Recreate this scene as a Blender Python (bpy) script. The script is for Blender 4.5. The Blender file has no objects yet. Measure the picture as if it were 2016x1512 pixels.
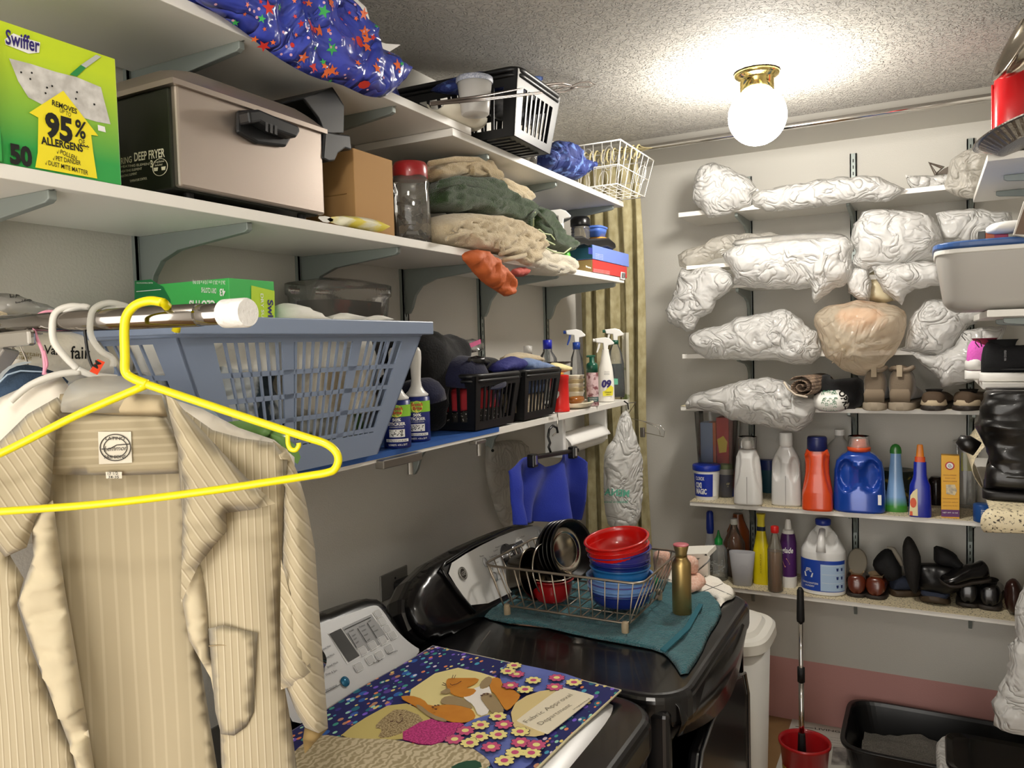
import bpy, bmesh, math, random
import numpy as np
from mathutils import Vector as V, Matrix, noise, geometry
from math import sin, cos, pi, radians as RAD, sqrt, atan2
random.seed(7)
SC = bpy.context.scene; COL = SC.collection
# ---------------------------------------------------------------- camera
FPX = 1540.0
yaw, pitch, roll = RAD(28.05), RAD(-2.80), RAD(-1.57)
fw = V((-sin(yaw)*cos(pitch), cos(yaw)*cos(pitch), sin(pitch)))
r0 = V((cos(yaw), sin(yaw), 0)); u0 = r0.cross(fw)
rt = r0*cos(roll)+u0*sin(roll); up = -r0*sin(roll)+u0*cos(roll)
CAM = V((1.27, 0.0, 1.62))
cd = bpy.data.cameras.new('camera'); cam = bpy.data.objects.new('camera', cd); COL.objects.link(cam)
cam.matrix_world = Matrix(((rt.x, up.x, -fw.x, CAM.x), (rt.y, up.y, -fw.y, CAM.y), (rt.z, up.z, -fw.z, CAM.z), (0, 0, 0, 1)))
cd.sensor_width = 36; cd.lens = FPX/2016*36; cd.clip_start = .02
SC.camera = cam
# ---------------------------------------------------------------- world, exposure
w = bpy.data.worlds.new('world'); SC.world = w; w.use_nodes = True
w.node_tree.nodes['Background'].inputs[0].default_value = (1, .95, .88, 1)
w.node_tree.nodes['Background'].inputs[1].default_value = 2.5
vs = SC.view_settings; vs.view_transform = 'Standard'; vs.look = 'None'; vs.gamma = 1; vs.use_curve_mapping = False
vs.exposure = .92
LAMP = 66.0       # emission of the glass globes
try:
    SC.cycles.max_bounces = 8; SC.cycles.transparent_max_bounces = 16; SC.cycles.caustics_reflective = False
    SC.cycles.caustics_refractive = False; SC.cycles.use_light_tree = True; SC.cycles.sample_clamp_indirect = 4
except Exception: pass

# ---------------------------------------------------------------- helpers
def ray(x, y): return rt*((x-1008)/FPX)+up*((756-y)/FPX)+fw
def at(x, y, X=None, Y=None, Z=None, pn=None):
    """point of the place seen at photo position (x, y) that lies on a known wall, shelf front or table plane"""
    d = ray(x, y)
    if pn: return CAM+d*((pn[0]-CAM).dot(pn[1])/d.dot(pn[1]))
    i, v = (0, X) if X is not None else (1, Y) if Y is not None else (2, Z)
    return CAM+d*((v-CAM[i])/d[i])
def lin(c): return tuple((x/12.92 if x <= .04045 else ((x+.055)/1.055)**2.4) for x in c)
def hx(s): return lin(tuple(int(s[i:i+2], 16)/255 for i in (0, 2, 4)))
MATS = {}
def M(name, col, rough=.5, metal=0, bump=None, trans=0, alpha=1, emit=None, coat=0, col2=None, pat=None, ior=1.45, sheen=0, aniso=(1, 1, 1), sss=0):
    """principled material; bump=(scale, strength[, kind]); pat=(kind, scale, threshold, softness) mixes in col2"""
    if name in MATS: return MATS[name]
    m = bpy.data.materials.new(name); m.use_nodes = True; nt = m.node_tree; N = nt.nodes; L = nt.links
    p = N['Principled BSDF']
    c = hx(col) if isinstance(col, str) else col
    I = p.inputs
    I['Base Color'].default_value = (*c, 1); I['Roughness'].default_value = rough; I['Metallic'].default_value = metal
    I['Transmission Weight'].default_value = trans; I['Alpha'].default_value = alpha; I['IOR'].default_value = ior
    I['Coat Weight'].default_value = coat
    if coat: I['Coat Roughness'].default_value = .08
    if sheen: I['Sheen Weight'].default_value = sheen; I['Sheen Roughness'].default_value = .4
    if emit: I['Emission Color'].default_value = (*emit[0], 1); I['Emission Strength'].default_value = emit[1]
    tc = None
    def coords(a=aniso):
        nonlocal tc
        if not tc:
            g = N.new('ShaderNodeTexCoord'); mp = N.new('ShaderNodeMapping'); L.new(g.outputs['Object'], mp.inputs[0])
            mp.inputs['Scale'].default_value = a; tc = mp
        return tc.outputs[0]
    def tex(kind, sc):
        if kind in ('voronoi', 'cell', 'crack'):
            t = N.new('ShaderNodeTexVoronoi'); t.inputs['Scale'].default_value = sc
            if kind == 'crack': t.feature = 'DISTANCE_TO_EDGE'
            L.new(coords(), t.inputs['Vector']); return t.outputs['Color' if kind == 'cell' else 'Distance']
        if kind == 'crease':
            t = N.new('ShaderNodeTexNoise'); t.inputs['Scale'].default_value = sc; t.inputs['Detail'].default_value = 2.5; t.inputs['Distortion'].default_value = 1.1
            L.new(coords(), t.inputs['Vector']); s = N.new('ShaderNodeMath'); s.operation = 'SUBTRACT'; s.inputs[1].default_value = .5; L.new(t.outputs['Fac'], s.inputs[0])
            a = N.new('ShaderNodeMath'); a.operation = 'ABSOLUTE'; L.new(s.outputs[0], a.inputs[0]); q = N.new('ShaderNodeMath'); q.operation = 'POWER'; q.inputs[1].default_value = .6
            L.new(a.outputs[0], q.inputs[0]); return q.outputs[0]
        if kind == 'wave':
            t = N.new('ShaderNodeTexWave'); t.inputs['Scale'].default_value = sc; t.inputs['Distortion'].default_value = .3
            L.new(coords(), t.inputs['Vector']); return t.outputs['Color']
        t = N.new('ShaderNodeTexNoise'); t.inputs['Scale'].default_value = sc; t.inputs['Detail'].default_value = 4
        L.new(coords(), t.inputs['Vector']); return t.outputs['Fac']
    if bump:
        o = tex(bump[2] if len(bump) > 2 else 'noise', bump[0]); b = N.new('ShaderNodeBump')
        b.inputs['Strength'].default_value = bump[1]; b.inputs['Distance'].default_value = bump[3] if len(bump) > 3 else .004
        L.new(o, b.inputs['Height']); L.new(b.outputs[0], I['Normal'])
    if col2:
        c2 = hx(col2) if isinstance(col2, str) else col2
        o = tex(pat[0], pat[1]); r = N.new('ShaderNodeValToRGB')
        r.color_ramp.elements[0].position = max(0, pat[2]-pat[3]); r.color_ramp.elements[1].position = min(1, pat[2]+pat[3])
        r.color_ramp.elements[0].color = (*c, 1); r.color_ramp.elements[1].color = (*c2, 1)
        L.new(o, r.inputs[0]); L.new(r.outputs[0], I['Base Color'])
    MATS[name] = m; return m
def translucent(name, col, k=.45, alpha=.9, rough=.28, bump=None):
    """thin plastic film: light passes through diffusely"""
    if name in MATS: return MATS[name]
    m = M(name, col, rough, alpha=alpha, bump=bump); nt = m.node_tree; N = nt.nodes; L = nt.links
    p = N['Principled BSDF']; t = N.new('ShaderNodeBsdfTranslucent'); t.inputs[0].default_value = (*hx(col), 1)
    x = N.new('ShaderNodeMixShader'); x.inputs[0].default_value = k; o = N['Material Output']
    L.new(p.outputs[0], x.inputs[1]); L.new(t.outputs[0], x.inputs[2]); L.new(x.outputs[0], o.inputs[0]); return m
def clear(name, col, alpha=.25, rough=.06, bump=None):
    """clear plastic or glass seen through: mostly transparent with a sharp reflection"""
    if name in MATS: return MATS[name]
    m = bpy.data.materials.new(name); m.use_nodes = True; nt = m.node_tree; N = nt.nodes; L = nt.links; N.clear()
    o = N.new('ShaderNodeOutputMaterial'); g = N.new('ShaderNodeBsdfGlossy'); g.inputs['Roughness'].default_value = rough
    d = N.new('ShaderNodeBsdfDiffuse'); d.inputs[0].default_value = (*hx(col), 1); t = N.new('ShaderNodeBsdfTransparent')
    t.inputs[0].default_value = tuple(min(1, .84+.16*x) for x in hx(col))+(1,)
    a = N.new('ShaderNodeMixShader'); a.inputs[0].default_value = alpha; b = N.new('ShaderNodeMixShader')
    f = N.new('ShaderNodeFresnel'); f.inputs[0].default_value = 1.45
    L.new(t.outputs[0], a.inputs[1]); L.new(d.outputs[0], a.inputs[2]); L.new(f.outputs[0], b.inputs[0])
    L.new(a.outputs[0], b.inputs[1]); L.new(g.outputs[0], b.inputs[2]); L.new(b.outputs[0], o.inputs[0])
    if bump:
        tx = N.new('ShaderNodeTexNoise'); tx.inputs['Scale'].default_value = bump[0]; bp = N.new('ShaderNodeBump')
        bp.inputs['Strength'].default_value = bump[1]; L.new(tx.outputs[0], bp.inputs['Height'])
        L.new(bp.outputs[0], g.inputs['Normal']); L.new(bp.outputs[0], f.inputs['Normal'])
    MATS[name] = m; return m

class B:
    """collects shapes for ONE mesh object"""
    def __init__(s): s.v = []; s.f = []; s.m = []; s.k = 0
    def add(s, vs_, fs):
        o = len(s.v); s.v += [V(p) for p in vs_]; s.f += [tuple(i+o for i in f) for f in fs]; s.m += [s.k]*len(fs); return s
    def box(s, x0, x1, y0, y1, z0, z1, mtx=None):
        p = [V((x, y, z)) for z in (z0, z1) for y in (y0, y1) for x in (x0, x1)]
        if mtx is not None: p = [mtx@q for q in p]
        return s.add(p, [(0, 2, 3, 1), (4, 5, 7, 6), (0, 1, 5, 4), (2, 6, 7, 3), (0, 4, 6, 2), (1, 3, 7, 5)])
    def bar(s, p0, p1, wd, th, n=V((0, 0, 1))):
        p0, p1 = V(p0), V(p1); d = (p1-p0).normalized(); a = d.cross(n)
        if a.length < 1e-4: a = d.cross(V((1, 0, 0)))
        a = a.normalized()*wd/2; b = a.cross(d).normalized()*th/2
        return s.add([p0-a-b, p0+a-b, p0+a+b, p0-a+b, p1-a-b, p1+a-b, p1+a+b, p1-a+b],
                     [(0, 3, 2, 1), (4, 5, 6, 7), (0, 1, 5, 4), (1, 2, 6, 5), (2, 3, 7, 6), (3, 0, 4, 7)])
    def tube(s, pts, r, n=8, closed=False, flat=1.0, ref=None):
        pts = [V(p) for p in pts]; N = len(pts); rs = r if isinstance(r, (list, tuple)) else [r]*N; rings = []; a = None
        for i, p in enumerate(pts):
            q0 = pts[i-1] if (i or closed) else p; q1 = pts[(i+1) % N] if (i < N-1 or closed) else p
            d = (q1-q0).normalized()
            if a is None: a = d.orthogonal().normalized() if ref is None else (ref-d*ref.dot(d)).normalized()
            else:
                a = a-d*a.dot(d)
                a = a.normalized() if a.length > 1e-5 else d.orthogonal().normalized()
            b = d.cross(a); rings.append([p+(a*cos(2*pi*j/n)+b*sin(2*pi*j/n)*flat)*rs[i] for j in range(n)])
        o = len(s.v); vv = [q for g in rings for q in g]; ff = []
        for i in range(N if closed else N-1):
            for j in range(n):
                A = i*n+j; Bq = i*n+(j+1) % n; C = ((i+1) % N)*n+(j+1) % n; D = ((i+1) % N)*n+j; ff.append((A, Bq, C, D))
        if not closed: ff.append(tuple(range(n-1, -1, -1))); ff.append(tuple((N-1)*n+j for j in range(n)))
        return s.add(vv, ff)
    def loft(s, secs, n=24, e=2.0, cap=(1, 1), mtx=None):
        """secs: (z, rx, ry[, ox, oy[, exponent]]) stacked outlines"""
        vv = []; ff = []
        for q in secs:
            z, rx, ry = q[:3]; ox = q[3] if len(q) > 3 else 0; oy = q[4] if len(q) > 4 else 0; ex = q[5] if len(q) > 5 else e
            for j in range(n):
                t = 2*pi*j/n; c, d = cos(t), sin(t)
                vv.append(V((ox+rx*math.copysign(abs(c)**(2/ex), c), oy+ry*math.copysign(abs(d)**(2/ex), d), z)))
        for i in range(len(secs)-1):
            for j in range(n): ff.append((i*n+j, i*n+(j+1) % n, (i+1)*n+(j+1) % n, (i+1)*n+j))
        if cap[0]: ff.append(tuple(range(n-1, -1, -1)))
        if cap[1]: ff.append(tuple((len(secs)-1)*n+j for j in range(n)))
        if mtx is not None: vv = [mtx@p for p in vv]
        return s.add(vv, ff)
    def lathe(s, prof, c=(0, 0, 0), n=32, sy=1, mtx=None, cap=(1, 1)):
        m0 = Matrix.Translation(V(c)); m0 = mtx@m0 if mtx is not None else m0
        return s.loft([(z, r, r*sy) for r, z in prof], n, 2, cap, m0)
    def prism(s, pts, d):
        pts = [V(p) for p in pts]; n = len(pts); d = V(d)
        return s.add(pts+[p+d for p in pts], [tuple(range(n)), tuple(range(2*n-1, n-1, -1))]+[(i, i+n, (i+1) % n+n, (i+1) % n) for i in range(n)])
    def poly(s, pts): return s.add(pts, [tuple(range(len(pts)))])
    def grid(s, fn, nu, nv, th=0):
        vv = [V(fn(i/nu, j/nv)) for j in range(nv+1) for i in range(nu+1)]
        return s.add(vv, [(j*(nu+1)+i, j*(nu+1)+i+1, (j+1)*(nu+1)+i+1, (j+1)*(nu+1)+i) for j in range(nv) for i in range(nu)])
    def sphere(s, c, r, n=12, m=8, sz=1):
        return s.lathe([(r*sin(pi*i/m)+1e-5, -r*sz*cos(pi*i/m)) for i in range(m+1)], c, n)

WM = {}
def obj(name, b, mat, parent=None, smooth=False, bevel=0, sub=0, loc=False, solid=0, bseg=2):
    """links the collected shapes as ONE mesh; world coordinates unless loc=True"""
    me = bpy.data.meshes.new(name); vv = b.v
    if parent is not None and not loc:
        im = WM[parent.name].inverted(); vv = [im@p for p in vv]
    me.from_pydata([tuple(p) for p in vv], [], b.f)
    for x in (mat if isinstance(mat, (list, tuple)) else [mat]): me.materials.append(x)
    if any(b.m): me.polygons.foreach_set('material_index', b.m)
    if smooth: me.shade_smooth()
    me.update(); me.validate()
    o = bpy.data.objects.new(name, me); COL.objects.link(o)
    if parent is not None: o.parent = parent; WM[o.name] = WM[parent.name].copy()
    else: WM[o.name] = Matrix.Identity(4)
    if solid:
        q = o.modifiers.new('s', 'SOLIDIFY'); q.thickness = solid; q.offset = 0
    if bevel:
        q = o.modifiers.new('b', 'BEVEL'); q.width = bevel; q.segments = bseg; q.limit_method = 'ANGLE'; q.angle_limit = RAD(40)
    if sub:
        q = o.modifiers.new('u', 'SUBSURF'); q.levels = sub; q.render_levels = sub
    if smooth == 'a' :
        me.shade_smooth()
        try:
            with bpy.context.temp_override(object=o, active_object=o, selected_objects=[o], selected_editable_objects=[o]):
                bpy.ops.object.shade_auto_smooth(angle=RAD(35))
        except Exception: me.set_sharp_from_angle(angle=RAD(35)) if hasattr(me, 'set_sharp_from_angle') else None
    return o
def fin(me_obj, deg=35):
    me = me_obj.data; me.shade_smooth(); me.set_sharp_from_angle(angle=RAD(deg)); return me_obj
def tag(o, label, cat, group=None):
    o['label'] = label; o['category'] = cat
    if group: o['group'] = group
    return o
def lab(o, label): o['label'] = label; return o
def thing(name, label, cat, loc=(0, 0, 0), rz=0, group=None, rot=None):
    o = bpy.data.objects.new(name, None); COL.objects.link(o); o.location = loc
    o.rotation_euler = rot if rot else (0, 0, rz); o.empty_display_size = .02
    WM[o.name] = Matrix.LocRotScale(V(loc), o.rotation_euler, None)
    return tag(o, label, cat, group)
def struct(name, b, m, **k):
    o = obj(name, b, m, **k); o['kind'] = 'structure'; return o

_tc = {}
def glyphs(body, bold=0):
    k = (body, bold)
    if k not in _tc:
        cu = bpy.data.curves.new('t', 'FONT'); cu.body = body; cu.size = 1; cu.offset = bold; cu.resolution_u = 3
        o = bpy.data.objects.new('t', cu); COL.objects.link(o)
        bpy.context.view_layer.update()
        me = bpy.data.meshes.new_from_object(o.evaluated_get(bpy.context.evaluated_depsgraph_get()))
        vs_ = [(v.co.x, v.co.y) for v in me.vertices]; fs = [tuple(p.vertices) for p in me.polygons]
        bpy.data.objects.remove(o); bpy.data.curves.remove(cu); bpy.data.meshes.remove(me)
        if not vs_: vs_ = [(0, 0)]; fs = []
        xs = [a for a, _ in vs_]; _tc[k] = (vs_, fs, min(xs), max(xs))
    return _tc[k]
def text(b, body, fn, width, h, bold=0, mirror=False, shear=0):
    """lettering of given width and cap height laid on the surface fn(x, y) -> point"""
    vs_, fs, x0, x1 = glyphs(body, bold); kx = width/max(1e-6, x1-x0); ky = h/.7
    pts = []
    for x, y in vs_:
        X = (x-x0)*kx+shear*y*ky
        if mirror: X = width-X
        pts.append(fn(X, y*ky))
    b.add(pts, fs)
def pnorm(**pl):
    if 'pn' in pl: n = V(pl['pn'][1]).normalized()
    else: n = V((1, 0, 0)) if 'X' in pl else V((0, 1, 0)) if 'Y' in pl else V((0, 0, 1))
    return n
def textp(b, body, p0, p1, h, off=.0012, bold=0, mirror=False, shear=0, flip=False, **pl):
    """lettering whose baseline runs between two photo positions on a plane"""
    P0 = at(*p0, **pl); P1 = at(*p1, **pl); n = pnorm(**pl)
    if (CAM-P0).dot(n) < 0: n = -n
    r = P1-P0; wd = r.length; r = r.normalized(); u = n.cross(r)
    if flip: u = -u
    text(b, body, lambda x, y: P0+r*x+u*y+n*off, wd, h, bold, mirror, shear)
def polyp(b, pts, off=.001, **pl):
    n = pnorm(**pl); P = [at(*p, **pl) for p in pts]
    if (CAM-P[0]).dot(n) < 0: n = -n
    b.poly([p+n*off for p in P]); return P
def spot(pl_, pr, yb, Z, yt=None):
    """a round thing standing at height Z whose base spans photo x pl_..pr and touches down at yb -> centre, radius, height"""
    c = at((pl_+pr)/2, yb, Z=Z); d = c-CAM; dep = d.dot(fw); wd = (pr-pl_)*dep/FPX; hd = V((d.x, d.y, 0)).normalized()
    c2 = c+hd*wd/2; h = 0
    if yt is not None:
        e = ray((pl_+pr)/2, yt); k = V((c2.x-CAM.x, c2.y-CAM.y, 0)).length/V((e.x, e.y, 0)).length; h = CAM.z+e.z*k-Z
    return V((c2.x, c2.y, Z)), wd/2, h
def rs(pts, step):
    out = []
    for i, p in enumerate(pts):
        q = pts[(i+1) % len(pts)]; L = math.hypot(q[0]-p[0], q[1]-p[1]); k = max(1, int(L/step))
        out += [(p[0]+(q[0]-p[0])*j/k, p[1]+(q[1]-p[1])*j/k) for j in range(k)]
    return out
def smooth2(pts, it=2):
    for _ in range(it):
        o = []
        for i, p in enumerate(pts):
            q = pts[(i+1) % len(pts)]; o += [(p[0]*.75+q[0]*.25, p[1]*.75+q[1]*.25), (p[0]*.25+q[0]*.75, p[1]*.25+q[1]*.75)]
        pts = o
    return pts
def blobm(b, outline, T, step=.012, amp=.01, ns=10, seed=0, back=.5, R=None, crease=1.0, sm=1, stretch=(1, 1), bulge=None, raw=None, groove=None, jag=0, **pl):
    """a stuffed or folded soft body with real thickness whose silhouette is given on a plane"""
    n = pnorm(**pl); P = raw if raw else [at(*p, **pl) for p in outline]
    if 'Z' not in pl and (CAM-P[0]).dot(n) < 0: n = -n
    O = P[0]; e1 = V((0, 1, 0)) if abs(n.x) > .7 else V((1, 0, 0)); e1 = (e1-n*e1.dot(n)).normalized(); e2 = n.cross(e1)
    q = [((p-O).dot(e1), (p-O).dot(e2)) for p in P]
    if sm: q = smooth2(q, sm)
    q = rs(q, step)
    if jag: q = [(x+jag*(noise.noise(V((x*16, y*16, seed)))+.7*noise.noise(V((x*45, y*45, seed+2)))), y+jag*(noise.noise(V((x*16, y*16, seed+5)))+.7*noise.noise(V((x*45, y*45, seed+9))))) for x, y in q]
    A = np.array(q); nb = len(q)
    xs = np.arange(A[:, 0].min(), A[:, 0].max(), step); ys = np.arange(A[:, 1].min(), A[:, 1].max(), step*.87); G = []
    for j, y in enumerate(ys):
        for x in xs: G.append((x+(step/2 if j % 2 else 0), y))
    G = np.array(G) if G else np.zeros((0, 2)); A2 = np.roll(A, -1, 0)
    def dist(Q):
        D = np.full(len(Q), 1e9); ins = np.zeros(len(Q), bool)
        for a, c in zip(A, A2):
            ab = c-a; L = (ab**2).sum()+1e-12; t = np.clip(((Q-a)@ab)/L, 0, 1); D = np.minimum(D, np.hypot(*(Q-a-t[:, None]*ab).T))
            if a[1] != c[1]:
                ins ^= ((a[1] > Q[:, 1]) != (c[1] > Q[:, 1])) & (Q[:, 0] < (c[0]-a[0])*(Q[:, 1]-a[1])/(c[1]-a[1])+a[0])
        return D, ins
    D, ins = dist(G); G = G[ins & (D > step*.5)]
    co = [V(p) for p in q]+[V(p) for p in G]
    r = geometry.delaunay_2d_cdt(co, [(i, (i+1) % nb) for i in range(nb)], [], 1, 1e-6)
    vc, fc = r[0], r[2]; Q = np.array([(v.x, v.y) for v in vc]); D, _ = dist(Q)
    R = R or min(T*1.2, max(D.max(), 1e-3)); fr = []; bk = []; idx = []; cnt = len(vc); bm = {}
    for i, v in enumerate(vc):
        t = min(D[i]/R, 1); h = T*sqrt(max(0, 1-(1-t)**2)); p = V((v.x*ns*stretch[0], v.y*ns*stretch[1], seed*7.3)); g = min(1, t*2.5)
        a = noise.noise(p+V((noise.noise(p*.5), noise.noise(p*.5+V((9, 2, 1))), 0))*.9); a2 = noise.noise(p*2.3+V((3, 5, 1)))
        c = (1-2.6*abs(a)**.8)*.65+(1-2.6*abs(a2)**.8)*.35
        dz = amp*g*(crease*c+(1-crease)*a*1.6)
        if groove:
            gy = v.y/groove[0]+.9*noise.noise(V((v.x*9, v.y*5, seed)))+groove[2]*v.x; fq = abs(gy-round(gy)); dz -= groove[1]*g*max(0, 1-fq*5)**.7-groove[1]*.5*g*sqrt(max(0, 1-(1-min(1, fq*2))**2))
        sx = amp*.5*noise.noise(p*1.3+V((11, 0, 0)))*g; sy = amp*.5*noise.noise(p*1.3+V((0, 17, 0)))*g
        base = O+e1*(v.x+sx)+e2*(v.y+sy)+(n*bulge((O+e1*v.x+e2*v.y).dot(e1), (O+e1*v.x+e2*v.y).dot(e2)) if bulge else V((0, 0, 0)))
        fr.append(base+n*(h+dz)); bk.append(base-n*(h*back))
    for i in range(cnt):
        if D[i] < 1e-5: fr[i] = O+e1*vc[i].x+e2*vc[i].y+(n*bulge((O+e1*vc[i].x+e2*vc[i].y).dot(e1), (O+e1*vc[i].x+e2*vc[i].y).dot(e2)) if bulge else V((0, 0, 0))); bm[i] = i
        else: bm[i] = cnt+len(idx); idx.append(i)
    ff = []
    for f in fc:
        a, c, d = (fr[k] for k in f[:3]); g = tuple(f)
        if (c-a).cross(d-a).dot(n) < 0: g = tuple(reversed(g))
        ff.append(g)
        if any(bm[k] != k for k in g): ff.append(tuple(bm[k] for k in reversed(g)))
    b.add(fr+[bk[i] for i in idx], [f for f in ff if len(set(f)) > 2]); return n
def blob(name, outline, T, mat, parent=None, **k):
    b = B(); blobm(b, outline, T, **k); return obj(name, b, mat, parent, smooth=True)

# ---------------------------------------------------------------- materials
wallp = M('wall_paint', 'cbc8c0', .62, bump=(220, .18))
white = M('shelf_laminate', 'e9e6df', .35)
steel_grey = M('bracket_grey', '8d9591', .42, .35)
chrome = M('chrome', 'd9d6d2', .08, 1)
steel = M('brushed_steel', 'b5aba2', .33, 1, aniso=(1, 1, 40), bump=(60, .06))
inox = M('polished_steel', 'b8b0a2', .16, 1)
blackp = M('black_plastic', '0b0b0c', .28)
blackm = M('black_matte', '0d0d0e', .6)
bag = translucent('white_bag_film', 'e6e5e2', .28, .88, .15, bump=(13, 1.0, 'crease', .022))
bagclear = translucent('cloudy_bag_film', 'e9e5dc', .3, .5, .12, bump=(16, 1.0, 'crease', .03))
wrapclear = clear('clear_wrap', 'cfcac0', .16, .1, bump=(30, .6))
plastw = M('white_plastic', 'e9e8e4', .32)
paperw = M('white_paper', 'eceae6', .8)
granite = M('granite_shelf_paper', 'dccfae', .5, col2='3a2f22', pat=('noise', 150, .60, .04))
ink = M('black_ink', '14130f', .6)
inkw = M('white_ink', 'efefec', .6)
# ================================================================ THE ROOM
RX, D, H, Y0 = 1.74, 3.41, 2.40, -1.6
struct('floor', B().box(0, RX, Y0, D, -.05, 0), M('floor_vinyl', '9a7a52', .45, col2='856540', pat=('noise', 9, .5, .3)))
ceil_m = M('ceiling_texture', 'aeaaa2', .8)
nt = ceil_m.node_tree; tcn = nt.nodes.new('ShaderNodeTexCoord'); nz = nt.nodes.new('ShaderNodeTexNoise'); nz.inputs['Scale'].default_value = 75
nz.inputs['Detail'].default_value = 3; nz.inputs['Distortion'].default_value = 1.2
rp = nt.nodes.new('ShaderNodeValToRGB'); rp.color_ramp.elements[0].position = .47; rp.color_ramp.elements[1].position = .56
bp = nt.nodes.new('ShaderNodeBump'); bp.inputs['Strength'].default_value = 1.0; bp.inputs['Distance'].default_value = .006
nt.links.new(tcn.outputs['Object'], nz.inputs['Vector']); nt.links.new(nz.outputs[0], rp.inputs[0]); nt.links.new(rp.outputs[0], bp.inputs['Height'])
nt.links.new(bp.outputs[0], nt.nodes['Principled BSDF'].inputs['Normal'])
struct('ceiling', B().box(0, RX, Y0, 2.95, H, H+.05), ceil_m)
struct('trim_1', B().box(0, RX, 2.95, D, H, H+.05), wallp)
struct('wall_left', B().box(-.05, 0, Y0-.05, D+.05, 0, H), wallp)
struct('wall_back', B().box(0, RX, D, D+.05, .265, H), wallp)
struct('baseboard_back', B().box(0, RX, D, D+.05, 0, .265), M('pink_paint', 'c99590', .6, bump=(220, .15)))
struct('wall_right', B().box(RX, RX+.05, Y0-.05, D+.05, 0, H), wallp)

# ---- lamps
def ceiling_lamp(x, y, label, strength):
    t = thing('ceiling_light', label, 'ceiling light', (x, y, H))
    brass = M('polished_brass', 'd8c27a', .12, 1)
    obj('canopy', B().lathe([(.001, 0), (.064, -.001), (.066, -.008), (.060, -.014), (.052, -.020), (.048, -.026), (.0475, -.058), (.001, -.059)], n=40), brass, t, smooth=True, loc=True)
    obj('screw', B().lathe([(.0035, 0), (.0035, .006)], n=10, mtx=Matrix.Translation((.02, -.046, -.046))@Matrix.Rotation(RAD(90), 4, 'X')), brass, t, loc=True)
    g = M('lit_globe_%d' % int(strength), 'ffffff', .3, emit=((1, .95, .87), strength))
    zc = -.128; R = .083
    obj('globe', B().lathe([(.044, zc+.078)]+[(R*sin(a), zc+R*cos(a)) for a in [RAD(x) for x in range(32, 181, 6)]]+[(.0005, zc-R)], n=40, cap=(0, 1)), g, t, smooth=True, loc=True)
gp = at(1490, 142, Z=H)
ceiling_lamp(gp.x, gp.y, 'white glass globe ceiling light on a polished brass canopy', LAMP)
ceiling_lamp(1.22, -.12, 'second globe ceiling light near the doorway end of the room', LAMP*.62)

# ---- rod, rings, curtain in front of the back wall
CY = 2.93
tag(obj('curtain_rod', B().tube([(0.0, CY, 2.362), (RX, CY, 2.362)], .0115, 14), chrome, smooth=True), 'thin chrome curtain rod spanning the room just below the ceiling', 'curtain rod')
ringm = M('cream_ring', 'dccf9e', .4)
for i in range(11):
    x = .045+i*.0245+random.uniform(-.004, .004)
    o = B().tube([(x+.004*sin(a), CY+.021*cos(a), 2.353+.024*sin(a)) for a in [2*pi*k/22 for k in range(22)]], .0035, 8, True)
    tag(obj('curtain_ring', o, ringm, smooth=True), 'cream plastic curtain ring bunched at the left end of the chrome rod', 'curtain ring', 'curtain rings on the rod')
def curt(s, t):
    ph = s*2*pi*5.2+1.3*sin(5*s+1.5*t)+.5*sin(3*t); am = .019*(.55+.45*min(1, t*3))*(.75+.7*noise.noise(V((s*5, t*3, 2))))
    x = .035+.25*s+.035*t*s+.012*sin(ph*2+.7)*t+.008*sin(9*t)*s
    return (x, CY-.005+am*sin(ph)+.004*noise.noise(V((s*9, t*14, 0))), 2.325-2.22*t)
cm = M('curtain_fabric', 'aaa17e', .85, col2='887e58', pat=('noise', 40, .5, .2), bump=(300, .3), aniso=(1, 1, .6))
cu = thing('curtain', 'olive beige patterned curtain gathered beside the back left corner', 'curtain', (.16, CY, 0))
obj('curtain_panel', B().grid(curt, 170, 50), cm, cu, smooth=True, solid=.002)
pm = M('curtain_stripe', 'c3bfae', .8, col2='6f7f48', pat=('noise', 16, .60, .04))
def stripe(s, t):
    p = V(curt(.66+.12*s, .30+.42*t)); return p+V((.0, -.006, 0))
lab(obj('printed_stripe', B().grid(stripe, 24, 30), pm, cu, smooth=True, solid=.001), 'pale stripe with green leaves')

# ---- shelf hardware
def standard(p, z0, z1, n, label, grp):
    """slotted upright screwed to a wall; n is the wall's inward normal"""
    t = thing('shelf_standard', label, 'shelf upright', (p[0], p[1], z0), group=grp)
    s = V((-n.y, n.x, 0)); b = B(); P = V((p[0], p[1], 0))
    for k in (-1, 1): b.prism([P+s*k*.0125+V((0, 0, z0)), P+s*k*.0125+n*.011+V((0, 0, z0)), P+s*k*.008+n*.011+V((0, 0, z0)), P+s*k*.008+V((0, 0, z0))], (0, 0, z1-z0))
    b.prism([P-s*.0125+n*.009+V((0, 0, z0)), P-s*.0125+n*.011+V((0, 0, z0)), P+s*.0125+n*.011+V((0, 0, z0)), P+s*.0125+n*.009+V((0, 0, z0))], (0, 0, z1-z0))
    obj('rail', b, steel_grey, t)
    b = B(); z = z0+.03
    while z < z1-.02:
        b.prism([P+s*(-.0018)+n*.0113+V((0, 0, z)), P+s*.0018+n*.0113+V((0, 0, z)), P+s*.0018+n*.0113+V((0, 0, z+.013)), P+s*(-.0018)+n*.0113+V((0, 0, z+.013))], n*.0003); z += .025
    obj('slots', b, ink, t)
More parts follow.
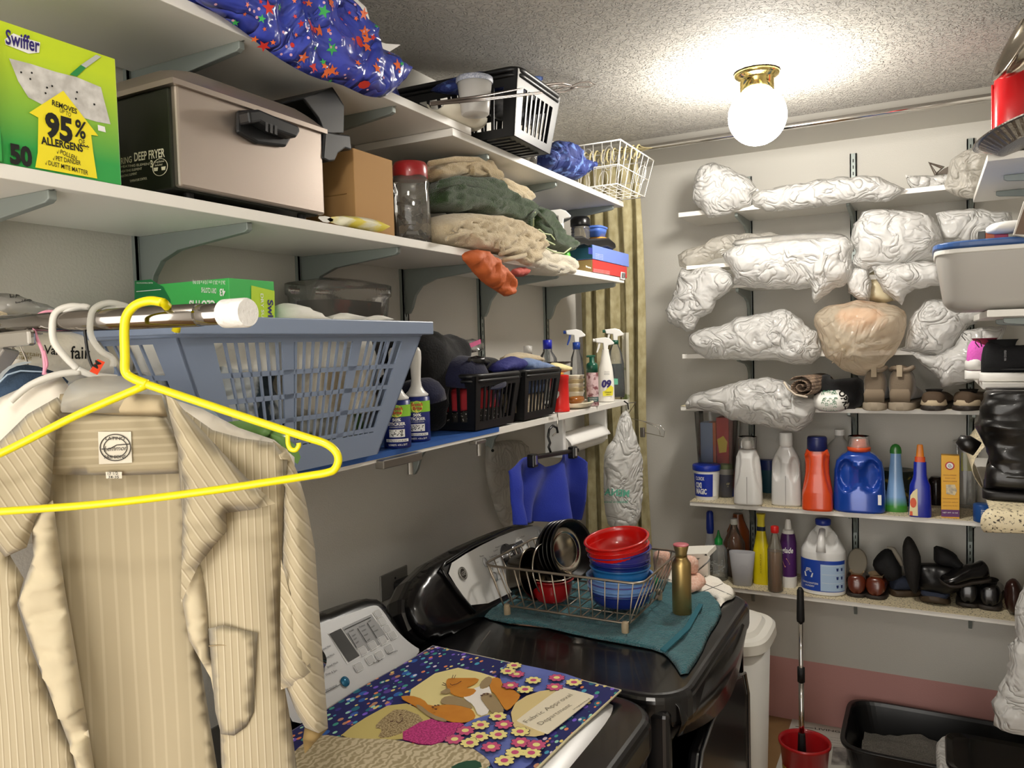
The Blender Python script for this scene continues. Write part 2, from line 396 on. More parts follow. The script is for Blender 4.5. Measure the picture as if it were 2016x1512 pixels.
def bracket(par, p, n, z, L=.27):
    s = V((-n.y, n.x, 0))*.006; P = V((p[0], p[1], z))-s+n*.0118
    q = [(0, 0), (L, 0), (L, -.012), (L-.008, -.016), (.10, -.032), (.055, -.048), (.034, -.072), (.022, -.105), (.012, -.12), (0, -.12)]
    obj('bracket', B().prism([P+n*a+V((0, 0, c)) for a, c in q], s*2), steel_grey, par, bevel=.0015)
    obj('bracket_hook', B().box(-.003, .003, -.002, .002, 0, .014, Matrix.Translation(P+s+n*(L+.003))), steel_grey, par)
NL, NB, NR = V((1, 0, 0)), V((0, -1, 0)), V((-1, 0, 0))
LY = [.95, 1.363, 1.76, 2.173, 2.66]
names = ['beside the green duster box', 'behind the clear plastic tub', 'above the lint rollers and black caps', 'between the black caps and clear bottles', 'nearest the curtain']
for y, s in zip(LY, names): standard((0, y), 1.352, 2.30, NL, 'grey slotted shelf upright on the left wall, '+s, 'left wall uprights')
BX = [.607, 1.01, 1.41]
for x, s in zip(BX, ('nearest the curtain', 'in the middle of the wall', 'nearest the shoes at right')): standard((x, D), .60, 2.30 if x < .7 else 2.34, NB, 'grey slotted shelf upright on the back wall, '+s, 'back wall uprights')
def shelf(label, x0, x1, y0, y1, z, n, pts, par_group, L=.27, paper=False, th=.018, br=True):
    t = thing('wall_shelf', label, 'shelf', ((x0+x1)/2, (y0+y1)/2, z), group=par_group)
    obj('board', B().box(x0, x1, y0, y1, z, z+th), white, t, bevel=.0012)
    if br:
        for p in pts: bracket(t, p, n, z, L)
    if paper:
        lab(obj('shelf_paper', B().box(x0+.002, x1-.002, y0-.004 if n.y else y0, y1-.002, z+th, z+th+.0015), granite, t), 'granite print shelf liner')
    return t
G1 = 'white shelves along the left wall'; G2 = 'white shelves across the back wall'; G3 = 'short white shelves on the right wall'
shelf('upper near board under the starry blue gift wrap on the left wall', 0.012, .30, .2, 1.648, 2.128, NL, [(0, .95), (0, 1.363)], G1)
shelf('upper far shelf under the black basket and white wire basket', 0.012, .30, 1.562, 2.715, 2.109, NL, [(0, 1.76), (0, 2.173), (0, 2.66)], G1)
shelf('middle left shelf carrying the deep fryer and folded towels', 0.012, .30, .2, 2.705, 1.835, NL, [(0, y) for y in [.62]+LY], G1)
s3 = shelf('lowest left shelf carrying the laundry basket and spray bottles', 0.012, .30, .5, 2.722, 1.394, NL, [(0, y) for y in LY[:1]+LY[2:]], G1, .20)
lab(obj('liner', B().box(.10, .3025, .62, 1.74, 1.412, 1.4135).box(.3005, .302, .62, 1.74, 1.402, 1.4135), M('blue_liner', '2f5da8', .5), s3), 'blue plastic edge liner')
for nm, z, x0, x1, pap in (('topmost back shelf holding three white plastic bags', 2.115, .388, 1.45, 0), ('second back shelf down, hidden under long white bags', 1.822, .42, 1.45, 0),
                      ('third back shelf down with the knotted peach bag', 1.549, .394, 1.45, 0), ('back shelf with the fleece boots and brown shoes', 1.339, .384, 1.72, 1),
                      ('back shelf with the laundry detergent bottles', .952, .415, 1.72, 1), ('lowest back shelf with the bleach jug and dark shoes', .618, .42, 1.72, 1)):
    shelf(nm, x0, x1, 3.11, D-.012, z, NB, [(x, D) for x in BX], G2, .25, bool(pap))
RXF = 1.405
for nm, y0, z in (('highest right hand shelf under the red bottle', 2.38, 2.06), ('right hand shelf under the grey storage bin', 2.36, 1.660), ('right hand shelf under the black sneakers', 2.55, 1.462), ('lowest right hand shelf under the tall black boots', 2.2, 1.176)):
    shelf(nm, RXF, RX-.012, y0, 3.09, z, NR, [(RX, 2.9), (RX, 2.62)] , G3, .27)
standard((RX, 2.9), 1.05, 2.2, NR, 'grey slotted shelf upright on the right wall beside the boots', 'right wall uprights')
# ================================================================ GENERATORS
def col(name, c, r=.35, **k): return M(name, c, r, **k)
def bot(name, label, cat, pos, prof, mats, rz=yaw, group=None, e=2, ry=1.0, n=28, parts=None):
    """container built of stacked outlines: parts = [(part name, material, [(z, rx, ry...)], exponent)]"""
    t = thing(name, label, cat, pos, rz, group)
    for pn_, mt, secs, ex in parts: fin(obj(pn_, B().loft(secs, n, ex), mt, t, loc=True), 50)
    return t
def P2(mx, pts, y0, y1):
    b = B(); b.prism([mx@V((x, y0, z)) for x, z in pts], mx.to_3x3()@V((0, y1-y0, 0))); return b
I4 = Matrix.Identity(4)
def spray_head(t, z, s, mh, mt=None, mn=None):
    """trigger sprayer: nozzle towards local -x"""
    mt = mt or mh; mn = mn or mh
    obj('sprayer', P2(I4, [(-.045*s, z+.052*s), (-.040*s, z+.034*s), (-.010*s, z+.030*s), (-.008*s, z), (.010*s, z), (.012*s, z+.02*s), (.036*s, z+.024*s), (.040*s, z+.030*s), (.020*s, z+.050*s), (.0, z+.056*s)], -.010*s, .010*s), mh, t, loc=True, bevel=.003*s)
    obj('nozzle', B().lathe([(.007*s, 0), (.007*s, .012*s)], n=12, mtx=Matrix.Translation((-.042*s, 0, z+.044*s))@Matrix.Rotation(RAD(-90), 4, 'Y')), mn, t, loc=True)
    obj('trigger', P2(I4, [(-.030*s, z+.034*s), (-.020*s, z+.034*s), (-.026*s, z+.010*s), (-.036*s, z-.012*s), (-.041*s, z-.010*s), (-.034*s, z+.014*s)], -.005*s, .005*s), mt, t, loc=True, bevel=.0015*s)
def slat_basket(t, mat, bw, bl, tw, tl, h, nx, ny, th=.0035, post=.05, band=.05, hb=(), bandb=.02, slw=.006, loc=True, lip=.012):
    """tapered plastic basket: local x = tw, local y = tl; slatted sides, solid rim band and corner posts"""
    def pt(x, y, k): return V((x*(bw+(tw-bw)*k)/2, y*(bl+(tl-bl)*k)/2, h*k))
    b = B(); kb = band/h; kk = bandb/h
    for (x0, y0), (x1, y1), n in (((-1, -1), (1, -1), nx), ((1, -1), (1, 1), ny), ((1, 1), (-1, 1), nx), ((-1, 1), (-1, -1), ny)):
        def q(u, k): return pt(x0+(x1-x0)*u, y0+(y1-y0)*u, k)
        nr = (q(1, 0)-q(0, 0)).cross(V((0, 0, 1))).normalized()
        def pan(u0, u1, k0, k1): b.prism([q(u0, k0), q(u1, k0), q(u1, k1), q(u0, k1)], -nr*th)
        W = (q(1, .5)-q(0, .5)).length; pu = post/W
        pan(0, 1, 1-kb, 1); pan(0, 1, 0, kk); pan(0, pu, kk, 1-kb); pan(1-pu, 1, kk, 1-kb)
        mids = [.5] if W > .3 else []
        if W > .45: mids = [.36, .66]
        for m in mids: pan(m-.022, m+.022, kk, 1-kb)
        for i in range(1, n):
            u = pu+(1-2*pu)*i/n
            if any(abs(u-m) < .03 for m in mids): continue
            pan(u-slw/2/W, u+slw/2/W, kk, 1-kb)
        for k in hb: pan(pu, 1-pu, k-.004/h*2, k)
    obj('basket_wall', b, mat, t, loc=loc)
    b = B(); b.box(-bw/2, bw/2, -bl/2, bl/2, 0, .004)
    for i in range(-3, 4): b.box(-bw/2*.85, bw/2*.85, bl*i/8-.004, bl*i/8+.004, -.003, 0)
    obj('base', b, mat, t, loc=loc)
    b = B(); cs = [pt(-1, -1, 1), pt(1, -1, 1), pt(1, 1, 1), pt(-1, 1, 1)]; rr = []; rad = min(.03, tw*.2)
    for sx, sy in ((-1, -1), (1, -1), (1, 1), (-1, 1)):
        c0 = V((sx*(tw/2-rad), sy*(tl/2-rad), h)); a0 = atan2(sy, sx)
        for k in range(-2, 3): rr.append(c0+V((cos(a0+k*pi/8), sin(a0+k*pi/8), 0))*rad)
    b.tube(rr, lip/2, 8, True); b.tube([p*1.0+V((0, 0, -lip*.9)) for p in rr], lip*.38, 6, True)
    obj('rim', b, mat, t, loc=loc, smooth=True)
def stick(src, px, py, r, fn):
    pass
from mathutils.bvhtree import BVHTree
def bvh(o):
    m = WM[o.name]; return BVHTree.FromPolygons([m@v.co for v in o.data.vertices], [tuple(p.vertices) for p in o.data.polygons])
def hit(tree, px, py, off=.0012):
    d = ray(px, py).normalized(); l, n, i, ds = tree.ray_cast(CAM, d)
    if l is None: return None, None
    if n.dot(d) > 0: n = -n
    return l+n*off, n
def paint_text(tree, body, p0, p1, hpx, b, bold=0, mirror=False, off=.0015):
    """lettering that follows the folds of a soft surface"""
    vs_, fs, x0, x1 = glyphs(body, bold); L = math.hypot(p1[0]-p0[0], p1[1]-p0[1]); ux = ((p1[0]-p0[0])/L, (p1[1]-p0[1])/L); uy = (ux[1], -ux[0])
    k = L/(x1-x0); pts = []; ok = True; last = None
    for x, y in vs_:
        X = (x-x0)*k
        if mirror: X = L-X
        Y = y/.7*hpx; h, n = hit(tree, p0[0]+ux[0]*X+uy[0]*Y, p0[1]+ux[1]*X+uy[1]*Y, off)
        if h is None: h = last if last is not None else at(p0[0], p0[1], X=.3)
        last = h; pts.append(h)
    b.add(pts, fs)
def boxthing(name, label, cat, x0, x1, y0, y1, z0, z1, mat, group=None, rz=0, bevel=.001, part='carton'):
    t = thing(name, label, cat, ((x0+x1)/2, (y0+y1)/2, z0), rz, group)
    hx_, hy = (x1-x0)/2, (y1-y0)/2
    obj(part, B().box(-hx_, hx_, -hy, hy, 0, z1-z0), mat, t, loc=True, bevel=bevel); return t

# ================================================================ TOP LEFT SHELF
Z1n, Z1 = 2.146, 2.127
wrapm = M('blue_foil_wrap', '4650be', .25, coat=.5, col2='2f43a8', pat=('noise', 6, .5, .2), bump=(9, 1, 'crease', .03))
t = thing('gift_wrap', 'crumpled blue plastic gift wrap printed with orange stars, draped over the top left shelf', 'gift wrap', (.26, 1.1, Z1n))
ol = [(330, -90), (372, -5), (430, 28), (480, 62), (520, 95), (565, 126), (620, 154), (668, 165), (700, 180), (722, 190), (757, 193), (782, 172), (808, 134), (786, 118), (760, 102), (735, 88), (724, 76), (722, 52), (706, 28), (690, 12), (676, -10), (560, -90)]
sheet = blob('wrap_sheet', ol, .028, wrapm, t, X=.312, step=.011, amp=.020, ns=9, seed=3, back=.3, R=.05)
blob('wrap_bundle', [(0, 0)], .07, wrapm, t, raw=[V((x, y, Z1n+.004)) for x, y in ((.08, .70), (.29, .70), (.29, 1.40), (.2, 1.46), (.08, 1.36))], Z=Z1n, step=.02, amp=.02, ns=8, seed=5, back=0, R=.06)
tr = bvh(sheet); random.seed(11)
smat = [M('star_orange', 'e8703a', .4), M('star_red', 'd2382f', .4), M('star_green', '3fae5a', .4), M('dot_pink', 'd9a9c0', .4)]
sb = [B() for _ in smat]
for _ in range(170):
    px, py = random.uniform(380, 806), random.uniform(0, 192); h, n = hit(tr, px, py)
    if h is None: continue
    k = random.choices((0, 1, 2, 3), (5, 3, 1.5, 4))[0]; r = random.choice((.004, .005, .007, .012)) if k < 3 else .0025
    a = n.orthogonal().normalized(); c = n.cross(a); ph = random.uniform(0, 6.3)
    if k == 3 or (k == 1 and random.random() < .3): sb[k].poly([h+(a*cos(2*pi*i/8)+c*sin(2*pi*i/8))*r for i in range(8)])
    else: sb[k].poly([h+(a*cos(ph+pi*i/5)+c*sin(ph+pi*i/5))*(r if i % 2 == 0 else r*.42) for i in range(10)])
B_ = B()
for k in range(4):
    B_.k = k; B_.add(sb[k].v, sb[k].f)
lab(obj('star_print', B_, smat, t), 'orange, red and green star print')
tag(blob('paper_bag', [(655, -40), (690, -20), (728, 38), (730, 76), (700, 70), (670, 40)], .02, paperw, X=.24, amp=.004, step=.02), 'white paper sack behind the starry gift wrap', 'paper')
t = B(); pp = [at(*p, X=.27) for p in ((724, 74), (760, 86), (789, 88), (760, 106), (790, 122), (740, 98))]; t.prism(pp, (-.003, 0, .001))
tag(obj('paper_scrap', t, paperw), 'torn white paper corner sticking out past the gift wrap', 'paper')
# long shallow white tray edge beside the tongs
t = thing('plastic_trough', 'long pale plastic trough lying on the near board end', 'trough', (.27, 1.62, Z1n))
tp = [(.030, .0), (.034, .012), (.040, .028), (.038, .028), (.030, .006)]
b = B(); ys = [1.52, 1.56, 1.63, 1.69, 1.715]; ks = [.6, 1, 1, .9, .4]
b.grid(lambda u, v: V((.285+(.04*ks[min(4, int(v*4))])*cos(pi+pi*u), ys[min(4, int(round(v*4)))], Z1n+.030-.028*ks[min(4, int(round(v*4)))]*sin(pi*u))), 12, 4)
obj('trough_shell', b, M('ivory_plastic', 'e2dccb', .4), t, smooth=True, solid=.003)
t = thing('plastic_tub', 'translucent white plastic tub with speckled rim beside the black basket', 'tub', (.355, 1.575, Z1n+.004))
obj('tub_wall', B().lathe([(.030, 0), (.032, .002), (.040, .075), (.038, .075), (.030, .004)], n=28), translucent('frosted_plastic', 'e9e7e3', .4, .85, .3), t, loc=True, smooth=True)
lab(obj('tub_rim', B().lathe([(.041, .070), (.043, .074), (.042, .082), (.038, .082), (.038, .07)], n=28, cap=(0, 0)), M('speckled_rim', 'b9bcc6', .5, col2='8d93a5', pat=('noise', 300, .5, .1)), t, loc=True, smooth=True), 'speckled grey rim')
# wire tongs
A1 = at(846, 204, X=.37); Q = lambda x, y, X=.40: at(x, y, X=X)
b = B()
def wire(pts, r=.0018): b.tube([Q(*p) for p in pts], r*1.5, 7)
wire([(846, 203), (960, 187), (1060, 168), (1105, 163), (1124, 168), (1126, 176), (1110, 181), (1060, 182), (960, 193), (846, 206)], .0017)
wire([(850, 206), (960, 196), (1060, 184), (1100, 176), (1115, 170)], .0016); wire([(1060, 172), (1100, 168), (1122, 171), (1140, 163), (1158, 161), (1172, 167), (1160, 171), (1140, 171), (1124, 174)], .0016)
tag(obj('wire_tongs', b, M('tong_steel', '6f6660', .35, .8), smooth=True), 'long steel wire tongs lying across the white tub and black basket', 'tongs')
# black basket on the top shelf
t = thing('slatted_basket', 'black slatted plastic basket on the top left shelf, dark blue cloth inside', 'basket', (.225, 1.815, Z1+.003), RAD(2), 'black slatted baskets')
slat_basket(t, M('basket_black', '0b0b0c', .42), .31, .22, .36, .265, .15, 9, 7, band=.035, post=.035, slw=.008, lip=.014)
navy = M('navy_print_cloth', '1b2a66', .75, col2='5a76b4', pat=('noise', 34, .57, .04), bump=(14, .8, 'crease', .015))
tag(blob('cloth_bundle', [(862, 183), (880, 158), (905, 150), (925, 152), (926, 143), (950, 140), (985, 146), (1000, 152), (1015, 158), (1028, 146), (1040, 160), (1040, 175), (940, 190)], .06, navy, X=.26, amp=.014, back=1, seed=8), 'dark blue floral cloth poking out of the black basket on the top shelf', 'cloth')
tag(blob('cloth_bundle', [(960, 175), (1010, 170), (1070, 195), (1068, 240), (1040, 250), (1000, 240), (960, 220)], .05, M('grey_wrap', '8c8d90', .4, col2='1c1d20', pat=('noise', 18, .5, .1)), X=.27, amp=.012, back=1, seed=9, ns=20), 'grey and black crumpled cloth inside the top shelf basket', 'cloth')
tag(blob('cloth_bundle', [(1056, 312), (1062, 296), (1082, 290), (1090, 278), (1104, 276), (1116, 286), (1128, 302), (1150, 318), (1160, 314), (1162, 336), (1146, 346), (1134, 356), (1110, 350), (1080, 338), (1056, 328)], .05, navy, X=.275, amp=.02, back=1, seed=12, ns=16), 'navy floral cloth bundle at the shelf edge between the black and wire baskets', 'cloth')
t = thing('glass_tumbler', 'small clear tumbler at the shelf edge under the black basket', 'tumbler', (.285, 1.99, Z1))
obj('tumbler_wall', B().lathe([(.02, 0), (.024, .03), (.0225, .03), (.019, .002)], n=20), wrapclear, t, loc=True, smooth=True)
# white wire basket
t = thing('wire_basket', 'white wire basket at the curtain end of the top left shelf', 'basket', (.25, 2.56, Z1+.004))
b = B(); X0, X1, YA, YB = .06, .385, 2.42, 2.70; hz = .13
def wb(u, v, k): return V((X0+(X1-X0)*u+(u-.5)*.05*k, YA+(YB-YA)*v+(v-.5)*.06*k, Z1+.006+hz*k))
for k, r in ((1, .0028), (.45, .0018), (0, .0022)): b.tube([wb(0, 0, k), wb(1, 0, k), wb(1, 1, k), wb(0, 1, k)], r, 7, True)
for i in range(13):
    u = i/12; b.tube([wb(u, 0, 1), wb(u, .02, 0), wb(u, .98, 0), wb(u, 1, 1)], .0014, 6)
for i in range(7):
    v = i/6; b.tube([wb(0, v, 1), wb(.02, v, 0), wb(.98, v, 0), wb(1, v, 1)], .0014, 6)
for i in range(5):
    for s_ in (0, 1):
        b.tube([wb(.1+.2*i+.05*cos(a), s_, .62+.28*sin(a)) for a in [2*pi*j/12 for j in range(12)]], .0013, 6, True)
obj('wire_frame', b, M('white_wire', 'dedbd2', .4), t, smooth=True)

# ================================================================ MIDDLE LEFT SHELF
Z2 = 1.854
green1 = M('box_green', '39a24b', .45); lime = M('box_lime', 'b8d631', .45); green2 = M('box_dark_green', '12703c', .45)
gm = M('duster_box_print', 'b8d631', .4); ntt = gm.node_tree; tc = ntt.nodes.new('ShaderNodeTexCoord'); sx = ntt.nodes.new('ShaderNodeSeparateXYZ'); rr_ = ntt.nodes.new('ShaderNodeValToRGB')
ntt.links.new(tc.outputs['Generated'], sx.inputs[0]); ntt.links.new(sx.outputs[2], rr_.inputs[0]); ntt.links.new(rr_.outputs[0], ntt.nodes['Principled BSDF'].inputs[0])
rr_.color_ramp.elements[0].position = .15; rr_.color_ramp.elements[1].position = .85; rr_.color_ramp.elements[0].color = (*hx('33a04a'), 1); rr_.color_ramp.elements[1].color = (*hx('c3da2c'), 1)
t = boxthing('duster_box', 'tall lime and green duster refill box with a yellow house shaped arrow', 'box', .10, .295, .548, .709, Z2, 2.024, gm)
KX = dict(X=.295)
b = B(); polyp(b, [(17, 115), (60, 126), (110, 142), (150, 152), (198, 172), (205, 200), (217, 245), (190, 240), (150, 228), (110, 214), (80, 205), (55, 192), (35, 160)], .0008, **KX); obj('cloth_picture', b, M('print_cloth', 'd8d6d2', .6, col2='b9b6b1', pat=('noise', 60, .5, .15)), t)
b = B(); polyp(b, [(123, 179), (192, 268), (178, 266), (182, 300), (190, 352), (68, 330), (73, 300), (74, 232), (56, 222)], .0016, **KX); lab(obj('arrow_print', b, M('print_yellow', 'f3e22a', .45), t), 'yellow house shaped arrow')
b = B(); polyp(b, [(136, 147), (150, 151), (168, 134), (158, 128)], .0014, **KX); obj('handle_print', b, M('print_green', '2c8a48', .45), t)
b = B(); polyp(b, [(158, 128), (168, 134), (198, 112), (188, 108)], .0014, **KX); obj('pole_print', b, M('print_silver', 'b9bdb8', .4), t)
b = B(); polyp(b, [(8, 78), (25, 66), (50, 76), (78, 84), (76, 104), (55, 106), (30, 96), (10, 88)], .0012, **KX); obj('logo_ground', b, inkw, t)
b = B()
textp(b, 'Swiffer', (9, 86), (76, 104), .017, .0022, .02, shear=.1, **KX); lab(obj('brand_print', b, M('print_violet', '2c1f6b', .5), t), 'violet brand lettering')
b = B()
textp(b, 'REMOVES', (100, 207), (149, 225), .0066, .0024, .02, **KX); textp(b, 'UP TO', (115, 221), (137, 231), .0052, .0024, **KX)
textp(b, '95', (87, 266), (141, 280), .0285, .0024, .045, **KX); textp(b, '%', (144, 267), (166, 275), .022, .0024, .02, **KX); textp(b, 'OF', (153, 283), (165, 286), .0065, .0024, **KX)
textp(b, 'ALLERGENS**', (79, 283), (174, 302), .0090, .0024, .035, **KX)
for s_, x0, y0, x1, y1 in (('POLLEN', 116, 303, 148, 316), ('PET DANDER', 108, 316, 157, 326), ('DUST MITE MATTER', 93, 325, 171, 345)):
    textp(b, s_, (x0, y0), (x1, y1), .0058, .0024, .008, **KX)
    polyp(b, [(x0-7, y0-5), (x0-5, y0-2), (x0-2, y0-9), (x0-4.6, y0+.8)], .0024, **KX)
textp(b, '50', (18, 320), (62, 328), .022, .0024, .05, **KX)
for px, py in ((61, 144), (91, 173), (101, 170), (88, 184), (150, 182), (148, 195), (184, 206), (58, 156), (40, 143)): polyp(b, [(px-2, py-1.6), (px, py-2.4), (px+2, py-1), (px+2, py+1.6), (px-1, py+2)], .0016, **KX)
obj('lettering', b, ink, t)
b = B(); polyp(b, [(191, 246), (205, 250), (207, 261), (192, 257)], .0014, **KX); obj('lock_print', b, inkw, t)
t = boxthing('refill_box', 'cream and green box cut off by the left edge, nearest on its shelf', 'box', .14, .305, .40, .546, Z2, 2.0, M('cream_card', 'e6d3a3', .5))
lab(obj('green_band', B().box(.3052, .3062, .40, .546, Z2, Z2+.04), green1, t), 'green band')
# deep fryer
t = thing('deep_fryer', 'stainless steel deep fryer with black side handle and domed lid', 'deep fryer', (.17, .96, Z2))
FY0, FY1, FX0, FX1, FZ0, FZ1 = .800, 1.118, .04, .297, Z2+.012, 2.018
obj('body_front', B().box(FX1-.014, FX1, FY0+.004, FY1, FZ0+.002, FZ1), inox and M('fryer_steel', 'b9ada3', .36, .9, bump=(50, .05), aniso=(1, 1, 30)), t, bevel=.004)
obj('body_shell', B().box(FX0, FX1-.012, FY0, FY1-.004, FZ0, FZ1-.004), M('fryer_side', '23261c', .32, .3), t, bevel=.003)
b = B()
def lidf(u, v):
    x = FX0-.004+(FX1-FX0+.01)*u; y = FY0-.006+(FY1-FY0+.014)*v
    ex = min(u, 1-u)*5.0; ey = min(v, 1-v)*5.5; k = min(1, ex)*min(1, ey); k = sqrt(max(0, 1-(1-k)**2))
    return V((x, y, FZ1+.004+.034*k))
b.grid(lidf, 24, 28); b.box(FX0-.004, FX1+.006, FY0-.006, FY1+.008, FZ1-.003, FZ1+.005)
fin(obj('lid', b, MATS['fryer_steel'], t), 40)
b = B(); b.tube([V((.10+.0*a, .875+.075*(1-cos(a)), FZ1+.030+.034*sin(a))) for a in [pi*i/14 for i in range(15)]], .011, 10)
obj('lid_handle', b, blackp, t, smooth=True)
PH = [(462, 219), (488, 217), (570, 250), (572, 263), (556, 291), (500, 284), (461, 262)]
b = B(); hp = [at(*p, X=FX1) for p in PH]; b.prism(hp, (.010, 0, 0))
hp2 = [at(*p, X=FX1+.01) for p in ((466, 222), (488, 220), (566, 252), (570, 262), (562, 276), (520, 262), (490, 245), (470, 248))]; b.prism(hp2, (.026, 0, 0)); obj('side_handle', b, M('handle_black', '17181a', .4), t, bevel=.004)
b = B()
for k in range(3): polyp(b, [(522+9*k, 240+3*k), (527+9*k, 242+3*k), (527+9*k, 260+3*k), (522+9*k, 258+3*k)], .001, X=FX1+.0362)
obj('handle_ribs', b, M('rib_grey', '3a3a3c', .35), t)
b = B()
for y in (.84, 1.085):
    for x in (.27, .08): b.lathe([(.008, 0), (.008, .014)], (x, y, Z2), 12)
obj('feet', b, blackm, t)
KY = dict(Y=FY0)
b = B(); polyp(b, [(232, 299), (339, 284), (338, 348), (234, 366)], .0012, **KY); obj('sticker', b, M('sticker_black', '0c0c0a', .35), t)
b = B(); textp(b, 'RING', (241, 324), (262, 320), .0095, .0022, .01, **KY); textp(b, 'DEEP FRYER', (267, 318), (327, 309), .0125, .0022, .02, **KY)
for k, (a, c) in enumerate(((241, 300), (241, 282), (241, 272), (258, 292))):
    y0 = 331+k*9.5; textp(b, 'HEATING ELEMENT' if k != 3 else 'TEMPERATURE CONTROL', (a, y0), (c, y0-6), .0035, .0022, **KY)
c0 = at(315, 329, Y=FY0-.0022)
for rr1, rr2 in ((1, .88),):
    ring = [c0+V((cos(a)*.0165, 0, sin(a)*.0125)) for a in [2*pi*i/24 for i in range(24)]]
    b.tube(ring, .0005, 4, True)
textp(b, '3', (299, 330), (304, 329), .010, .0024, .03, **KY); textp(b, 'Frying Baskets', (306, 322), (326, 319), .003, .0024, **KY); textp(b, 'Included', (308, 328), (322, 326), .003, .0024, **KY)
for q in ((305, 335), (320, 333)): polyp(b, [(q[0], q[1]-4), (q[0]+9, q[1]-5), (q[0]+8, q[1]+2), (q[0]+1, q[1]+3)], .0024, **KY)
lab(obj('sticker_lettering', b, M('sticker_print', 'd8d3b8', .5), t), 'pale sticker lettering')
# black stacking tray behind the fryer
t = thing('plastic_bin', 'black plastic stacking bin standing behind the deep fryer', 'bin', (.2, 1.17, Z2+.10))
pts = [(598, 192), (655, 171), (668, 190), (678, 208), (677, 262), (640, 262), (628, 232)]
b = B(); b.prism([at(*p, X=.27) for p in pts], (-.006, 0, 0)); b.prism([at(*p, X=.27) for p in ((598, 192), (655, 171), (657, 175), (600, 196))], (-.16, 0, 0)); b.prism([at(*p, X=.27) for p in ((655, 171), (678, 208), (675, 209), (652, 174))], (-.16, 0, 0)); b.prism([at(*p, X=.27) for p in ((676, 207), (678, 207), (677, 262), (675, 262))], (-.16, 0, 0))
obj('bin_shell', b, M('bin_black', '202123', .4), t, bevel=.0015)
b = B(); b.prism([at(*p, X=.30) for p in ((640, 258), (660, 262), (690, 266), (693, 296), (680, 292), (666, 302), (660, 317), (648, 318), (636, 312))], (-.03, 0, 0)); obj('bin_lip', b, MATS['bin_black'], t, bevel=.003)
# a lift under it so that it stands on the cardboard box
t = boxthing('cardboard_box', 'plain brown cardboard box between the deep fryer and the red lidded jar', 'box', .10, .270, 1.238, 1.366, Z2, 2.018, M('cardboard', 'b28a58', .8, bump=(20, .1)), part='carton')
obj('flap_seam', B().box(.12, .25, 1.2365, 1.238, 1.93, 1.932), M('tape', '9a7546', .5), t)
# yellow and white cleaning gloves
t = thing('cleaning_cloth', 'yellow and white crumpled cloth at the front of the middle shelf', 'cloth', (.28, 1.2, Z2))
blob('cloth_body', [(640, 428), (690, 424), (740, 432), (757, 440), (757, 455), (740, 457), (700, 449), (655, 441)], .022, M('yellow_cloth', 'ead95a', .7, col2='f0ecd2', pat=('noise', 22, .55, .08)), t, X=.285, amp=.010, ns=28, seed=4, back=.8)
lab(blob('white_cuff', [(622, 426), (645, 425), (660, 434), (640, 440)], .012, M('white_cuff', 'e9e7e0', .6), t, X=.285, amp=.004, back=.8), 'white cuff')
# jar with red lid
pos, r_, h_ = spot(774, 850, 476, Z2, 322); pos.x -= .0
t = thing('plastic_jar', 'clear plastic jar with a dark red lid and black pieces inside', 'jar', pos, yaw)
clr = clear('clear_plastic', 'c9c4ba', .14, .05)
obj('jar_wall', B().loft([(0, r_*.92, r_*.92), (.004, r_, r_), (h_*.60, r_, r_), (h_*.68, r_*.93, r_*.93), (h_*.76, r_, r_), (h_*.82, r_*.88, r_*.88)], 32, 3.0), clr, t, loc=True, smooth=True)
lab(obj('lid', B().lathe([(r_*.90, h_*.80), (r_*.92, h_*.81), (r_*.92, h_*.95), (r_*.84, h_), (.001, h_)], n=36), M('dark_red_lid', '9c2427', .3, coat=.4), t, loc=True, smooth=True), 'dark red lid')
b = B(); random.seed(3)
for k in range(26):
    z = .006+random.random()**1.6*h_*.62; a = random.uniform(0, 6.3); q = r_*.6*sqrt(random.random()); mx = Matrix.Translation((q*cos(a), q*sin(a), z))@Matrix.Rotation(random.uniform(0, 3), 4, V((random.random(), random.random(), 1)))
    b.box(-.013, .013, -.006, .006, -.004, .004, mx)
o = obj('contents', b, blackp, t, loc=True, bevel=.001); o['kind'] = 'stuff'
# folded towels
def terry(n, c, c2=None): return M(n, c, .95, bump=(420, .9, 'noise', .006), sheen=.5, **({'col2': c2, 'pat': ('noise', 90, .5, .2)} if c2 else {}))
beige, cream, grn, org = terry('beige_towel', 'c9b48d', 'bda67e'), terry('cream_towel', 'e0cfae', 'd4c09b'), terry('green_towel', '2e4a1f', '24391a'), M('orange_cloth', 'c0602f', .7, bump=(300, .2))
ivory = terry('ivory_towel', 'e6dcc6')
def fold(name, label, ol, T, mat, X, seed, grp=None, edges=(), **k):
    t = thing(name, label, 'towel' if 'towel' in name else 'cloth', tuple(at(*ol[0], X=X)), group=grp)
    blob('folded_cloth', ol, T, mat, t, X=X, seed=seed, **k)
    for e in edges:
        tb = B(); pts = [at(*p, X=X+T*1.02) for p in e]; tb.tube(pts, .0075, 10, flat=.7); obj('hem', tb, mat, t, smooth=True)
    return t
kk = dict(step=.0075, amp=.007, ns=14, back=2.2, R=.02, groove=(.026, .008, .6))
fold('towel', 'beige towel folded on top of the towel stack', [(838, 330), (862, 318), (900, 308), (935, 308), (955, 318), (966, 334), (974, 362), (960, 366), (925, 350), (880, 352), (850, 362), (838, 350)], .035, beige, .235, 21, 'folded towels', [[(930, 345), (930, 328), (945, 322), (958, 334), (966, 350)], [(845, 322), (895, 313), (940, 314), (960, 326)]], **kk)
fold('towel', 'cream towel with rolled layers behind the upper green towel', [(972, 345), (1000, 356), (1025, 368), (1040, 384), (1038, 402), (1015, 402), (990, 388), (972, 370)], .03, cream, .22, 22, 'folded towels', [[(980, 352), (1010, 366), (1030, 384), (1034, 398)], [(978, 360), (1000, 370), (1022, 388)], [(976, 368), (1000, 382)]], **kk)
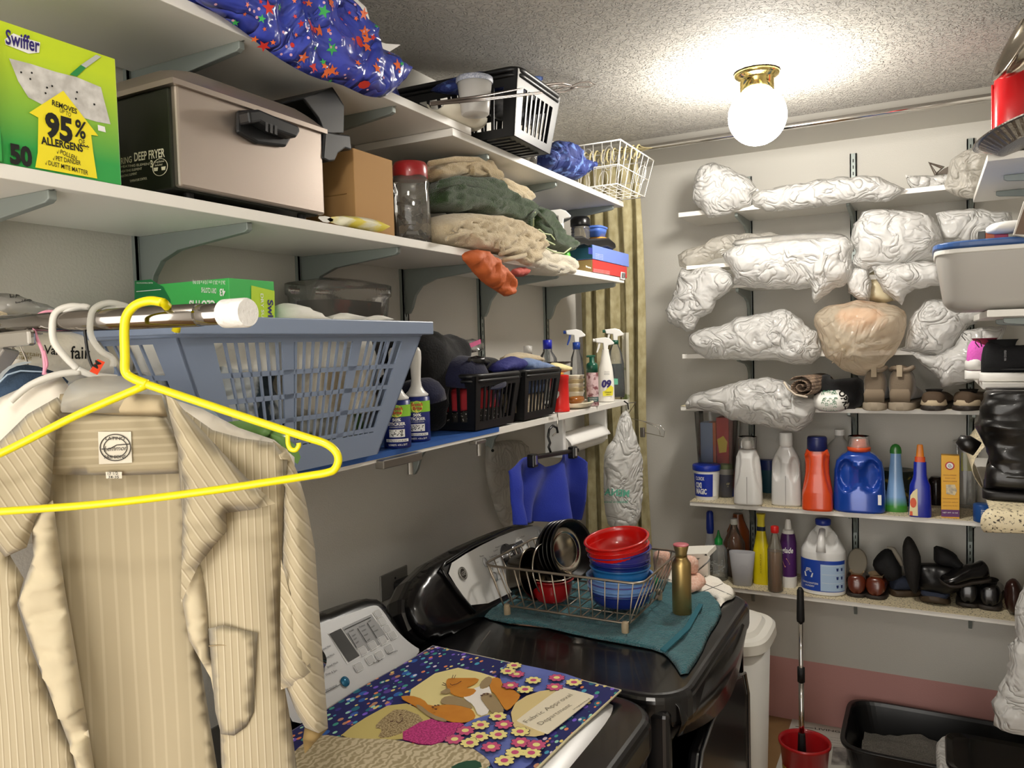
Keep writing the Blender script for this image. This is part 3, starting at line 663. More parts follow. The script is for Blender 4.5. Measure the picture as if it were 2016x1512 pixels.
fold('towel', 'dark green towel, upper and larger of the two green ones', [(846, 372), (862, 354), (890, 346), (930, 350), (955, 346), (972, 362), (990, 378), (1015, 388), (1036, 402), (1040, 428), (1022, 446), (1000, 440), (978, 426), (948, 430), (925, 414), (895, 420), (862, 414), (844, 402)], .045, grn, .245, 23, 'folded towels', [[(860, 368), (900, 358), (940, 364), (966, 376), (985, 396)], [(865, 360), (900, 351), (950, 356), (975, 372)]], **kk)
fold('towel', 'cream towel with many folds, largest at the base of the stack', [(848, 432), (880, 420), (930, 420), (948, 424), (985, 428), (1015, 440), (1036, 452), (1046, 480), (1042, 508), (1020, 528), (996, 522), (975, 505), (935, 496), (890, 492), (855, 478), (844, 455)], .055, cream, .265, 24, 'folded towels',
     [[(895, 455), (905, 440), (930, 432), (965, 440), (980, 462), (978, 490)], [(880, 470), (920, 458), (950, 462), (968, 480)], [(985, 500), (1010, 492), (1036, 488)], [(990, 512), (1012, 508), (1034, 502)], [(975, 445), (985, 470), (990, 500)]], **{**kk, 'amp': .014})
fold('towel', 'green towel with pale edged folds, lower right of the stack', [(1038, 402), (1058, 408), (1072, 420), (1082, 444), (1104, 462), (1124, 478), (1124, 492), (1108, 500), (1082, 492), (1056, 474), (1036, 446)], .04, grn, .265, 25, 'folded towels', [[(1042, 470), (1044, 430), (1056, 415), (1070, 430), (1086, 450), (1094, 474)]], **kk)
tb = B()
for e in ([(1052, 455), (1062, 452), (1072, 460), (1084, 462), (1092, 472)], [(1056, 470), (1066, 466), (1080, 476), (1092, 482)], [(1050, 446), (1050, 425), (1054, 418)], [(1046, 462), (1060, 480), (1090, 496), (1110, 499), (1124, 488)]): tb.tube([at(*p, X=.309) for p in e], .0022, 6)
tag(obj('towel_binding', tb, M('pale_binding', 'a9b48c', .8), smooth=True), 'pale piping along the folds of the lower green towel', 'towel edge')
fold('towel', 'ivory towel lying lowest, under the green towel with pale edges', [(1036, 490), (1060, 482), (1085, 495), (1108, 502), (1124, 514), (1120, 530), (1124, 540), (1095, 545), (1060, 540), (1030, 530)], .035, ivory, .275, 26, 'folded towels', [[(1045, 520), (1075, 518), (1110, 528)]], **kk)
fold('cloth', 'burnt orange cloth hanging over the middle shelf edge', [(906, 505), (918, 494), (948, 490), (972, 508), (990, 530), (1004, 548), (1008, 572), (998, 587), (975, 572), (955, 560), (940, 545), (925, 528)], .022, org, .318, 27, None, step=.008, amp=.014, ns=24, back=.4, R=.02)
fold('cloth', 'small faded red cloth under the ivory towel', [(1002, 532), (1030, 524), (1044, 532), (1036, 544), (1012, 546)], .012, M('faded_red', 'b5544a', .8, bump=(200, .5)), .30, 28, None, step=.008, amp=.006, ns=24, back=.8, R=.01)
# green trigger bottle
pos, r_, h_ = spot(1083, 1126, 538, Z2, 385); pos.x = .235; pos.y = at(1105, 500, X=.235).y
z = h_*.0; t = thing('spray_bottle', 'white trigger spray bottle with lime green label beside the folded towels', 'spray bottle', pos, yaw)
gl = M('lime_label', '5fc63a', .35); r_ = .030; hb = .125
lab(obj('bottle_label', B().loft([(0, r_*.95, r_*.7), (.003, r_, r_*.72), (.045, r_, r_*.72), (.085, r_*.78, r_*.6)], 28, 2.6), gl, t, loc=True, smooth=True), 'lime green label')
obj('bottle_shoulder', B().loft([(.085, r_*.78, r_*.6), (.10, r_*.70, r_*.55), (.118, r_*.55, r_*.45), (.128, r_*.36, r_*.36), (.150, r_*.34, r_*.34)], 28, 2.4), plastw, t, loc=True, smooth=True)
spray_head(t, .148, .85, plastw)
b = B()
for k, s_ in enumerate(('CLEANING', 'AND STAIN', 'REMOVER')): text(b, s_, lambda x, y, k=k: V((-.012+x, -r_*.56, .102-.0055*k+y)), .022, .0032, .01)
obj('lettering', b, M('dark_green_ink', '1b4a26', .6), t, loc=True)
# boxes at the curtain end
Y0b, Y1b = 2.375, 2.70
t = boxthing('storage_box', 'red slim carton at the bottom of the stack by the curtain', 'box', .10, .303, 2.40, 2.728, Z2, 1.895, M('box_red', 'c0322f', .4)); KB = dict(X=.3035)
b = B(); obj('plain_end', B().box(.10, .301, 2.3985, 2.3999, Z2+.001, 1.894), M('kraft', 'b89663', .7), t)
for k in range(7): textp(b, 'keep dry and store flat in a cool place', (1168, 530+k*2.6), (1200, 535+k*2.6), .0022, .001, **KB)
textp(b, 'linens', (1153, 526), (1163, 529), .006, .001, .02, **KB)
obj('lettering', b, inkw, t)
b = B(); polyp(b, [(1222, 535), (1231, 537), (1230, 551), (1221, 549)], .001, **KB); obj('barcode_panel', b, inkw, t)
b = B(); [polyp(b, [(1223.5+k*1.1, 537), (1224+k*1.1, 537), (1223.6+k*1.1, 548), (1223.1+k*1.1, 548)], .002, **KB) for k in range(7)]; obj('barcode', b, ink, t)
t = boxthing('storage_box', 'pale blue slim carton resting on the red carton', 'box', .09, .305, 2.395, 2.745, 1.896, 1.942, M('box_blue', '6f86cf', .4)); KB = dict(X=.3055)
obj('teal_end', B().box(.09, .3045, 2.393, 2.3949, 1.897, 1.941), M('box_teal', '2d5c77', .4), t)
b = B(); polyp(b, [(1158, 487), (1166, 488), (1166, 501), (1158, 500)], .001, **KB); obj('emblem', b, M('deep_blue', '223087', .4), t)
b = B()
for k in range(4): textp(b, 'stretch to fit', (1172, 500+k*3), (1187, 503+k*3), .0024, .001, **KB)
obj('lettering', b, inkw, t)
t = thing('serving_dish', 'glossy black plastic dish lying on the pale blue carton', 'dish', (.24, 2.47, 1.943))
b = B(); dp = [(1125, 466), (1148, 464), (1160, 470), (1200, 468), (1212, 478), (1214, 488), (1208, 492), (1196, 486), (1170, 489), (1150, 482), (1125, 487)]
b.prism([at(*p, X=.30) for p in dp], (-.10, 0, 0)); obj('dish_shell', b, blackp, t, bevel=.006, bseg=3)
pos = at(1143, 462, X=.20); pos.z = 1.943
t = thing('storage_jar', 'ribbed clear jar with black lid behind the glossy black dish', 'jar', pos, yaw)
pr = [(.030, 0)]; z = .006
while z < .078: pr += [(.0335, z), (.0315, z+.005)]; z += .010
obj('jar_wall', B().lathe(pr+[(.030, .088)], n=32), clr, t, loc=True, smooth=True)
obj('lid', B().loft([(.085, .034, .034), (.088, .035, .035), (.108, .035, .035), (.118, .028, .028), (.120, .01, .01)], 32), blackp, t, loc=True, smooth=True)
o = obj('contents', B().lathe([(.028, .003), (.028, .03), (.001, .036)], n=20), M('pale_yellow', 'd9cf9a', .8), t, loc=True, smooth=True)
t = thing('food_container', 'light blue snack container with lid beside the curtain', 'container', (.235, 2.60, 1.992), 0)
bl = M('tub_blue', '4f71c4', .35); orn = M('tub_orange', 'd59534', .4)
obj('tub_body', B().loft([(0, .028, .036), (.016, .030, .038), (.0165, .031, .039), (.030, .033, .042)], 32, 4), bl, t, loc=True, smooth=True)
obj('lid', B().loft([(.030, .035, .044), (.031, .036, .045), (.036, .036, .045), (.038, .033, .042)], 32, 4), bl, t, loc=True, smooth=True)
t = thing('food_container', 'orange snack container under the light blue one', 'container', (.235, 2.615, 1.943), 0)
obj('tub_body', B().loft([(0, .028, .036), (.040, .033, .040)], 32, 4), orn, t, loc=True, smooth=True)
obj('lid', B().loft([(.040, .035, .042), (.048, .035, .042)], 32, 4), orn, t, loc=True, smooth=True)
# ================================================================ LOWEST LEFT SHELF
Z3 = 1.4137
bbl = M('basket_blue_grey', '8593ac', .35)
t = thing('laundry_basket', 'blue grey slatted plastic laundry basket full of clothes on the lowest left shelf', 'laundry basket', (.185, 1.032, Z3+.002))
slat_basket(t, bbl, .27, .37, .35, .61, .25, 8, 22, post=.05, band=.030, hb=(.22, .38, .54, .70), bandb=.045, slw=.0036, lip=.018)
obj('rim_flange', B().box(.18, .192, -.31, .31, .232, .258).box(-.185, -.175, -.31, .31, .232, .258).box(-.18, .19, -.313, -.303, .232, .258).box(-.18, .19, .303, .313, .232, .258), bbl, t, loc=True, bevel=.002)
whitec = M('white_linen', 'f0eee6', .9, bump=(60, .3), sheen=.2)
def lump(name, label, x0, x1, y0, y1, z0, z1, mat, seed, cat='cloth', amp=.02, ns=12, grp=None):
    """a pile of soft cloth filling a space"""
    b = B(); cx, cy = (x0+x1)/2, (y0+y1)/2; rx, ry = (x1-x0)/2, (y1-y0)/2; n1, n2 = 40, 16; vv = []
    for i in range(n2+1):
        a = pi*i/n2; zz = (z0+z1)/2-(z1-z0)/2*cos(a); s = min(1, sin(a)*1.8)**.6 if 0 < i < n2 else 0
        for j in range(n1):
            q = 2*pi*j/n1; c, d = cos(q), sin(q); X = cx+rx*s*math.copysign(abs(c)**.6, c); Y = cy+ry*s*math.copysign(abs(d)**.6, d)
            p = V((X*ns, Y*ns, zz*ns+seed)); g = amp*(.5-abs(noise.noise(p))*1.6+.5*noise.noise(p*2.7)); nn = V((c*sin(a), d*sin(a), -cos(a)))
            vv.append(V((X, Y, zz))+nn*g)
    ff = [(i*n1+j, i*n1+(j+1) % n1, (i+1)*n1+(j+1) % n1, (i+1)*n1+j) for i in range(n2) for j in range(n1)]
    b.add(vv, ff); return tag(obj(name, b, mat, smooth=True), label, cat, grp)
lump('folded_linen', 'white linen heaped to the top of the laundry basket', .05, .325, .80, 1.30, 1.585, 1.665, whitec, 1, amp=.025)
lump('folded_linen', 'off white crumpled sheet pressed against the slats in the middle of the laundry basket', .06, .315, 1.00, 1.29, 1.50, 1.60, M('sheet_pattern', 'e4dfd2', .85, col2='b8a98c', pat=('noise', 14, .6, .08)), 2, amp=.022)
lump('garment', 'black and grey patterned garment at the near end of the laundry basket', .06, .315, .82, 1.01, 1.49, 1.60, M('mixed_print', 'c9cfd0', .8, col2='2b3942', pat=('noise', 11, .55, .04)), 5, amp=.02)
lump('garment', 'dark teal and brown garments at the bottom of the laundry basket', .07, .30, .84, 1.06, 1.425, 1.50, M('dark_mix', '2f4450', .85, col2='a58b6a', pat=('noise', 16, .55, .05)), 7, amp=.014)
lump('garment', 'green and white printed garment low in the laundry basket near the lint rollers', .07, .30, 1.05, 1.24, 1.425, 1.51, M('green_mix', 'b9b9b0', .85, col2='3d5a2c', pat=('noise', 20, .52, .05)), 9, amp=.016)
for ol, lb_, sd in (([(545, 640), (545, 600), (562, 596), (590, 600), (620, 618), (648, 640)], 'tallest white cloth mound above the laundry basket rim, beside the green duster box', 31),
                ([(648, 638), (664, 616), (690, 616), (702, 626), (725, 624), (740, 620), (760, 622), (762, 636)], 'low white cloth folded over at the far end of the laundry basket', 32)):
    tag(blob('folded_linen', ol, .04, whitec, X=.24, amp=.006, back=1, seed=sd), lb_, 'cloth')
# upside-down duster box standing in the basket
c1 = at(450, 547, X=.292); GY = c1.y; 
t = thing('duster_box', 'bright green dry cloth box standing upside down in the laundry basket', 'box', (.15, GY, 1.60))
gz = c1.z; gx1 = c1.x; gx0 = at(266, 553, Y=GY).x; gy1 = at(540, 572, X=gx1).y
obj('carton', B().box(gx0, gx1, GY, gy1, 1.592, gz), M('carton_green', '43b357', .4), t, bevel=.001)
K1 = dict(Y=GY); K2 = dict(X=gx1)
b = B(); polyp(b, [(266, 553), (298, 550), (322, 565), (336, 590), (341, 640), (266, 640)], .0008, **K1); obj('dark_panel', b, green2, t)
b = B(); polyp(b, [(494, 562), (540, 573), (540, 650), (494, 650)], .0008, **K2); obj('lime_panel', b, lime, t)
b = B(); textp(b, '43', (445, 569), (434, 569), .011, .0016, .03, **K1); b2 = b
textp(b, 'DRY CLOTHS', (427, 568), (398, 566), .008, .0016, .01, **K1); textp(b, '26.5 x 20.3 cm (10.4 x 8.0 IN)', (445, 553), (381, 552), .006, .0016, **K1); textp(b, 'CLOTHS', (425, 592), (374, 592), .014, .0016, .03, **K1)
textp(b, 'ELECTROSTATIC', (302, 556), (270, 556), .002, .0016, **K1); b.box(at(270, 573, Y=GY).x, at(318, 573, Y=GY).x, GY-.0016, GY-.001, at(290, 573, Y=GY).z, at(290, 573, Y=GY).z+.001)
lab(obj('lettering', b, inkw, t), 'white lettering upside down')
P0 = at(527, 590, X=gx1+.0014); b = B(); text(b, 'Swiffer', lambda x, y: P0+V((0, y, -x)), .06, .012, .03); obj('brand_print', b, M('print_violet', '2c1f6b'), t)
b = B(); P1_ = at(513, 578, X=gx1+.0014); text(b, 'DRY SU', lambda x, y: P1_+V((0, y, -x)), .04, .006, .01); obj('small_print', b, inkw, t)
# clear tub behind
t = thing('plastic_tub', 'clear wrapped plastic tub with dark and red things inside, behind the laundry basket', 'tub', (.09, 1.24, 1.60))
cx, cy = .10, (at(590, 600, X=.10).y+at(742, 600, X=.10).y)/2; hw = abs(at(742, 600, X=.10).y-at(590, 600, X=.10).y)/2
zt = at(660, 550, X=.10).z; mtx = Matrix.Translation((cx, cy, 0))
obj('tub_wall', B().loft([(1.58, .06, hw*.8), (zt-.04, .07, hw*.97), (zt-.035, .075, hw*1.0), (zt-.012, .075, hw*1.0), (zt-.010, .07, hw*.96), (zt, .03, hw*.5)], 40, 3.5, mtx=mtx), wrapclear, t, smooth=True)
o = obj('contents', B().loft([(1.585, .05, hw*.7), (zt-.05, .058, hw*.85), (zt-.045, .02, hw*.3)], 30, 3, mtx=mtx), M('tub_contents', '4a4542', .8, col2='a4473c', pat=('noise', 13, .6, .05)), t, smooth=True)
# lint rollers
lbm = M('roller_blue', '16246f', .35); lgm = M('roller_green', '8cc63c', .35); lym = M('roller_yellow', 'e8e35a', .4)
for (a, c, yb, yt), lb_ in (((752, 812, 874, 672), 'lint roller standing on end, nearer the laundry basket'), ((812, 846, 873, 672), 'lint roller standing on end, nearer the black basket')):
    X_ = .285 if a < 800 else .262
    pos = at((a+c)/2, yb-8, X=X_); pos.z = Z3+.0; r_ = .0285
    t = thing('lint_roller', lb_, 'lint roller', (X_, at((a+c)/2 if a < 800 else 822, 840, X=X_).y, Z3), yaw+.12, 'lint rollers')
    obj('roll', B().lathe([(r_-.002, .0), (r_, .002), (r_, .098), (r_-.004, .100)], n=36), lbm, t, loc=True, smooth=True)
    b = B(); 
    def cy_(x, y, rr=r_+.0006): a_ = x/rr; return V((rr*sin(a_), -rr*cos(a_), y))
    b.grid(lambda u, v: cy_(-.055+.11*u, .066+.024*v), 24, 1); obj('green_band', b, lgm, t, loc=True, smooth=True)
    b = B(); b.add([cy_(.0+.013*cos(q), .078+.013*sin(q), r_+.001) for q in [2*pi*k/20 for k in range(20)]], [tuple(range(20))]); obj('yellow_disc', b, lym, t, loc=True)
    b = B(); cf = lambda dx, dy: (lambda x, y: cy_(dx+x, dy+y, r_+.0015))
    text(b, 'Scotch', cf(-.013, .080), .026, .007, .03, shear=.1); text(b, 'Brite', cf(-.009, .0715), .020, .007, .03, shear=.1); lab(obj('brand_print', b, M('brand_red', 'c4232a'), t, loc=True), 'red brand lettering')
    b = B(); text(b, '50%', cf(-.009, .057), .018, .006, .04); text(b, 'STICKIER', cf(-.019, .0485), .038, .006, .04); text(b, 'CLEANING ROLLER', cf(-.016, .044), .032, .002, .01)
    text(b, '70 SHEETS  4 IN x 30 FT', cf(-.020, .006), .042, .004, .01)
    b.grid(lambda u, v: cy_(-.026+.052*u, .014+.006*v, r_+.0010), 16, 1); b.grid(lambda u, v: cy_(-.017+.034*u, .024+.016*v, r_+.0010), 12, 1)
    obj('lettering', b, inkw, t, loc=True)
    b = B(); text(b, 'Go Beyond Lint & Hair', cf(-.022, .0155), .044, .003, .01)
    for k in range(26): x = random.uniform(-.015, .014); y = random.uniform(.026, .038); b.add([cy_(x+.0012*cos(q), y+.0012*sin(q), r_+.0015) for q in [2*pi*j/6 for j in range(6)]], [tuple(range(6))])
    obj('dark_print', b, ink, t, loc=True)
    hh = .093 if a > 800 else .06
    obj('handle', B().lathe([(r_-.003, .100), (r_-.002, .104), (.018, .112), (.0125, .122), (.0105, .135), (.0115, .16), (.0135, .185), (.013, .20), (.009, .208), (.001, .211)], n=28), plastw, t, loc=True, smooth=True)
# black caps and bag
blackf = M('black_felt', '0a0a0c', .9, bump=(200, .4), sheen=.15); navyf = M('navy_felt', '0f1230', .9, bump=(200, .4), sheen=.2)
tag(blob('fabric_bag', [(792, 672), (806, 655), (832, 647), (852, 650), (872, 664), (884, 656), (896, 662), (906, 690), (902, 720), (870, 730), (860, 800), (850, 868), (800, 800), (790, 740)], .07, blackf, X=.17, amp=.012, back=1.4, seed=41, ns=9), 'large black soft cloth bundle between the laundry basket and black baskets', 'cloth')
def cap(label, c, r, rz, mat, tilt=0, brimang=0):
    t = thing('cap', label, 'cap', c, group='dark caps piled on the baskets', rot=(tilt, 0, rz))
    obj('crown', B().loft([(0, r, r*.95), (r*.35, r*.97, r*.92), (r*.65, r*.8, r*.75), (r*.85, r*.5, r*.48), (r*.9, .001, .001)], 28), mat, t, loc=True, smooth=True)
    b = B(); b.grid(lambda u, v: V(((r*.96+.055*v*sqrt(max(0, 1-((u-.5)*2)**2)))*cos((u-.5)*2.0), (r*.92+.055*v*sqrt(max(0, 1-((u-.5)*2)**2)))*sin((u-.5)*2.0), .004-.012*((u-.5)*2)**2)), 16, 4)
    obj('brim', b, mat, t, loc=True, smooth=True, solid=.003); return t
cap('dark navy cap standing behind the taller lint roller', tuple(at(828, 745, X=.22)-V((0, 0, .055))), .062, RAD(160), navyf, RAD(-8))
cap('black cap with brim lying on the near black basket', tuple(at(905, 718, X=.24)-V((0, 0, .045))), .075, RAD(70), navyf, RAD(10))
t = cap('black visor cap with shiny panel on top of the near black basket', tuple(at(955, 716, X=.20)-V((0, 0, .04))), .062, RAD(50), blackf, RAD(14))
tag(blob('glove', [(915, 706), (945, 698), (962, 712), (964, 720), (935, 722)], .02, M('black_leather', '19191b', .22, bump=(40, .3)), X=.285, amp=.004, back=.6, seed=44), 'shiny black leather glove lying between the caps', 'glove')
tag(blob('zip_bag', [(900, 672), (940, 665), (958, 690), (905, 698)], .012, wrapclear, X=.17, amp=.004, back=.6, seed=45), 'clear zip bag with a pink seal behind the caps', 'bag')
tag(obj('zip_seal', B().bar(at(902, 690, X=.185), at(946, 672, X=.185), .012, .002, V((1, 0, 0))), M('pink_seal', 'c65f88', .4)), 'pink zip seal strip behind the black caps', 'seal')
for (y0, lb_) in ((1.600, 'black slatted basket nearer the lint rollers, holding red and white cloths'), (1.858, 'black slatted basket nearer the red canister, holding blue and cream cloths')):
    t = thing('slatted_basket', lb_, 'basket', (.175, y0+.122, Z3+.003), RAD(1), 'black slatted baskets')
    slat_basket(t, M('basket_black', '0b0b0c', .42), .25, .205, .285, .245, .132, 9, 8, band=.026, post=.024, slw=.0075, lip=.013)
lump('garment', 'red and black cloth in the near black basket', .12, .300, 1.635, 1.80, 1.46, 1.52, M('red_mix', 'a3222a', .8, col2='1b1f45', pat=('noise', 11, .52, .03)), 51, amp=.008)
lump('garment', 'white cloth with black specks low in the near black basket', .12, .292, 1.65, 1.81, 1.425, 1.475, M('speckled', 'e3e1dc', .9, col2='35322f', pat=('voronoi', 150, .2, .1)), 52, amp=.01)
lump('towel', 'cream ribbed towel low in the far black basket', .12, .292, 1.89, 2.07, 1.425, 1.485, cream, 53, amp=.01, cat='towel')
lump('garment', 'faded blue denim in the far black basket', .12, .30, 1.89, 2.07, 1.485, 1.54, M('denim', '41506f', .9, bump=(300, .4)), 54, amp=.008)
def bl2(nm, lb_, ol, T, mt, X, sd, cat='cloth', **k):
    return tag(blob(nm, ol, T, mt, X=X, seed=sd, **{**dict(amp=.006, ns=18, back=.8, step=.008), **k}), lb_, cat)
bl2('cloth', 'violet blue cloth puffed above the near black basket', [(968, 732), (975, 715), (992, 705), (1010, 700), (1022, 706), (1024, 722), (1010, 734), (985, 736)], .035, M('violet_cloth', '2b2e74', .8, bump=(200, .4)), .265, 55)
bl2('cloth', 'light blue terry cloth above the far black basket', [(1018, 708), (1040, 703), (1062, 712), (1084, 716), (1092, 726), (1080, 732), (1020, 734)], .035, terry('sky_terry', '7f9bcc', '6f8cc0'), .25, 56)
bl2('cloth', 'cream knitted cloth behind the light blue one', [(985, 706), (1010, 692), (1045, 696), (1066, 706), (1060, 714), (1000, 716)], .03, cream, .17, 57)
bl2('cloth', 'pale yellow cloth end lying over the red canister', [(1082, 714), (1100, 714), (1118, 720), (1122, 730), (1108, 734), (1086, 730)], .018, M('pale_yellow_terry', 'e3d7a2', .9), .27, 58)
# bottles near the curtain
def bottle_(name, label, px, yb, yt, X, w_, secs, mat, rz=yaw, grp=None, cat='bottle', Z=Z3, part='bottle_body', e=2):
    p = at(px, yb, X=X); p.z = Z; h = at(px, yt, X=X).z-Z; t = thing(name, label, cat, p, rz, grp)
    if secs: fin(obj(part, B().loft([(z*h, rx*w_, ry*w_) for z, rx, ry in secs], 28, e), mat, t, loc=True), 50)
    return t, h
clearb = clear('clear_bottle', 'd8dade', .10, .04)
t, h = bottle_('soda_bottle', 'clear round bottle with a bright blue cap behind the far black basket', 1080, 770, 669, .13, .038, [(0, .8, .8), (.03, 1, 1), (.50, 1, 1), (.72, .8, .8), (.82, .42, .42), (.86, .4, .4)], clearb)
lab(obj('cap', B().lathe([(.0155, h*.86), (.0155, h*.995), (.013, h), (.001, h)], n=24), M('cap_blue', '2029a8', .35), t, loc=True, smooth=True), 'bright blue cap')
t, h = bottle_('soda_bottle', 'clear bottle with a frosted cap behind the light blue cloth', 1041, 765, 680, .12, .034, [(0, .8, .8), (.03, 1, 1), (.55, 1, 1), (.75, .8, .8), (.85, .42, .42), (.88, .4, .4)], clearb)
obj('cap', B().lathe([(.014, h*.87), (.014, h*.99), (.001, h)], n=24), MATS['frosted_plastic'], t, loc=True, smooth=True)
t = thing('candle_stand', 'dark glossy pedestal dish beside the bright blue capped bottle', 'dish', (.17, at(1100, 712, X=.17).y, Z3))
zz = at(1100, 712, X=.17).z-Z3
obj('dish', B().lathe([(.026, 0), (.024, .006), (.006, .02), (.006, zz-.02), (.012, zz-.014), (.045, zz-.002), (.046, zz), (.001, zz-.004)], n=36), M('dark_brown_gloss', '2a1a16', .15), t, loc=True, smooth=True)
t, h = bottle_('canister', 'red plastic canister with a white crest at the shelf edge', 1102, 800, 734, .262, .031, [(0, 1, 1), (.08, 1.02, 1.02), (.10, .96, .96), (.80, .93, .93), (.82, .98, .98), (.93, .98, .98), (.95, .8, .8)], M('canister_red', 'cf2420', .3))
b = B(); cf2 = lambda x, y: V((.0318*sin(x/.0318), -.0318*cos(x/.0318), y)); b.add([cf2(x-.012, y) for x, y in ((-.008, .062), (.0, .066), (.010, .062), (.009, .05), (.004, .042), (-.002, .038), (-.006, .046))], [(0, 1, 2, 3, 4, 5, 6)]); obj('crest', b, inkw, t, loc=True)
pz = Z3
t = thing('plate', 'cream oval plate with a brown dish resting on it', 'plate', (.262, 2.335, Z3))
obj('plate_body', B().loft([(0, .03, .045), (.004, .04, .058), (.016, .052, .075), (.018, .052, .075), (.010, .038, .056)], 40), M('cream_plate', 'ece3c8', .3), t, loc=True, smooth=True)
t = thing('scalloped_dish', 'amber brown oval dish lying on the cream plate', 'dish', (.262, 2.33, Z3+.012))
obj('dish', B().loft([(0, .015, .026), (.012, .026, .040), (.024, .022, .038), (.022, .018, .034), (.010, .014, .024)], 30), M('amber', '8a5320', .15), t, loc=True, smooth=True)
random.seed(2)
for k in range(5):
    z = Z3+.035+.0135*k; tp_ = at(1131, 760, X=.22); t = thing('food_tray', 'small cream tray, number %s up in the nested stack by the red canister' % ('lowest one two three top'.split()[k]) if 0 else ('lowest', 'second lowest', 'middle', 'second highest', 'topmost')[k]+' of the nested cream trays by the red canister', 'tray', (.22, tp_.y, z), group='nested cream trays')
    obj('tray_body', B().loft([(-.028, .018, .022), (.008, .026, .034), (.012, .028, .036), (.013, .028, .036), (.006, .023, .031), (-.024, .016, .02)], 28, 4), M('cream_tray', 'e6dcc0' if k % 2 else 'cfc3ae', .4) if 0 else M('tray_%d' % (k % 2), ('e9e2cf', 'cbb98f')[k % 2], .4), t, loc=True, smooth=True)
t = thing('serving_spoon', 'amber handled scrub paddle leaning behind the trays', 'paddle', (.17, 2.36, Z3))
obj('paddle_body', B().tube([(.17, 2.35, Z3+.01), (.175, 2.37, Z3+.08), (.18, 2.385, Z3+.115)], [.006, .008, .018], 12, flat=.5), M('amber_plastic', 'c98a33', .25), t, smooth=True)
t, h = bottle_('foam_soap', 'foaming hand soap bottle with dark green pump at the shelf edge', 1167, 794, 699, .285, .0205, [(0, .96, .96), (.02, 1, 1), (.60, 1, 1), (.66, .9, .9)], M('soap_print', 'cdb2b4', .35, col2='7c4a4e', pat=('noise', 55, .56, .05)), cat='bottle')
pg = M('pump_green', '17513d', .3)
obj('pump', B().lathe([(.0195, h*.66), (.0195, h*.80), (.016, h*.84), (.0085, h*.86), (.0085, h*.96)], n=28), pg, t, loc=True, smooth=True)
obj('pump_head', B().box(-.018, .012, -.006, .006, h*.955, h*1.0), pg, t, loc=True, bevel=.003)
b = B(); cf3 = lambda x, y, r=.0212: V((r*sin(x/r), -r*cos(x/r), y))
b.grid(lambda u, v: cf3(-.022+.044*u, .014+.016*v), 14, 1); obj('dark_label', b, M('label_slate', '46605c', .5), t, loc=True)
b = B(); text(b, 'cleansing foam', lambda x, y: cf3(-.015+x, .024+y, .0218), .03, .003, .01); text(b, 'hand soap', lambda x, y: cf3(-.012+x, .018+y, .0218), .024, .003, .01); obj('lettering', b, inkw, t, loc=True)
# bathroom cleaner spray
t, h = bottle_('spray_bottle', 'white trigger cleaner bottle with a purple 9 on a yellow label', 1194, 792, 662, .262, .034, [(0, .82, .6), (.02, .86, .63), (.30, .84, .6), (.5, .72, .52), (.66, .48, .38), (.76, .36, .34), (.80, .34, .34)], M('bottle_white', 'efece4', .3))
spray_head(t, h*.79, .80, plastw)
def lab_on(t, pts, y, mat, nm='label'): 
    b = B(); b.add([V((x, y, z)) for x, z in pts], [tuple(range(len(pts)))]); return obj(nm, b, mat, t, loc=True)
def ellp(cx, cz, rx, rz, n=24): return [(cx+rx*cos(2*pi*i/n), cz+rz*sin(2*pi*i/n)) for i in range(n)]
ye = M('label_yellow', 'e9df3c', .4)
lab_on(t, [(-.014, .02), (.020, .022), (.023, .05), (.014, .058), (-.006, .040), (-.016, .036)], -.0224, ye, 'yellow_label')
b = B(); text(b, '09', lambda x, y: V((-.020+x, -.0232, .052+y)), .034, .024, .05, shear=.12); obj('number_print', b, M('print_purple', '2b1e66', .4), t, loc=True)
b = B(); text(b, 'Cleaner', lambda x, y: V((-.008+x, -.0236, .032+y)), .024, .005, .02); text(b, 'LEMON', lambda x, y: V((-.004+x, -.0236, .025+y)), .016, .003, .02)
for k, s_ in enumerate(('kills germs', 'cuts grease', 'all purpose')): text(b, s_, lambda x, y, k=k: V((-.008+x, -.0205, .105-.005*k+y)), .018, .003)
obj('lettering', b, ink, t, loc=True)
t, h = bottle_('spray_bottle', 'clear empty trigger bottle with a blue collar and blue trigger', 1137, 775, 652, .15, .026, [(0, .9, .9), (.03, 1, 1), (.45, 1, 1), (.50, .9, .9), (.62, .8, .8), (.72, .45, .45), (.76, .42, .42)], clearb)
bluec = M('collar_blue', '1d3f92', .35)
obj('collar', B().lathe([(.0135, h*.74), (.0135, h*.84), (.001, h*.845)], n=24), bluec, t, loc=True, smooth=True); spray_head(t, h*.84, .85, plastw, bluec, bluec)
t, h = bottle_('spray_bottle', 'clear trigger bottle half full of dark green liquid beside the curtain', 1213, 778, 650, .225, .034, [(0, .9, .75), (.03, 1, .8), (.50, .95, .78), (.68, .7, .55), (.78, .38, .38), (.80, .36, .36)], clearb)
obj('liquid', B().loft([(.003, .028, .022), (h*.02, .0333, .0265), (h*.50, .0318, .0262)], 28), M('green_liquid', '04332c', .1), t, loc=True, smooth=True)
lab_on(t, [(-.018, .05), (.004, .05), (.004, .072), (-.018, .074)], -.0285, M('mint_label', '6fbf9f', .4))
obj('collar', B().lathe([(.013, h*.79), (.013, h*.85), (.001, h*.855)], n=24), pg, t, loc=True, smooth=True); spray_head(t, h*.84, .85, plastw, plastw, pg)
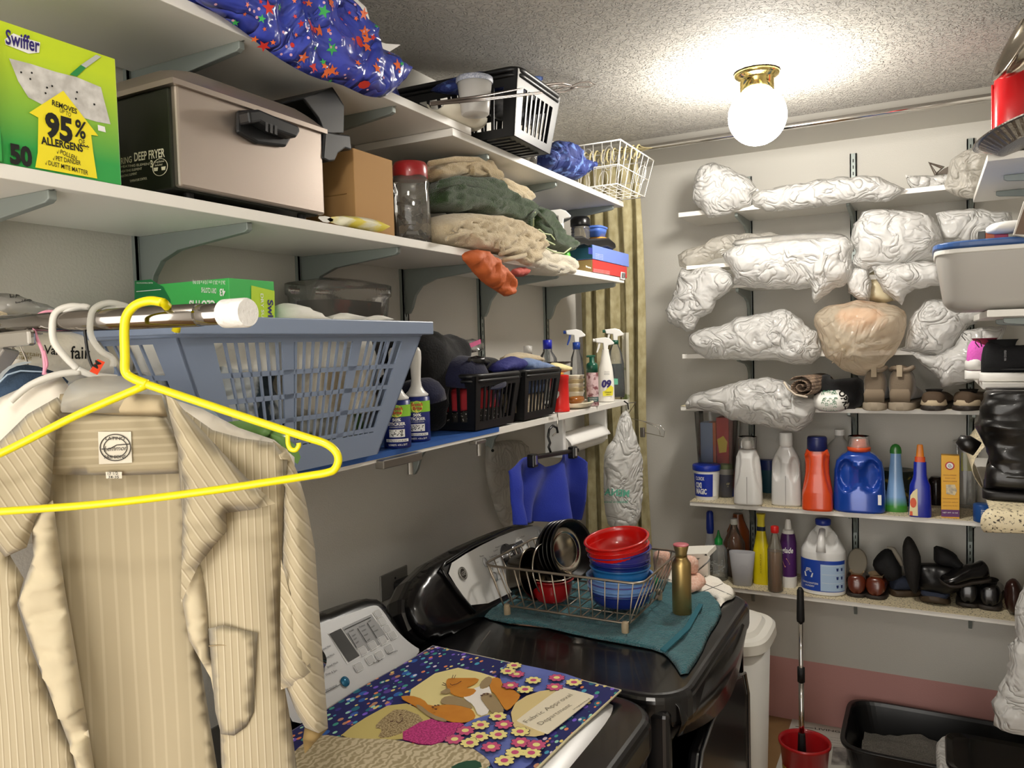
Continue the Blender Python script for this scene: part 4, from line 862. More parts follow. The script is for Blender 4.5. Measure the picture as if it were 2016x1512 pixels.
# clamps under the shelf edge
for (a, c, yy) , lb_ in (((745, 822, 880), 'brushed steel clamp under the shelf beside the lint rollers'), ((935, 955, 862), 'small steel shelf clamp under the far black basket')):
    p0, p1 = at(a, yy+4, X=.306), at(c, yy+2, X=.306); t = thing('shelf_clamp', lb_, 'clamp', p1)
    obj('clamp_bar', B().box(.296, .318, p0.y, p1.y, 1.394-.012, 1.394+.006) if a < 800 else B().box(.29, .31, p0.y, p1.y, 1.384, 1.393), M('clamp_steel', '9b9791', .3, .9), t, bevel=.002)
    obj('clamp_screw', B().lathe([(.006, -.03), (.006, 0)], (.30, p1.y-.02, 1.384), 12), MATS['clamp_steel'], t)
# ---- hanging under the shelf
t = thing('paper_towel_holder', 'white plastic paper towel holder mounted under the lowest left shelf', 'paper towel holder', (.22, 2.40, 1.30))
ya, yb_ = at(1103, 850, X=.25).y, at(1186, 840, X=.25).y
obj('side_arm', B().box(.20, .265, ya-.01, ya+.01, 1.265, 1.393), plastw, t, bevel=.003)
obj('side_arm', B().box(.20, .265, yb_-.004, yb_+.012, 1.28, 1.393), plastw, t, bevel=.003)
obj('spindle', B().tube([(.235, ya, 1.30), (.235, yb_, 1.30)], .006, 10), plastw, t)
t = thing('paper_towel_roll', 'white paper towel roll hanging in the holder under the shelf', 'paper towel', (.235, (ya+yb_)/2, 1.30))
obj('roll', B().lathe([(.010, 0), (.036, 0), (.036, yb_-ya-.02), (.010, yb_-ya-.02)], n=32, mtx=Matrix.Translation((.235, ya+.012, 1.30))@Matrix.Rotation(RAD(-90), 4, 'X')), M('paper_roll', 'e9e6e0', .9, bump=(120, .5)), t, smooth=False)
b = B(); b.grid(lambda u, v: V((.235+.038*cos(2.2-1.9*v)+.012*v, ya+.012+(yb_-ya-.02)*u, 1.30+.038*sin(2.2-1.9*v)-.01*v)), 8, 12); obj('loose_sheet', b, paperw, t, smooth=True, solid=.0008)
# black clip hanger with blue towel
t = thing('clip_hanger', 'black plastic clip hanger hooked under the lowest left shelf', 'hanger', tuple(at(1080, 885, X=.33)))
HX = dict(X=.33)
b = B(); b.tube([at(*p, **HX) for p in ((1098, 852), (1096, 842), (1088, 838), (1081, 846), (1079, 860), (1083, 872), (1080, 880), (1084, 890))], .0035, 10); obj('hook', b, blackp, t, smooth=True)
obj('crossbar', B().bar(at(1042, 902, **HX), at(1136, 886, **HX), .012, .016, V((1, 0, 0))), blackp, t, bevel=.003)
for px, py in ((1048, 904), (1127, 888)):
    p = at(px, py, X=.334); obj('clip', B().box(p.x-.010, p.x+.012, p.y-.014, p.y+.014, p.z-.022, p.z+.014), blackp, t, bevel=.004); obj('clip_plate', B().box(p.x+.0122, p.x+.0135, p.y-.004, p.y+.004, p.z-.014, p.z+.010), chrome, t)
b = B(); b.tube([at(*p, X=.31) for p in ((1088, 813), (1097, 813), (1098, 826), (1097, 850), (1088, 858))], .0022, 8); tag(obj('shelf_hook', b, chrome, smooth=True), 'small steel hook over the shelf edge above the black clip hanger', 'hook')
bt = M('royal_blue_towel', '2335a0', .95, bump=(500, .8, 'noise', .002), sheen=.12)
A_, C_ = at(1013, 905, X=.33), at(1152, 888, X=.33)
ZL_, ZR_ = at(1013, 1030, X=.33).z, at(1148, 1032, X=.33).z
def towel_(u, v):
    # two clipped points pull the cloth up; it sags between and folds downward
    y = A_.y+(C_.y-A_.y)*u; clips = [(.24, 0), (.80, 0)]; sag = .05*max(0, 1-((u-.52)/.24)**2) if v < 1 else 0
    edge = .030*max(0, (.2-u)/.2)**1.2+.035*max(0, (u-.84)/.16)**1.3
    z0 = A_.z+(C_.z-A_.z)*u-sag*.7-edge; z = z0*(1-v)+v*(ZL_+(ZR_-ZL_)*u)
    w_ = .016*(.3+v)*sin(u*21+2.6*v*sin(4*u))+.026*v*sin(u*11+1)+.006*noise.noise(V((u*7, v*3, 4)))
    return V((.312+w_+.02*max(0, (u-.88)/.12)*(1-v), y+.05*(u-.5)*v, z))
tg = thing('hand_towel', 'royal blue hand towel clipped to the black hanger', 'towel', tuple(at(1080, 960, X=.32)))
obj('towel_cloth', B().grid(towel_, 70, 40), bt, tg, smooth=True, solid=.005)
# plastic bags
tag(blob('plastic_bag', [(957, 872), (1000, 866), (1035, 868), (1038, 900), (1034, 1040), (1000, 1045), (985, 1030), (970, 990), (957, 940), (955, 900)], .02, bagclear, X=.02, amp=.006, back=.4, seed=61, R=.03), 'flat cloudy plastic bag pinned to the left wall behind the dryer', 'plastic bag')
tag(obj('push_pin', B().sphere(at(970, 887, X=.045), .005), blackm), 'dark push pin holding the cloudy plastic bag', 'pin')
mb = thing('plastic_bag', 'white store carrier bag with mirrored green lettering hanging beside the curtain', 'plastic bag', tuple(at(1225, 800, X=.33)))
KM = dict(pn=(V((.335, 2.66, 1.3)), V((.8, -.6, 0))))
mo = blob('bag_body', [(1234, 806), (1240, 818), (1248, 850), (1262, 890), (1264, 960), (1260, 1010), (1245, 1045), (1200, 1043), (1189, 1000), (1188, 930), (1190, 885), (1210, 862), (1214, 840), (1222, 815)], .035, bag, mb, amp=.012, ns=12, back=.5, seed=62, R=.05, stretch=(1.6, .7), **KM)
tr = bvh(mo); b = B(); paint_text(tr, 'MENA', (1190, 974), (1238, 978), 13, b, .03, mirror=True); lab(obj('store_print', b, M('print_teal', '5fae94', .5), mb), 'mirrored green store lettering')
b = B(); paint_text(tr, 'Dedicated to Service', (1190, 990), (1236, 990), 5, b, .01, mirror=True); obj('small_print', b, M('print_teal', '5fae94'), mb)
obj('tie', B().tube([at(1229, 790, X=.335), at(1236, 795, X=.338), at(1237, 806, X=.338)], .0025, 8), blackm, mb, smooth=True)
b = B(); W_ = dict(Y=2.80)
b.tube([at(*p, **W_) for p in ((1232, 822), (1262, 828), (1300, 838), (1309, 848), (1307, 860), (1262, 850))], .0014, 7); b.tube([at(*p, **W_) for p in ((1262, 828), (1296, 842), (1300, 856))], .0012, 7)
t = thing('wire_clip_hanger', 'small chrome wire hanger with clip sticking out past the curtain', 'hanger', tuple(at(1270, 840, **W_)))
obj('wire', b, chrome, t, smooth=True); p = at(1266, 850, **W_); obj('clip', B().box(p.x-.010, p.x+.006, p.y-.006, p.y+.006, p.z-.020, p.z+.016), M('clamp_steel', '9b9791'), t, bevel=.002)
obj('hanging_wire', B().tube([at(1232, 822, **W_), V((.31, 2.78, 1.398)), V((.29, 2.70, 1.398))], .0014, 6), chrome, t)
# ================================================================ CLOTHES ROD AND CLOTHES
RY, RZ = .60, 1.664
cend = at(474, 616, Y=RY); RZ = cend.z
t = thing('clothes_rod', 'chrome telescoping clothes rod with a white rubber end cap', 'clothes rod', (0, RY, RZ))
zL = at(0, 640, Y=RY); 
def rodp(x): k = (x-zL.x)/(cend.x-zL.x); return V((x, RY, zL.z+(cend.z-zL.z)*k))
xb = at(395, 620, Y=RY).x; x_cap = at(444, 618, Y=RY).x
obj('outer_tube', B().tube([rodp(.0), rodp(xb)], .0128, 24), M('rod_chrome', '8f8a86', .07, 1), t, smooth=True)
obj('inner_tube', B().tube([rodp(xb), rodp(xb+.004), rodp(x_cap+.002)], [.0128, .0118, .0118], 24), M('rod_chrome', '8f8a86', .07, 1), t, smooth=True)
b = B(); b.tube([rodp(x_cap-.002), rodp(x_cap), rodp(cend.x+.008), rodp(cend.x+.011)], [.0135, .0155, .0158, .0145], 28); fin(lab(obj('end_cap', b, M('rubber_white', 'e8e6e3', .6, bump=(150, .5)), t), 'white rubber end cap'), 40)
obj('wall_cup', B().tube([rodp(0.0), rodp(.014)], .022, 20), chrome, t)
t = thing('rod_bracket', 'grey steel bracket arm under the left end of the clothes rod', 'bracket', tuple(at(10, 700, Y=RY)))
obj('bracket_arm', B().bar(at(-40, 775, Y=.585), at(22, 688, Y=.60), .022, .008, V((1, 0, 0))), M('arm_grey', 'b1aca6', .35, .5), t, bevel=.002)
obj('bracket_cup', B().bar(at(-20, 672, Y=RY-.016), at(64, 664, Y=RY-.016), .02, .01, V((0, 1, 0))).bar(at(-20, 664, Y=RY), at(64, 655, Y=RY), .03, .006, V((0, 0, 1))), chrome, t, bevel=.003)
# packages at the far left
def hp(n, X=None, Y=None): pass
creampk = M('wrapped_linen', 'e6dfcd', .4, coat=.5, bump=(18, .4, 'noise', .02))
t = thing('linen_package', 'cream plastic wrapped linen package with handwritten marker lettering', 'package', tuple(at(150, 745, X=.16)))
mo = blob('package_body', [(-10, 700), (20, 680), (75, 652), (165, 650), (242, 650), (244, 745), (215, 752), (130, 760), (50, 740), (0, 735)], .05, creampk, t, X=.14, amp=.004, ns=12, back=.8, seed=71, R=.03, stretch=(.5, 2))
tr = bvh(mo); b = B(); paint_text(tr, 'Van', (86, 697), (118, 700), 17, b, .012); paint_text(tr, 'fair', (138, 706), (176, 706), 24, b, .012); obj('marker_lettering', b, ink, t)
b = B(); paint_text(tr, 'certain', (38, 700), (80, 704), 9, b, .0); paint_text(tr, 'NO NAPPES', (26, 706), (62, 708), 4, b, .0); lab(obj('printed_lettering', b, M('tan_ink', '9d8a52', .6), t), 'tan printed lettering')
b = B()
for q in (at(168, 722, X=.195),): b.lathe([(.006, 0), (.006, .002)], (q.x, q.y, q.z), 14, mtx=None)
t = thing('clear_package', 'clear plastic package with black print lying above the linen package', 'package', tuple(at(40, 640, X=.10)))
mo = blob('package_film', [(-30, 576), (30, 578), (60, 592), (104, 602), (112, 618), (70, 632), (-30, 640)], .03, clear('grey_film', 'b5b2aa', .45, .12, bump=(20, .5)), t, X=.10, amp=.006, ns=16, back=.8, seed=72, R=.02)
tr = bvh(mo); b = B(); paint_text(tr, 'LINT', (20, 588), (48, 582), 7, b, .02); paint_text(tr, 'bedding', (30, 598), (62, 592), 4, b, .01); obj('lettering', b, ink, t)
lab(blob('contents', [(-30, 605), (5, 598), (30, 610), (40, 624), (-30, 640)], .02, cream, t, X=.11, amp=.003, back=.6, seed=73), 'cream cloth inside')
jm = M('jeans_denim', '33475f', .85, bump=(400, .4), col2='20303f', pat=('noise', 20, .55, .1))
def PNh(px, d, nx=.90, ny=-.43):
    """upright plane through the rod below photo column px, moved d towards the viewer"""
    p = at(px, 640, Y=RY); n = V((nx, ny, 0)).normalized(); return (p+n*d, n)
KJ = dict(pn=PNh(60, 0, .97, -.25))
t = thing('jeans', 'folded dark blue jeans with a pale grey garment edge at far left', 'jeans', tuple(at(60, 720, **KJ)))
blob('denim', [(-20, 900), (-14, 780), (4, 742), (24, 722), (60, 716), (120, 736), (140, 756), (100, 775), (60, 900)], .012, jm, t, amp=.004, back=1, seed=74, **KJ)
b = B(); b.tube([at(*p, pn=(KJ['pn'][0]+KJ['pn'][1]*.013, KJ['pn'][1])) for p in ((-8, 760), (14, 738), (40, 730), (86, 732), (128, 752))], .0012, 6); lab(obj('stitching', b, M('pale_thread', '9fb2c4'), t, smooth=True), 'pale stitching')
lab(blob('grey_edge', [(-20, 800), (-12, 752), (10, 724), (40, 712), (70, 712), (30, 722), (8, 745), (0, 800)], .014, M('pale_grey_cloth', 'aab0b2', .8), t, amp=.002, back=1, seed=75, **KJ), 'pale grey edge')
# hangers
whp = translucent('hanger_white', 'efece4', .25, .95, .3); clh = translucent('hanger_clear', 'e6e4dc', .3, .42, .3)
wirem = M('hanger_wire', '8d867b', .25, 1); pinkm = M('hanger_pink', 'e79ab0', .35); yelm = M('hanger_yellow', 'e8da0a', .3, coat=.3)
def hook_obj(name, label, K, parts, r, mat, grp=None, flat=1.0):
    t = thing(name, label, 'hanger', tuple(at(*parts[0][1][0], pn=K)), group=grp)
    for nm, pts, rr in parts:
        obj(nm, B().tube([at(*p, pn=K) for p in catm(pts)], rr or r, 12), mat, t, smooth=True)
    return t
def catm(pts, n=5):
    if len(pts) < 3: return pts
    o = []
    P = [pts[0]]+list(pts)+[pts[-1]]
    for i in range(1, len(P)-2):
        for k in range(n):
            u = k/n; a, b_, c, d = P[i-1], P[i], P[i+1], P[i+2]
            o.append(tuple(.5*((2*b_[j])+(-a[j]+c[j])*u+(2*a[j]-5*b_[j]+4*c[j]-d[j])*u*u+(-a[j]+3*b_[j]-3*c[j]+d[j])*u**3) for j in (0, 1)))
    return o+[pts[-1]]
hook_obj('wire_hanger', 'thin pale wire hanger hook, furthest left on the rod', PNh(15, .0), [('hook', [(26, 652), (16, 645), (17, 630), (24, 624), (13, 630), (10, 650), (11, 665), (18, 674), (30, 690)], None)], .0011, wirem, 'wire hangers')
hook_obj('wire_hanger', 'dark steel wire hanger hook left of the pink hanger', PNh(40, .0), [('hook', [(60, 652), (52, 640), (53, 626), (60, 619), (48, 619), (33, 630), (28, 646), (30, 662), (44, 690), (54, 716), (56, 750)], None)], .0013, wirem, 'wire hangers')
hook_obj('wire_hanger', 'black wire hanger hook between the white and clear hangers', PNh(172, .0), [('hook', [(176, 616), (170, 620), (166, 634), (168, 660), (174, 700), (184, 726)], None)], .0018, blackp, 'wire hangers')
hook_obj('tubular_hanger', 'pink hanger with twisted neck on the rod', PNh(85, .0), [('hook', [(96, 646), (86, 634), (88, 622), (100, 616), (108, 614), (90, 614), (74, 622), (67, 640), (72, 664), (84, 692), (88, 720), (86, 738)], None), ('neck', [(86, 690), (92, 716), (88, 734), (104, 750)], None)], .0021, pinkm)
KW = PNh(130, .004)
t = hook_obj('tubular_hanger', 'white plastic hanger carrying the white shirt', KW, [('hook', [(172, 648), (140, 638), (128, 626), (134, 612), (160, 604), (172, 606), (140, 603), (114, 612), (104, 632), (106, 672), (128, 702), (152, 726)], None), ('arm', [(158, 732), (110, 738), (60, 758), (20, 790)], None), ('arm', [(152, 726), (180, 738), (230, 744)], None)], .0042, whp)
KC = PNh(205, .006)
t = hook_obj('suit_hanger', 'clear plastic hanger carrying the striped shirt', KC, [('hook', [(246, 642), (216, 634), (202, 622), (208, 612), (240, 606), (252, 604), (216, 596), (190, 604), (179, 622), (179, 660), (198, 690), (222, 706), (222, 722)], .0036)], .0036, clh)
blob('yoke', [(118, 806), (124, 776), (140, 752), (170, 742), (225, 738), (290, 748), (322, 776), (330, 800), (362, 852), (340, 852), (312, 812), (124, 814)], .006, clh, t, pn=KC, amp=.0006, back=1, seed=76, R=.004, step=.02)
b = B(); q = [at(*p, pn=(KC[0]+KC[1]*.009, KC[1])) for p in ((176, 731), (192, 707), (206, 713), (191, 738))]; b.prism(q, KC[1]*.003); o = obj('size_tag', b, M('tag_red', 'd9401c', .4), t); lab(o, 'orange red size tag')
b = B(); textp(b, 'M', (188, 726), (196, 715), .007, .0125, .02, pn=KC); obj('tag_letter', b, ink, t)
# striped shirt
def stripe_mat(name, dirv, f, base='c9b694', line='e0d2b4', thin=.1, line2=None):
    m = M(name, base, .85, sheen=.25); nt = m.node_tree; N = nt.nodes; L = nt.links
    g = N.new('ShaderNodeNewGeometry'); d = N.new('ShaderNodeVectorMath'); d.operation = 'DOT_PRODUCT'; d.inputs[1].default_value = tuple(dirv*f)
    L.new(g.outputs['Position'], d.inputs[0]); fr = N.new('ShaderNodeMath'); fr.operation = 'FRACT'; L.new(d.outputs['Value'], fr.inputs[0])
    r = N.new('ShaderNodeValToRGB'); r.color_ramp.interpolation = 'LINEAR'; e = r.color_ramp.elements
    e[0].position = 0; e[0].color = (*hx(base), 1); e[1].position = 1; e[1].color = (*hx(base), 1)
    for p, c in ((.5-thin, base), (.5-thin*.5, line), (.5, line), (.5+thin*.2, line2 or line), (.5+thin*.5, line2 or line), (.5+thin, base)):
        q = e.new(p); q.color = (*hx(c), 1)
    L.new(fr.outputs[0], r.inputs[0]); L.new(r.outputs[0], N['Principled BSDF'].inputs[0])
    nz = N.new('ShaderNodeTexNoise'); nz.inputs['Scale'].default_value = 900; bp = N.new('ShaderNodeBump'); bp.inputs['Strength'].default_value = .25; bp.inputs['Distance'].default_value = .001
    L.new(nz.outputs[0], bp.inputs['Height']); L.new(bp.outputs[0], N['Principled BSDF'].inputs['Normal']); return m
SN = V((.62, -.785, 0)).normalized(); S0 = at(200, 700, Y=RY)+V((.02, 0, 0)); SU = V((.785, .62, 0)).normalized()
def KS(d): return dict(pn=(S0+SN*d, SN))
base = 'b3a68a'
m_v = stripe_mat('shirt_vertical', SU, 118, base, 'c9bea4', .2, '9c8e72'); m_in = stripe_mat('shirt_inside', SU, 60, 'ab9e82', 'b6a98d', .12)
m_h = stripe_mat('shirt_yoke', V((0, 0, 1)), 95, 'a99c80', 'b8ab8f', .2); m_d = stripe_mat('shirt_diagonal', (SU*.86+V((0, 0, .5))), 100, base, 'c7bca2', .2, 'a09277')
m_p = M('shirt_placket', 'c8bb9e', .8, sheen=.2, bump=(40, .2))
sh = thing('striped_shirt', 'beige pinstriped shirt hanging unbuttoned on a clear hanger', 'shirt', tuple(at(200, 780, **KS(0))))
def drape(seed, a=.010, f=9):
    return lambda x, y: a*noise.noise(V((x*f, y*f*.18, seed)))+a*.5*noise.noise(V((x*f*2.3, y*f*.5, seed+4)))
bk = dict(step=.013, sm=0, crease=.2, back=.25)
ol_back = [(104, 815), (116, 776), (200, 770), (322, 776), (368, 905), (372, 1180), (395, 1300), (450, 1640), (150, 1640), (120, 1400), (84, 1180), (92, 930)]
back = blob('back_panel', ol_back, .004, m_in, sh, amp=.002, seed=81, R=.01, bulge=drape(1, .022, 8), **{**bk, **KS(-.030)})
lab(blob('yoke', [(104, 826), (120, 808), (320, 808), (358, 880), (362, 932), (240, 936), (100, 934)], .003, m_h, sh, amp=.0015, seed=82, R=.005, **{**bk, **KS(-.012)}), 'inner yoke with horizontal stripes')
blob('collar_band', [(112, 812), (118, 776), (200, 772), (318, 778), (330, 820), (240, 818), (160, 812)], .003, M('collar_band', 'c2b190', .8), sh, amp=.001, seed=83, R=.005, **{**bk, **KS(-.008)})
KL = KS(-.0060)
b = B(); polyp(b, [(193, 850), (258, 850), (260, 911), (195, 914)], .0, **KL); nl = obj('brand_label', b, M('label_cloth', 'ddd6c6', .8), sh); 
b = B(); pts = lambda rx, ry: [at(227+rx*cos(a), 881+ry*sin(a), **KS(-.0050)) for a in [2*pi*k/36 for k in range(36)]]
b.tube(pts(30, 26), .0006, 5, True); b.tube(pts(23, 19), .0005, 5, True); b.tube([at(*p, **KS(-.0050)) for p in ((200, 884), (215, 884), (230, 876), (256, 874))], .0006, 5)
textp(b, 'LATINO', (208, 866), (246, 866), .004, .001, .01, **KS(-.006)); textp(b, 'Lemmon', (205, 888), (250, 886), .006, .001, .0, shear=.3, **KS(-.006)); textp(b, 'FASHIONS', (206, 903), (248, 902), .004, .001, .01, **KS(-.006))
obj('label_print', b, M('label_ink', '4a4642', .7), nl)
b = B(); polyp(b, [(208, 929), (240, 929), (240, 942), (209, 942)], .0, **KL); sl = obj('size_label', b, M('label_cloth', 'ddd6c6'), sh); b = B(); textp(b, '17 1/2', (213, 935), (233, 934), .0035, .002, .01, **KL); textp(b, '34-35', (214, 941), (235, 941), .0030, .002, .01, **KL); obj('size_print', b, ink, sl)
blob('left_front', [(-120, 900), (-30, 960), (10, 1040), (22, 1095), (50, 1138), (36, 1188), (60, 1262), (100, 1372), (142, 1480), (190, 1640), (-140, 1640)], .006, m_v, sh, amp=.003, seed=84, R=.012, bulge=drape(3, .014), **{**bk, **KS(.004)})
blob('left_placket', [(36, 1188), (50, 1140), (66, 1095), (62, 1040), (80, 1000), (104, 985), (112, 1040), (128, 1160), (152, 1300), (186, 1512), (204, 1640), (176, 1640), (142, 1480), (98, 1366), (60, 1262)], .012, m_p, sh, amp=.012, ns=30, seed=85, R=.012, stretch=(.4, 1.8), **{**bk, 'step': .009, **KS(.006)})
blob('left_collar', [(112, 782), (122, 790), (110, 850), (104, 930), (98, 985), (70, 1020), (52, 1078), (8, 1098), (-30, 1050), (-70, 960), (-30, 900), (0, 868), (55, 815)], .008, m_d, sh, amp=.004, seed=86, R=.012, bulge=drape(5, .012), **{**bk, **KS(.016)})
rf = blob('right_front', [(352, 800), (420, 846), (480, 862), (540, 872), (566, 905), (557, 1000), (553, 1180), (557, 1330), (574, 1430), (600, 1640), (455, 1640), (437, 1500), (434, 1430), (415, 1335), (372, 1260), (359, 1185), (362, 1050), (350, 900)], .007, m_v, sh, amp=.003, seed=87, R=.012, bulge=drape(7, .014), **{**bk, **KS(.0)})
blob('right_placket', [(359, 1185), (362, 1130), (392, 1100), (402, 1150), (410, 1240), (414, 1290), (424, 1360), (434, 1430), (415, 1335), (372, 1260)], .010, m_p, sh, amp=.008, ns=30, seed=88, R=.012, stretch=(.4, 1.8), **{**bk, 'step': .009, **KS(.010)})
blob('right_collar', [(328, 778), (346, 786), (385, 830), (430, 880), (485, 940), (541, 992), (500, 1003), (446, 1009), (448, 1044), (420, 1076), (392, 1112), (368, 1160), (357, 1190), (360, 1050), (364, 960), (352, 880), (336, 820)], .009, m_d, sh, amp=.003, seed=89, R=.012, bulge=drape(9, .008), **{**bk, **KS(.030)})
blob('pocket', [(410, 1238), (440, 1230), (508, 1243), (506, 1290), (500, 1400), (486, 1428), (462, 1446), (436, 1444), (424, 1400), (414, 1290)], .0012, m_v, sh, amp=.0003, seed=90, R=.003, bulge=drape(7, .008), **{**bk, **KS(.0140)})
tr = bvh(rf)
b = B(); b.tube([at(*p, **KS(.0158)) for p in catm([(411, 1272), (440, 1270), (470, 1276), (504, 1276)])], .0006, 5); obj('pocket_stitching', b, M('stitch_tan', 'a08c68'), sh, smooth=True)
# sleeve as a rounded hollow tube of cloth
def sleeve(pts, wids, name, mat, d, label=None):
    b = B(); n = 20; rings = []
    for (px, py), w_ in zip(pts, wids):
        c = at(px, py, **KS(d)); r_ = w_*.62/1540*1.0; rings.append((c, r_))
    k = len(rings); vv = []
    for i, (c, r_) in enumerate(rings):
        for j in range(n):
            a = 2*pi*j/n; nz = 1+.10*noise.noise(V((j*.9, i*.8, 3)))+.08*sin(3*a+i*.5)
            vv.append(c+SU*r_*cos(a)*nz+SN*r_*.55*sin(a)*nz)
    ff = [(i*n+j, i*n+(j+1) % n, (i+1)*n+(j+1) % n, (i+1)*n+j) for i in range(k-1) for j in range(n)]
    b.add(vv, ff); return obj(name, b, mat, sh, smooth=True, solid=.0015, sub=1)
blob('sleeve', [(538, 868), (566, 884), (586, 930), (602, 985), (620, 1080), (628, 1200), (640, 1350), (646, 1432), (626, 1444), (600, 1432), (583, 1400), (556, 1330), (552, 1180), (557, 1000), (552, 930)], .030, m_d, sh, amp=.008, ns=9, seed=91, R=.035, stretch=(1.5, .5), bulge=drape(11, .012), **{**bk, 'back': .6, **KS(-.012)})
blob('sleeve_fold', [(553, 1100), (568, 1160), (588, 1230), (606, 1290), (614, 1322), (598, 1342), (575, 1350), (553, 1358), (551, 1250)], .016, m_d, sh, amp=.006, ns=14, seed=92, R=.02, **{**bk, 'back': .6, **KS(.016)})
lab(blob('sleeve_inside', [(600, 1430), (630, 1428), (646, 1434), (620, 1462), (600, 1484), (596, 1456)], .008, M('cuff_inside', '8a7348', .8), sh, amp=.001, seed=93, R=.01, **{**bk, **KS(-.014)}), 'darker brown inner cuff')
ws = M('white_shirt_cloth', 'e9e1d3', .85, sheen=.2)
t = thing('white_shirt', 'off white shirt on the white hanger behind the striped one', 'shirt', tuple(at(40, 780, pn=KW)))
KWp = dict(pn=(S0-SN*.055, SN))
blob('shirt_front', [(-60, 900), (-50, 820), (0, 784), (42, 764), (118, 742), (134, 762), (150, 900), (100, 1000), (-60, 1100)], .012, ws, t, amp=.006, seed=94, R=.015, bulge=drape(13, .01), **{**bk, **KWp})
blob('shirt_shoulder', [(330, 782), (400, 806), (470, 842), (540, 866), (580, 900), (580, 1000), (480, 980), (400, 880), (340, 830)], .012, ws, t, amp=.004, seed=95, R=.015, **{**bk, **KWp})
t = tag(blob('garment', [(330, 776), (380, 788), (424, 812), (432, 822), (380, 816), (330, 800)], .010, M('sky_knit', 'a9bfd0', .9, bump=(200, .6)), amp=.003, seed=96, R=.01, **{**bk, 'pn': (S0-SN*.085, SN)}), 'pale blue knit shoulder showing behind the white shirt', 'garment')
KG = dict(pn=(S0-SN*.075, SN))
t = thing('shaped_hanger', 'green plastic hanger shoulder showing behind the shirts', 'hanger', tuple(at(520, 845, **KG)))
blob('hanger_shoulder', [(438, 832), (470, 828), (520, 834), (556, 852), (584, 880), (592, 900), (586, 914), (572, 904), (545, 876), (505, 856), (470, 846)], .008, M('hanger_green', '6f9a55', .35), t, amp=.0006, seed=97, R=.006, **{**bk, 'back': 1, **KG})
# yellow tubular hanger
YN = V((-fw.x, -fw.y, 0)).normalized(); yp = at(262, 640, Y=RY-.015)
KY_ = (yp+YN*.045, YN)
t = thing('tubular_hanger', 'bright yellow empty tubular plastic hanger in front of the striped shirt', 'hanger', tuple(at(290, 757, pn=KY_)))
Yp = lambda l: [at(*p, pn=KY_) for p in l]
b = B(); b.tube([at(346, 652, pn=(yp-YN*.024, YN)), at(349, 640, pn=(yp-YN*.022, YN)), at(338, 612, pn=(yp-YN*.016, YN))]+Yp(catm([(322, 596), (296, 592), (268, 600), (250, 620), (245, 648), (246, 700), (247, 732), (262, 745), (290, 756)])), .0049, 16); obj('hook', b, yelm, t, smooth=True)
b = B(); b.tube(Yp(catm([(262, 745), (290, 757), (400, 794), (520, 834), (600, 860), (640, 873), (660, 888), (666, 905), (660, 922), (646, 930), (600, 938), (400, 968), (200, 992), (0, 1007), (-100, 1013), (-230, 1018), (-262, 1010), (-268, 998), (-256, 985), (-200, 962), (-100, 930), (0, 893), (150, 818), (288, 758)])), .0044, 14); obj('frame', b, yelm, t, smooth=True)
b = B(); b.tube(Yp(catm([(567, 852), (567, 872), (572, 884), (582, 886), (588, 878), (588, 872)])), .0026, 10); obj('notch_hook', b, yelm, t, smooth=True)
# ================================================================ WASHER AND DRYER
gloss = M('gloss_black_enamel', '0c0b0c', .24, coat=.25); bodyb = M('black_enamel', '111012', .28, coat=.3)
panelm = M('silver_panel', 'b9babb', .42, .3); greyp = M('panel_grey', '8a8b8c', .35, .3)
TZ = .95
def cabinet(t, x0, x1, y0, y1):
    obj('cabinet', B().box(x0, x1-.03, y0+.004, y1-.004, .02, TZ-.03), bodyb, t, bevel=.012, bseg=3)
    b = B(); r = .09; pts = [(x0, y0), (x1-r, y0)]+[(x1-r+r*sin(a), y0+r-r*cos(a)) for a in [pi/2*i/8 for i in range(1, 9)]]+[(x1-r+r*cos(a), y1-r+r*sin(a)) for a in [pi/2*i/8 for i in range(0, 9)]]+[(x0, y1)]
    for k, (z, s) in enumerate(((TZ-.07, 1.0), )): b.prism([V((x, y, z)) for x, y in pts], (0, 0, .068))
    return obj('top_cover', b, gloss, t, bevel=.016, bseg=4)
def console(t, KP, ol, d, seed, ylo, yhi):
    b = B(); n = pnorm(**KP); q = [at(*p, **KP) for p in ol]
    for p in q: p.y = min(max(p.y, ylo), yhi)
    o = blob('console_housing', ol, .028, gloss, t, raw=[p-n*.030 for p in q], amp=0, R=.035, back=.3, sm=2, step=.014, **{**KP, 'pn': (KP['pn'][0]-n*.030, n)})
    b.prism([p-n*.032 for p in q], V((-d, 0, -.03))); obj('console_back', b, bodyb, t, bevel=.02, bseg=3)
# washer
wt = thing('washing_machine', 'black and silver top loading washing machine under the quilted wall hanging', 'washing machine', (.46, 1.04, 0))
cabinet(wt, .12, .835, .69, 1.384)
b = B(); b.grid(lambda u, v: V((.30+.49*u, .735+.60*v, TZ+.001+.006*(1-(2*v-1)**8)-(.028*max(0, (u-.86)/.14)**2))), 30, 16)
obj('lid', b, M('lid_silver', 'c4c3c2', .35, .25), wt, smooth=True, solid=.006)
NW = V((.133, 0, .10)).normalized(); KW_ = dict(pn=(V((.29, 0, .957)), NW))
off_ = lambda K, d: dict(pn=(K['pn'][0]+K['pn'][1]*d, K['pn'][1]))
console(wt, KW_, [(560, 1222), (640, 1193), (700, 1172), (738, 1164), (756, 1170), (776, 1188), (796, 1222), (822, 1254), (840, 1276), (836, 1292), (645, 1412), (560, 1450)], .03, 1, .6, 1.383)
b = B(); polyp(b, smooth2([(560, 1252), (630, 1228), (700, 1204), (736, 1190), (750, 1196), (776, 1236), (806, 1266), (836, 1284), (750, 1334), (645, 1398), (560, 1440)], 2), .0, **off_(KW_, .0015)); obj('control_panel', b, panelm, wt)
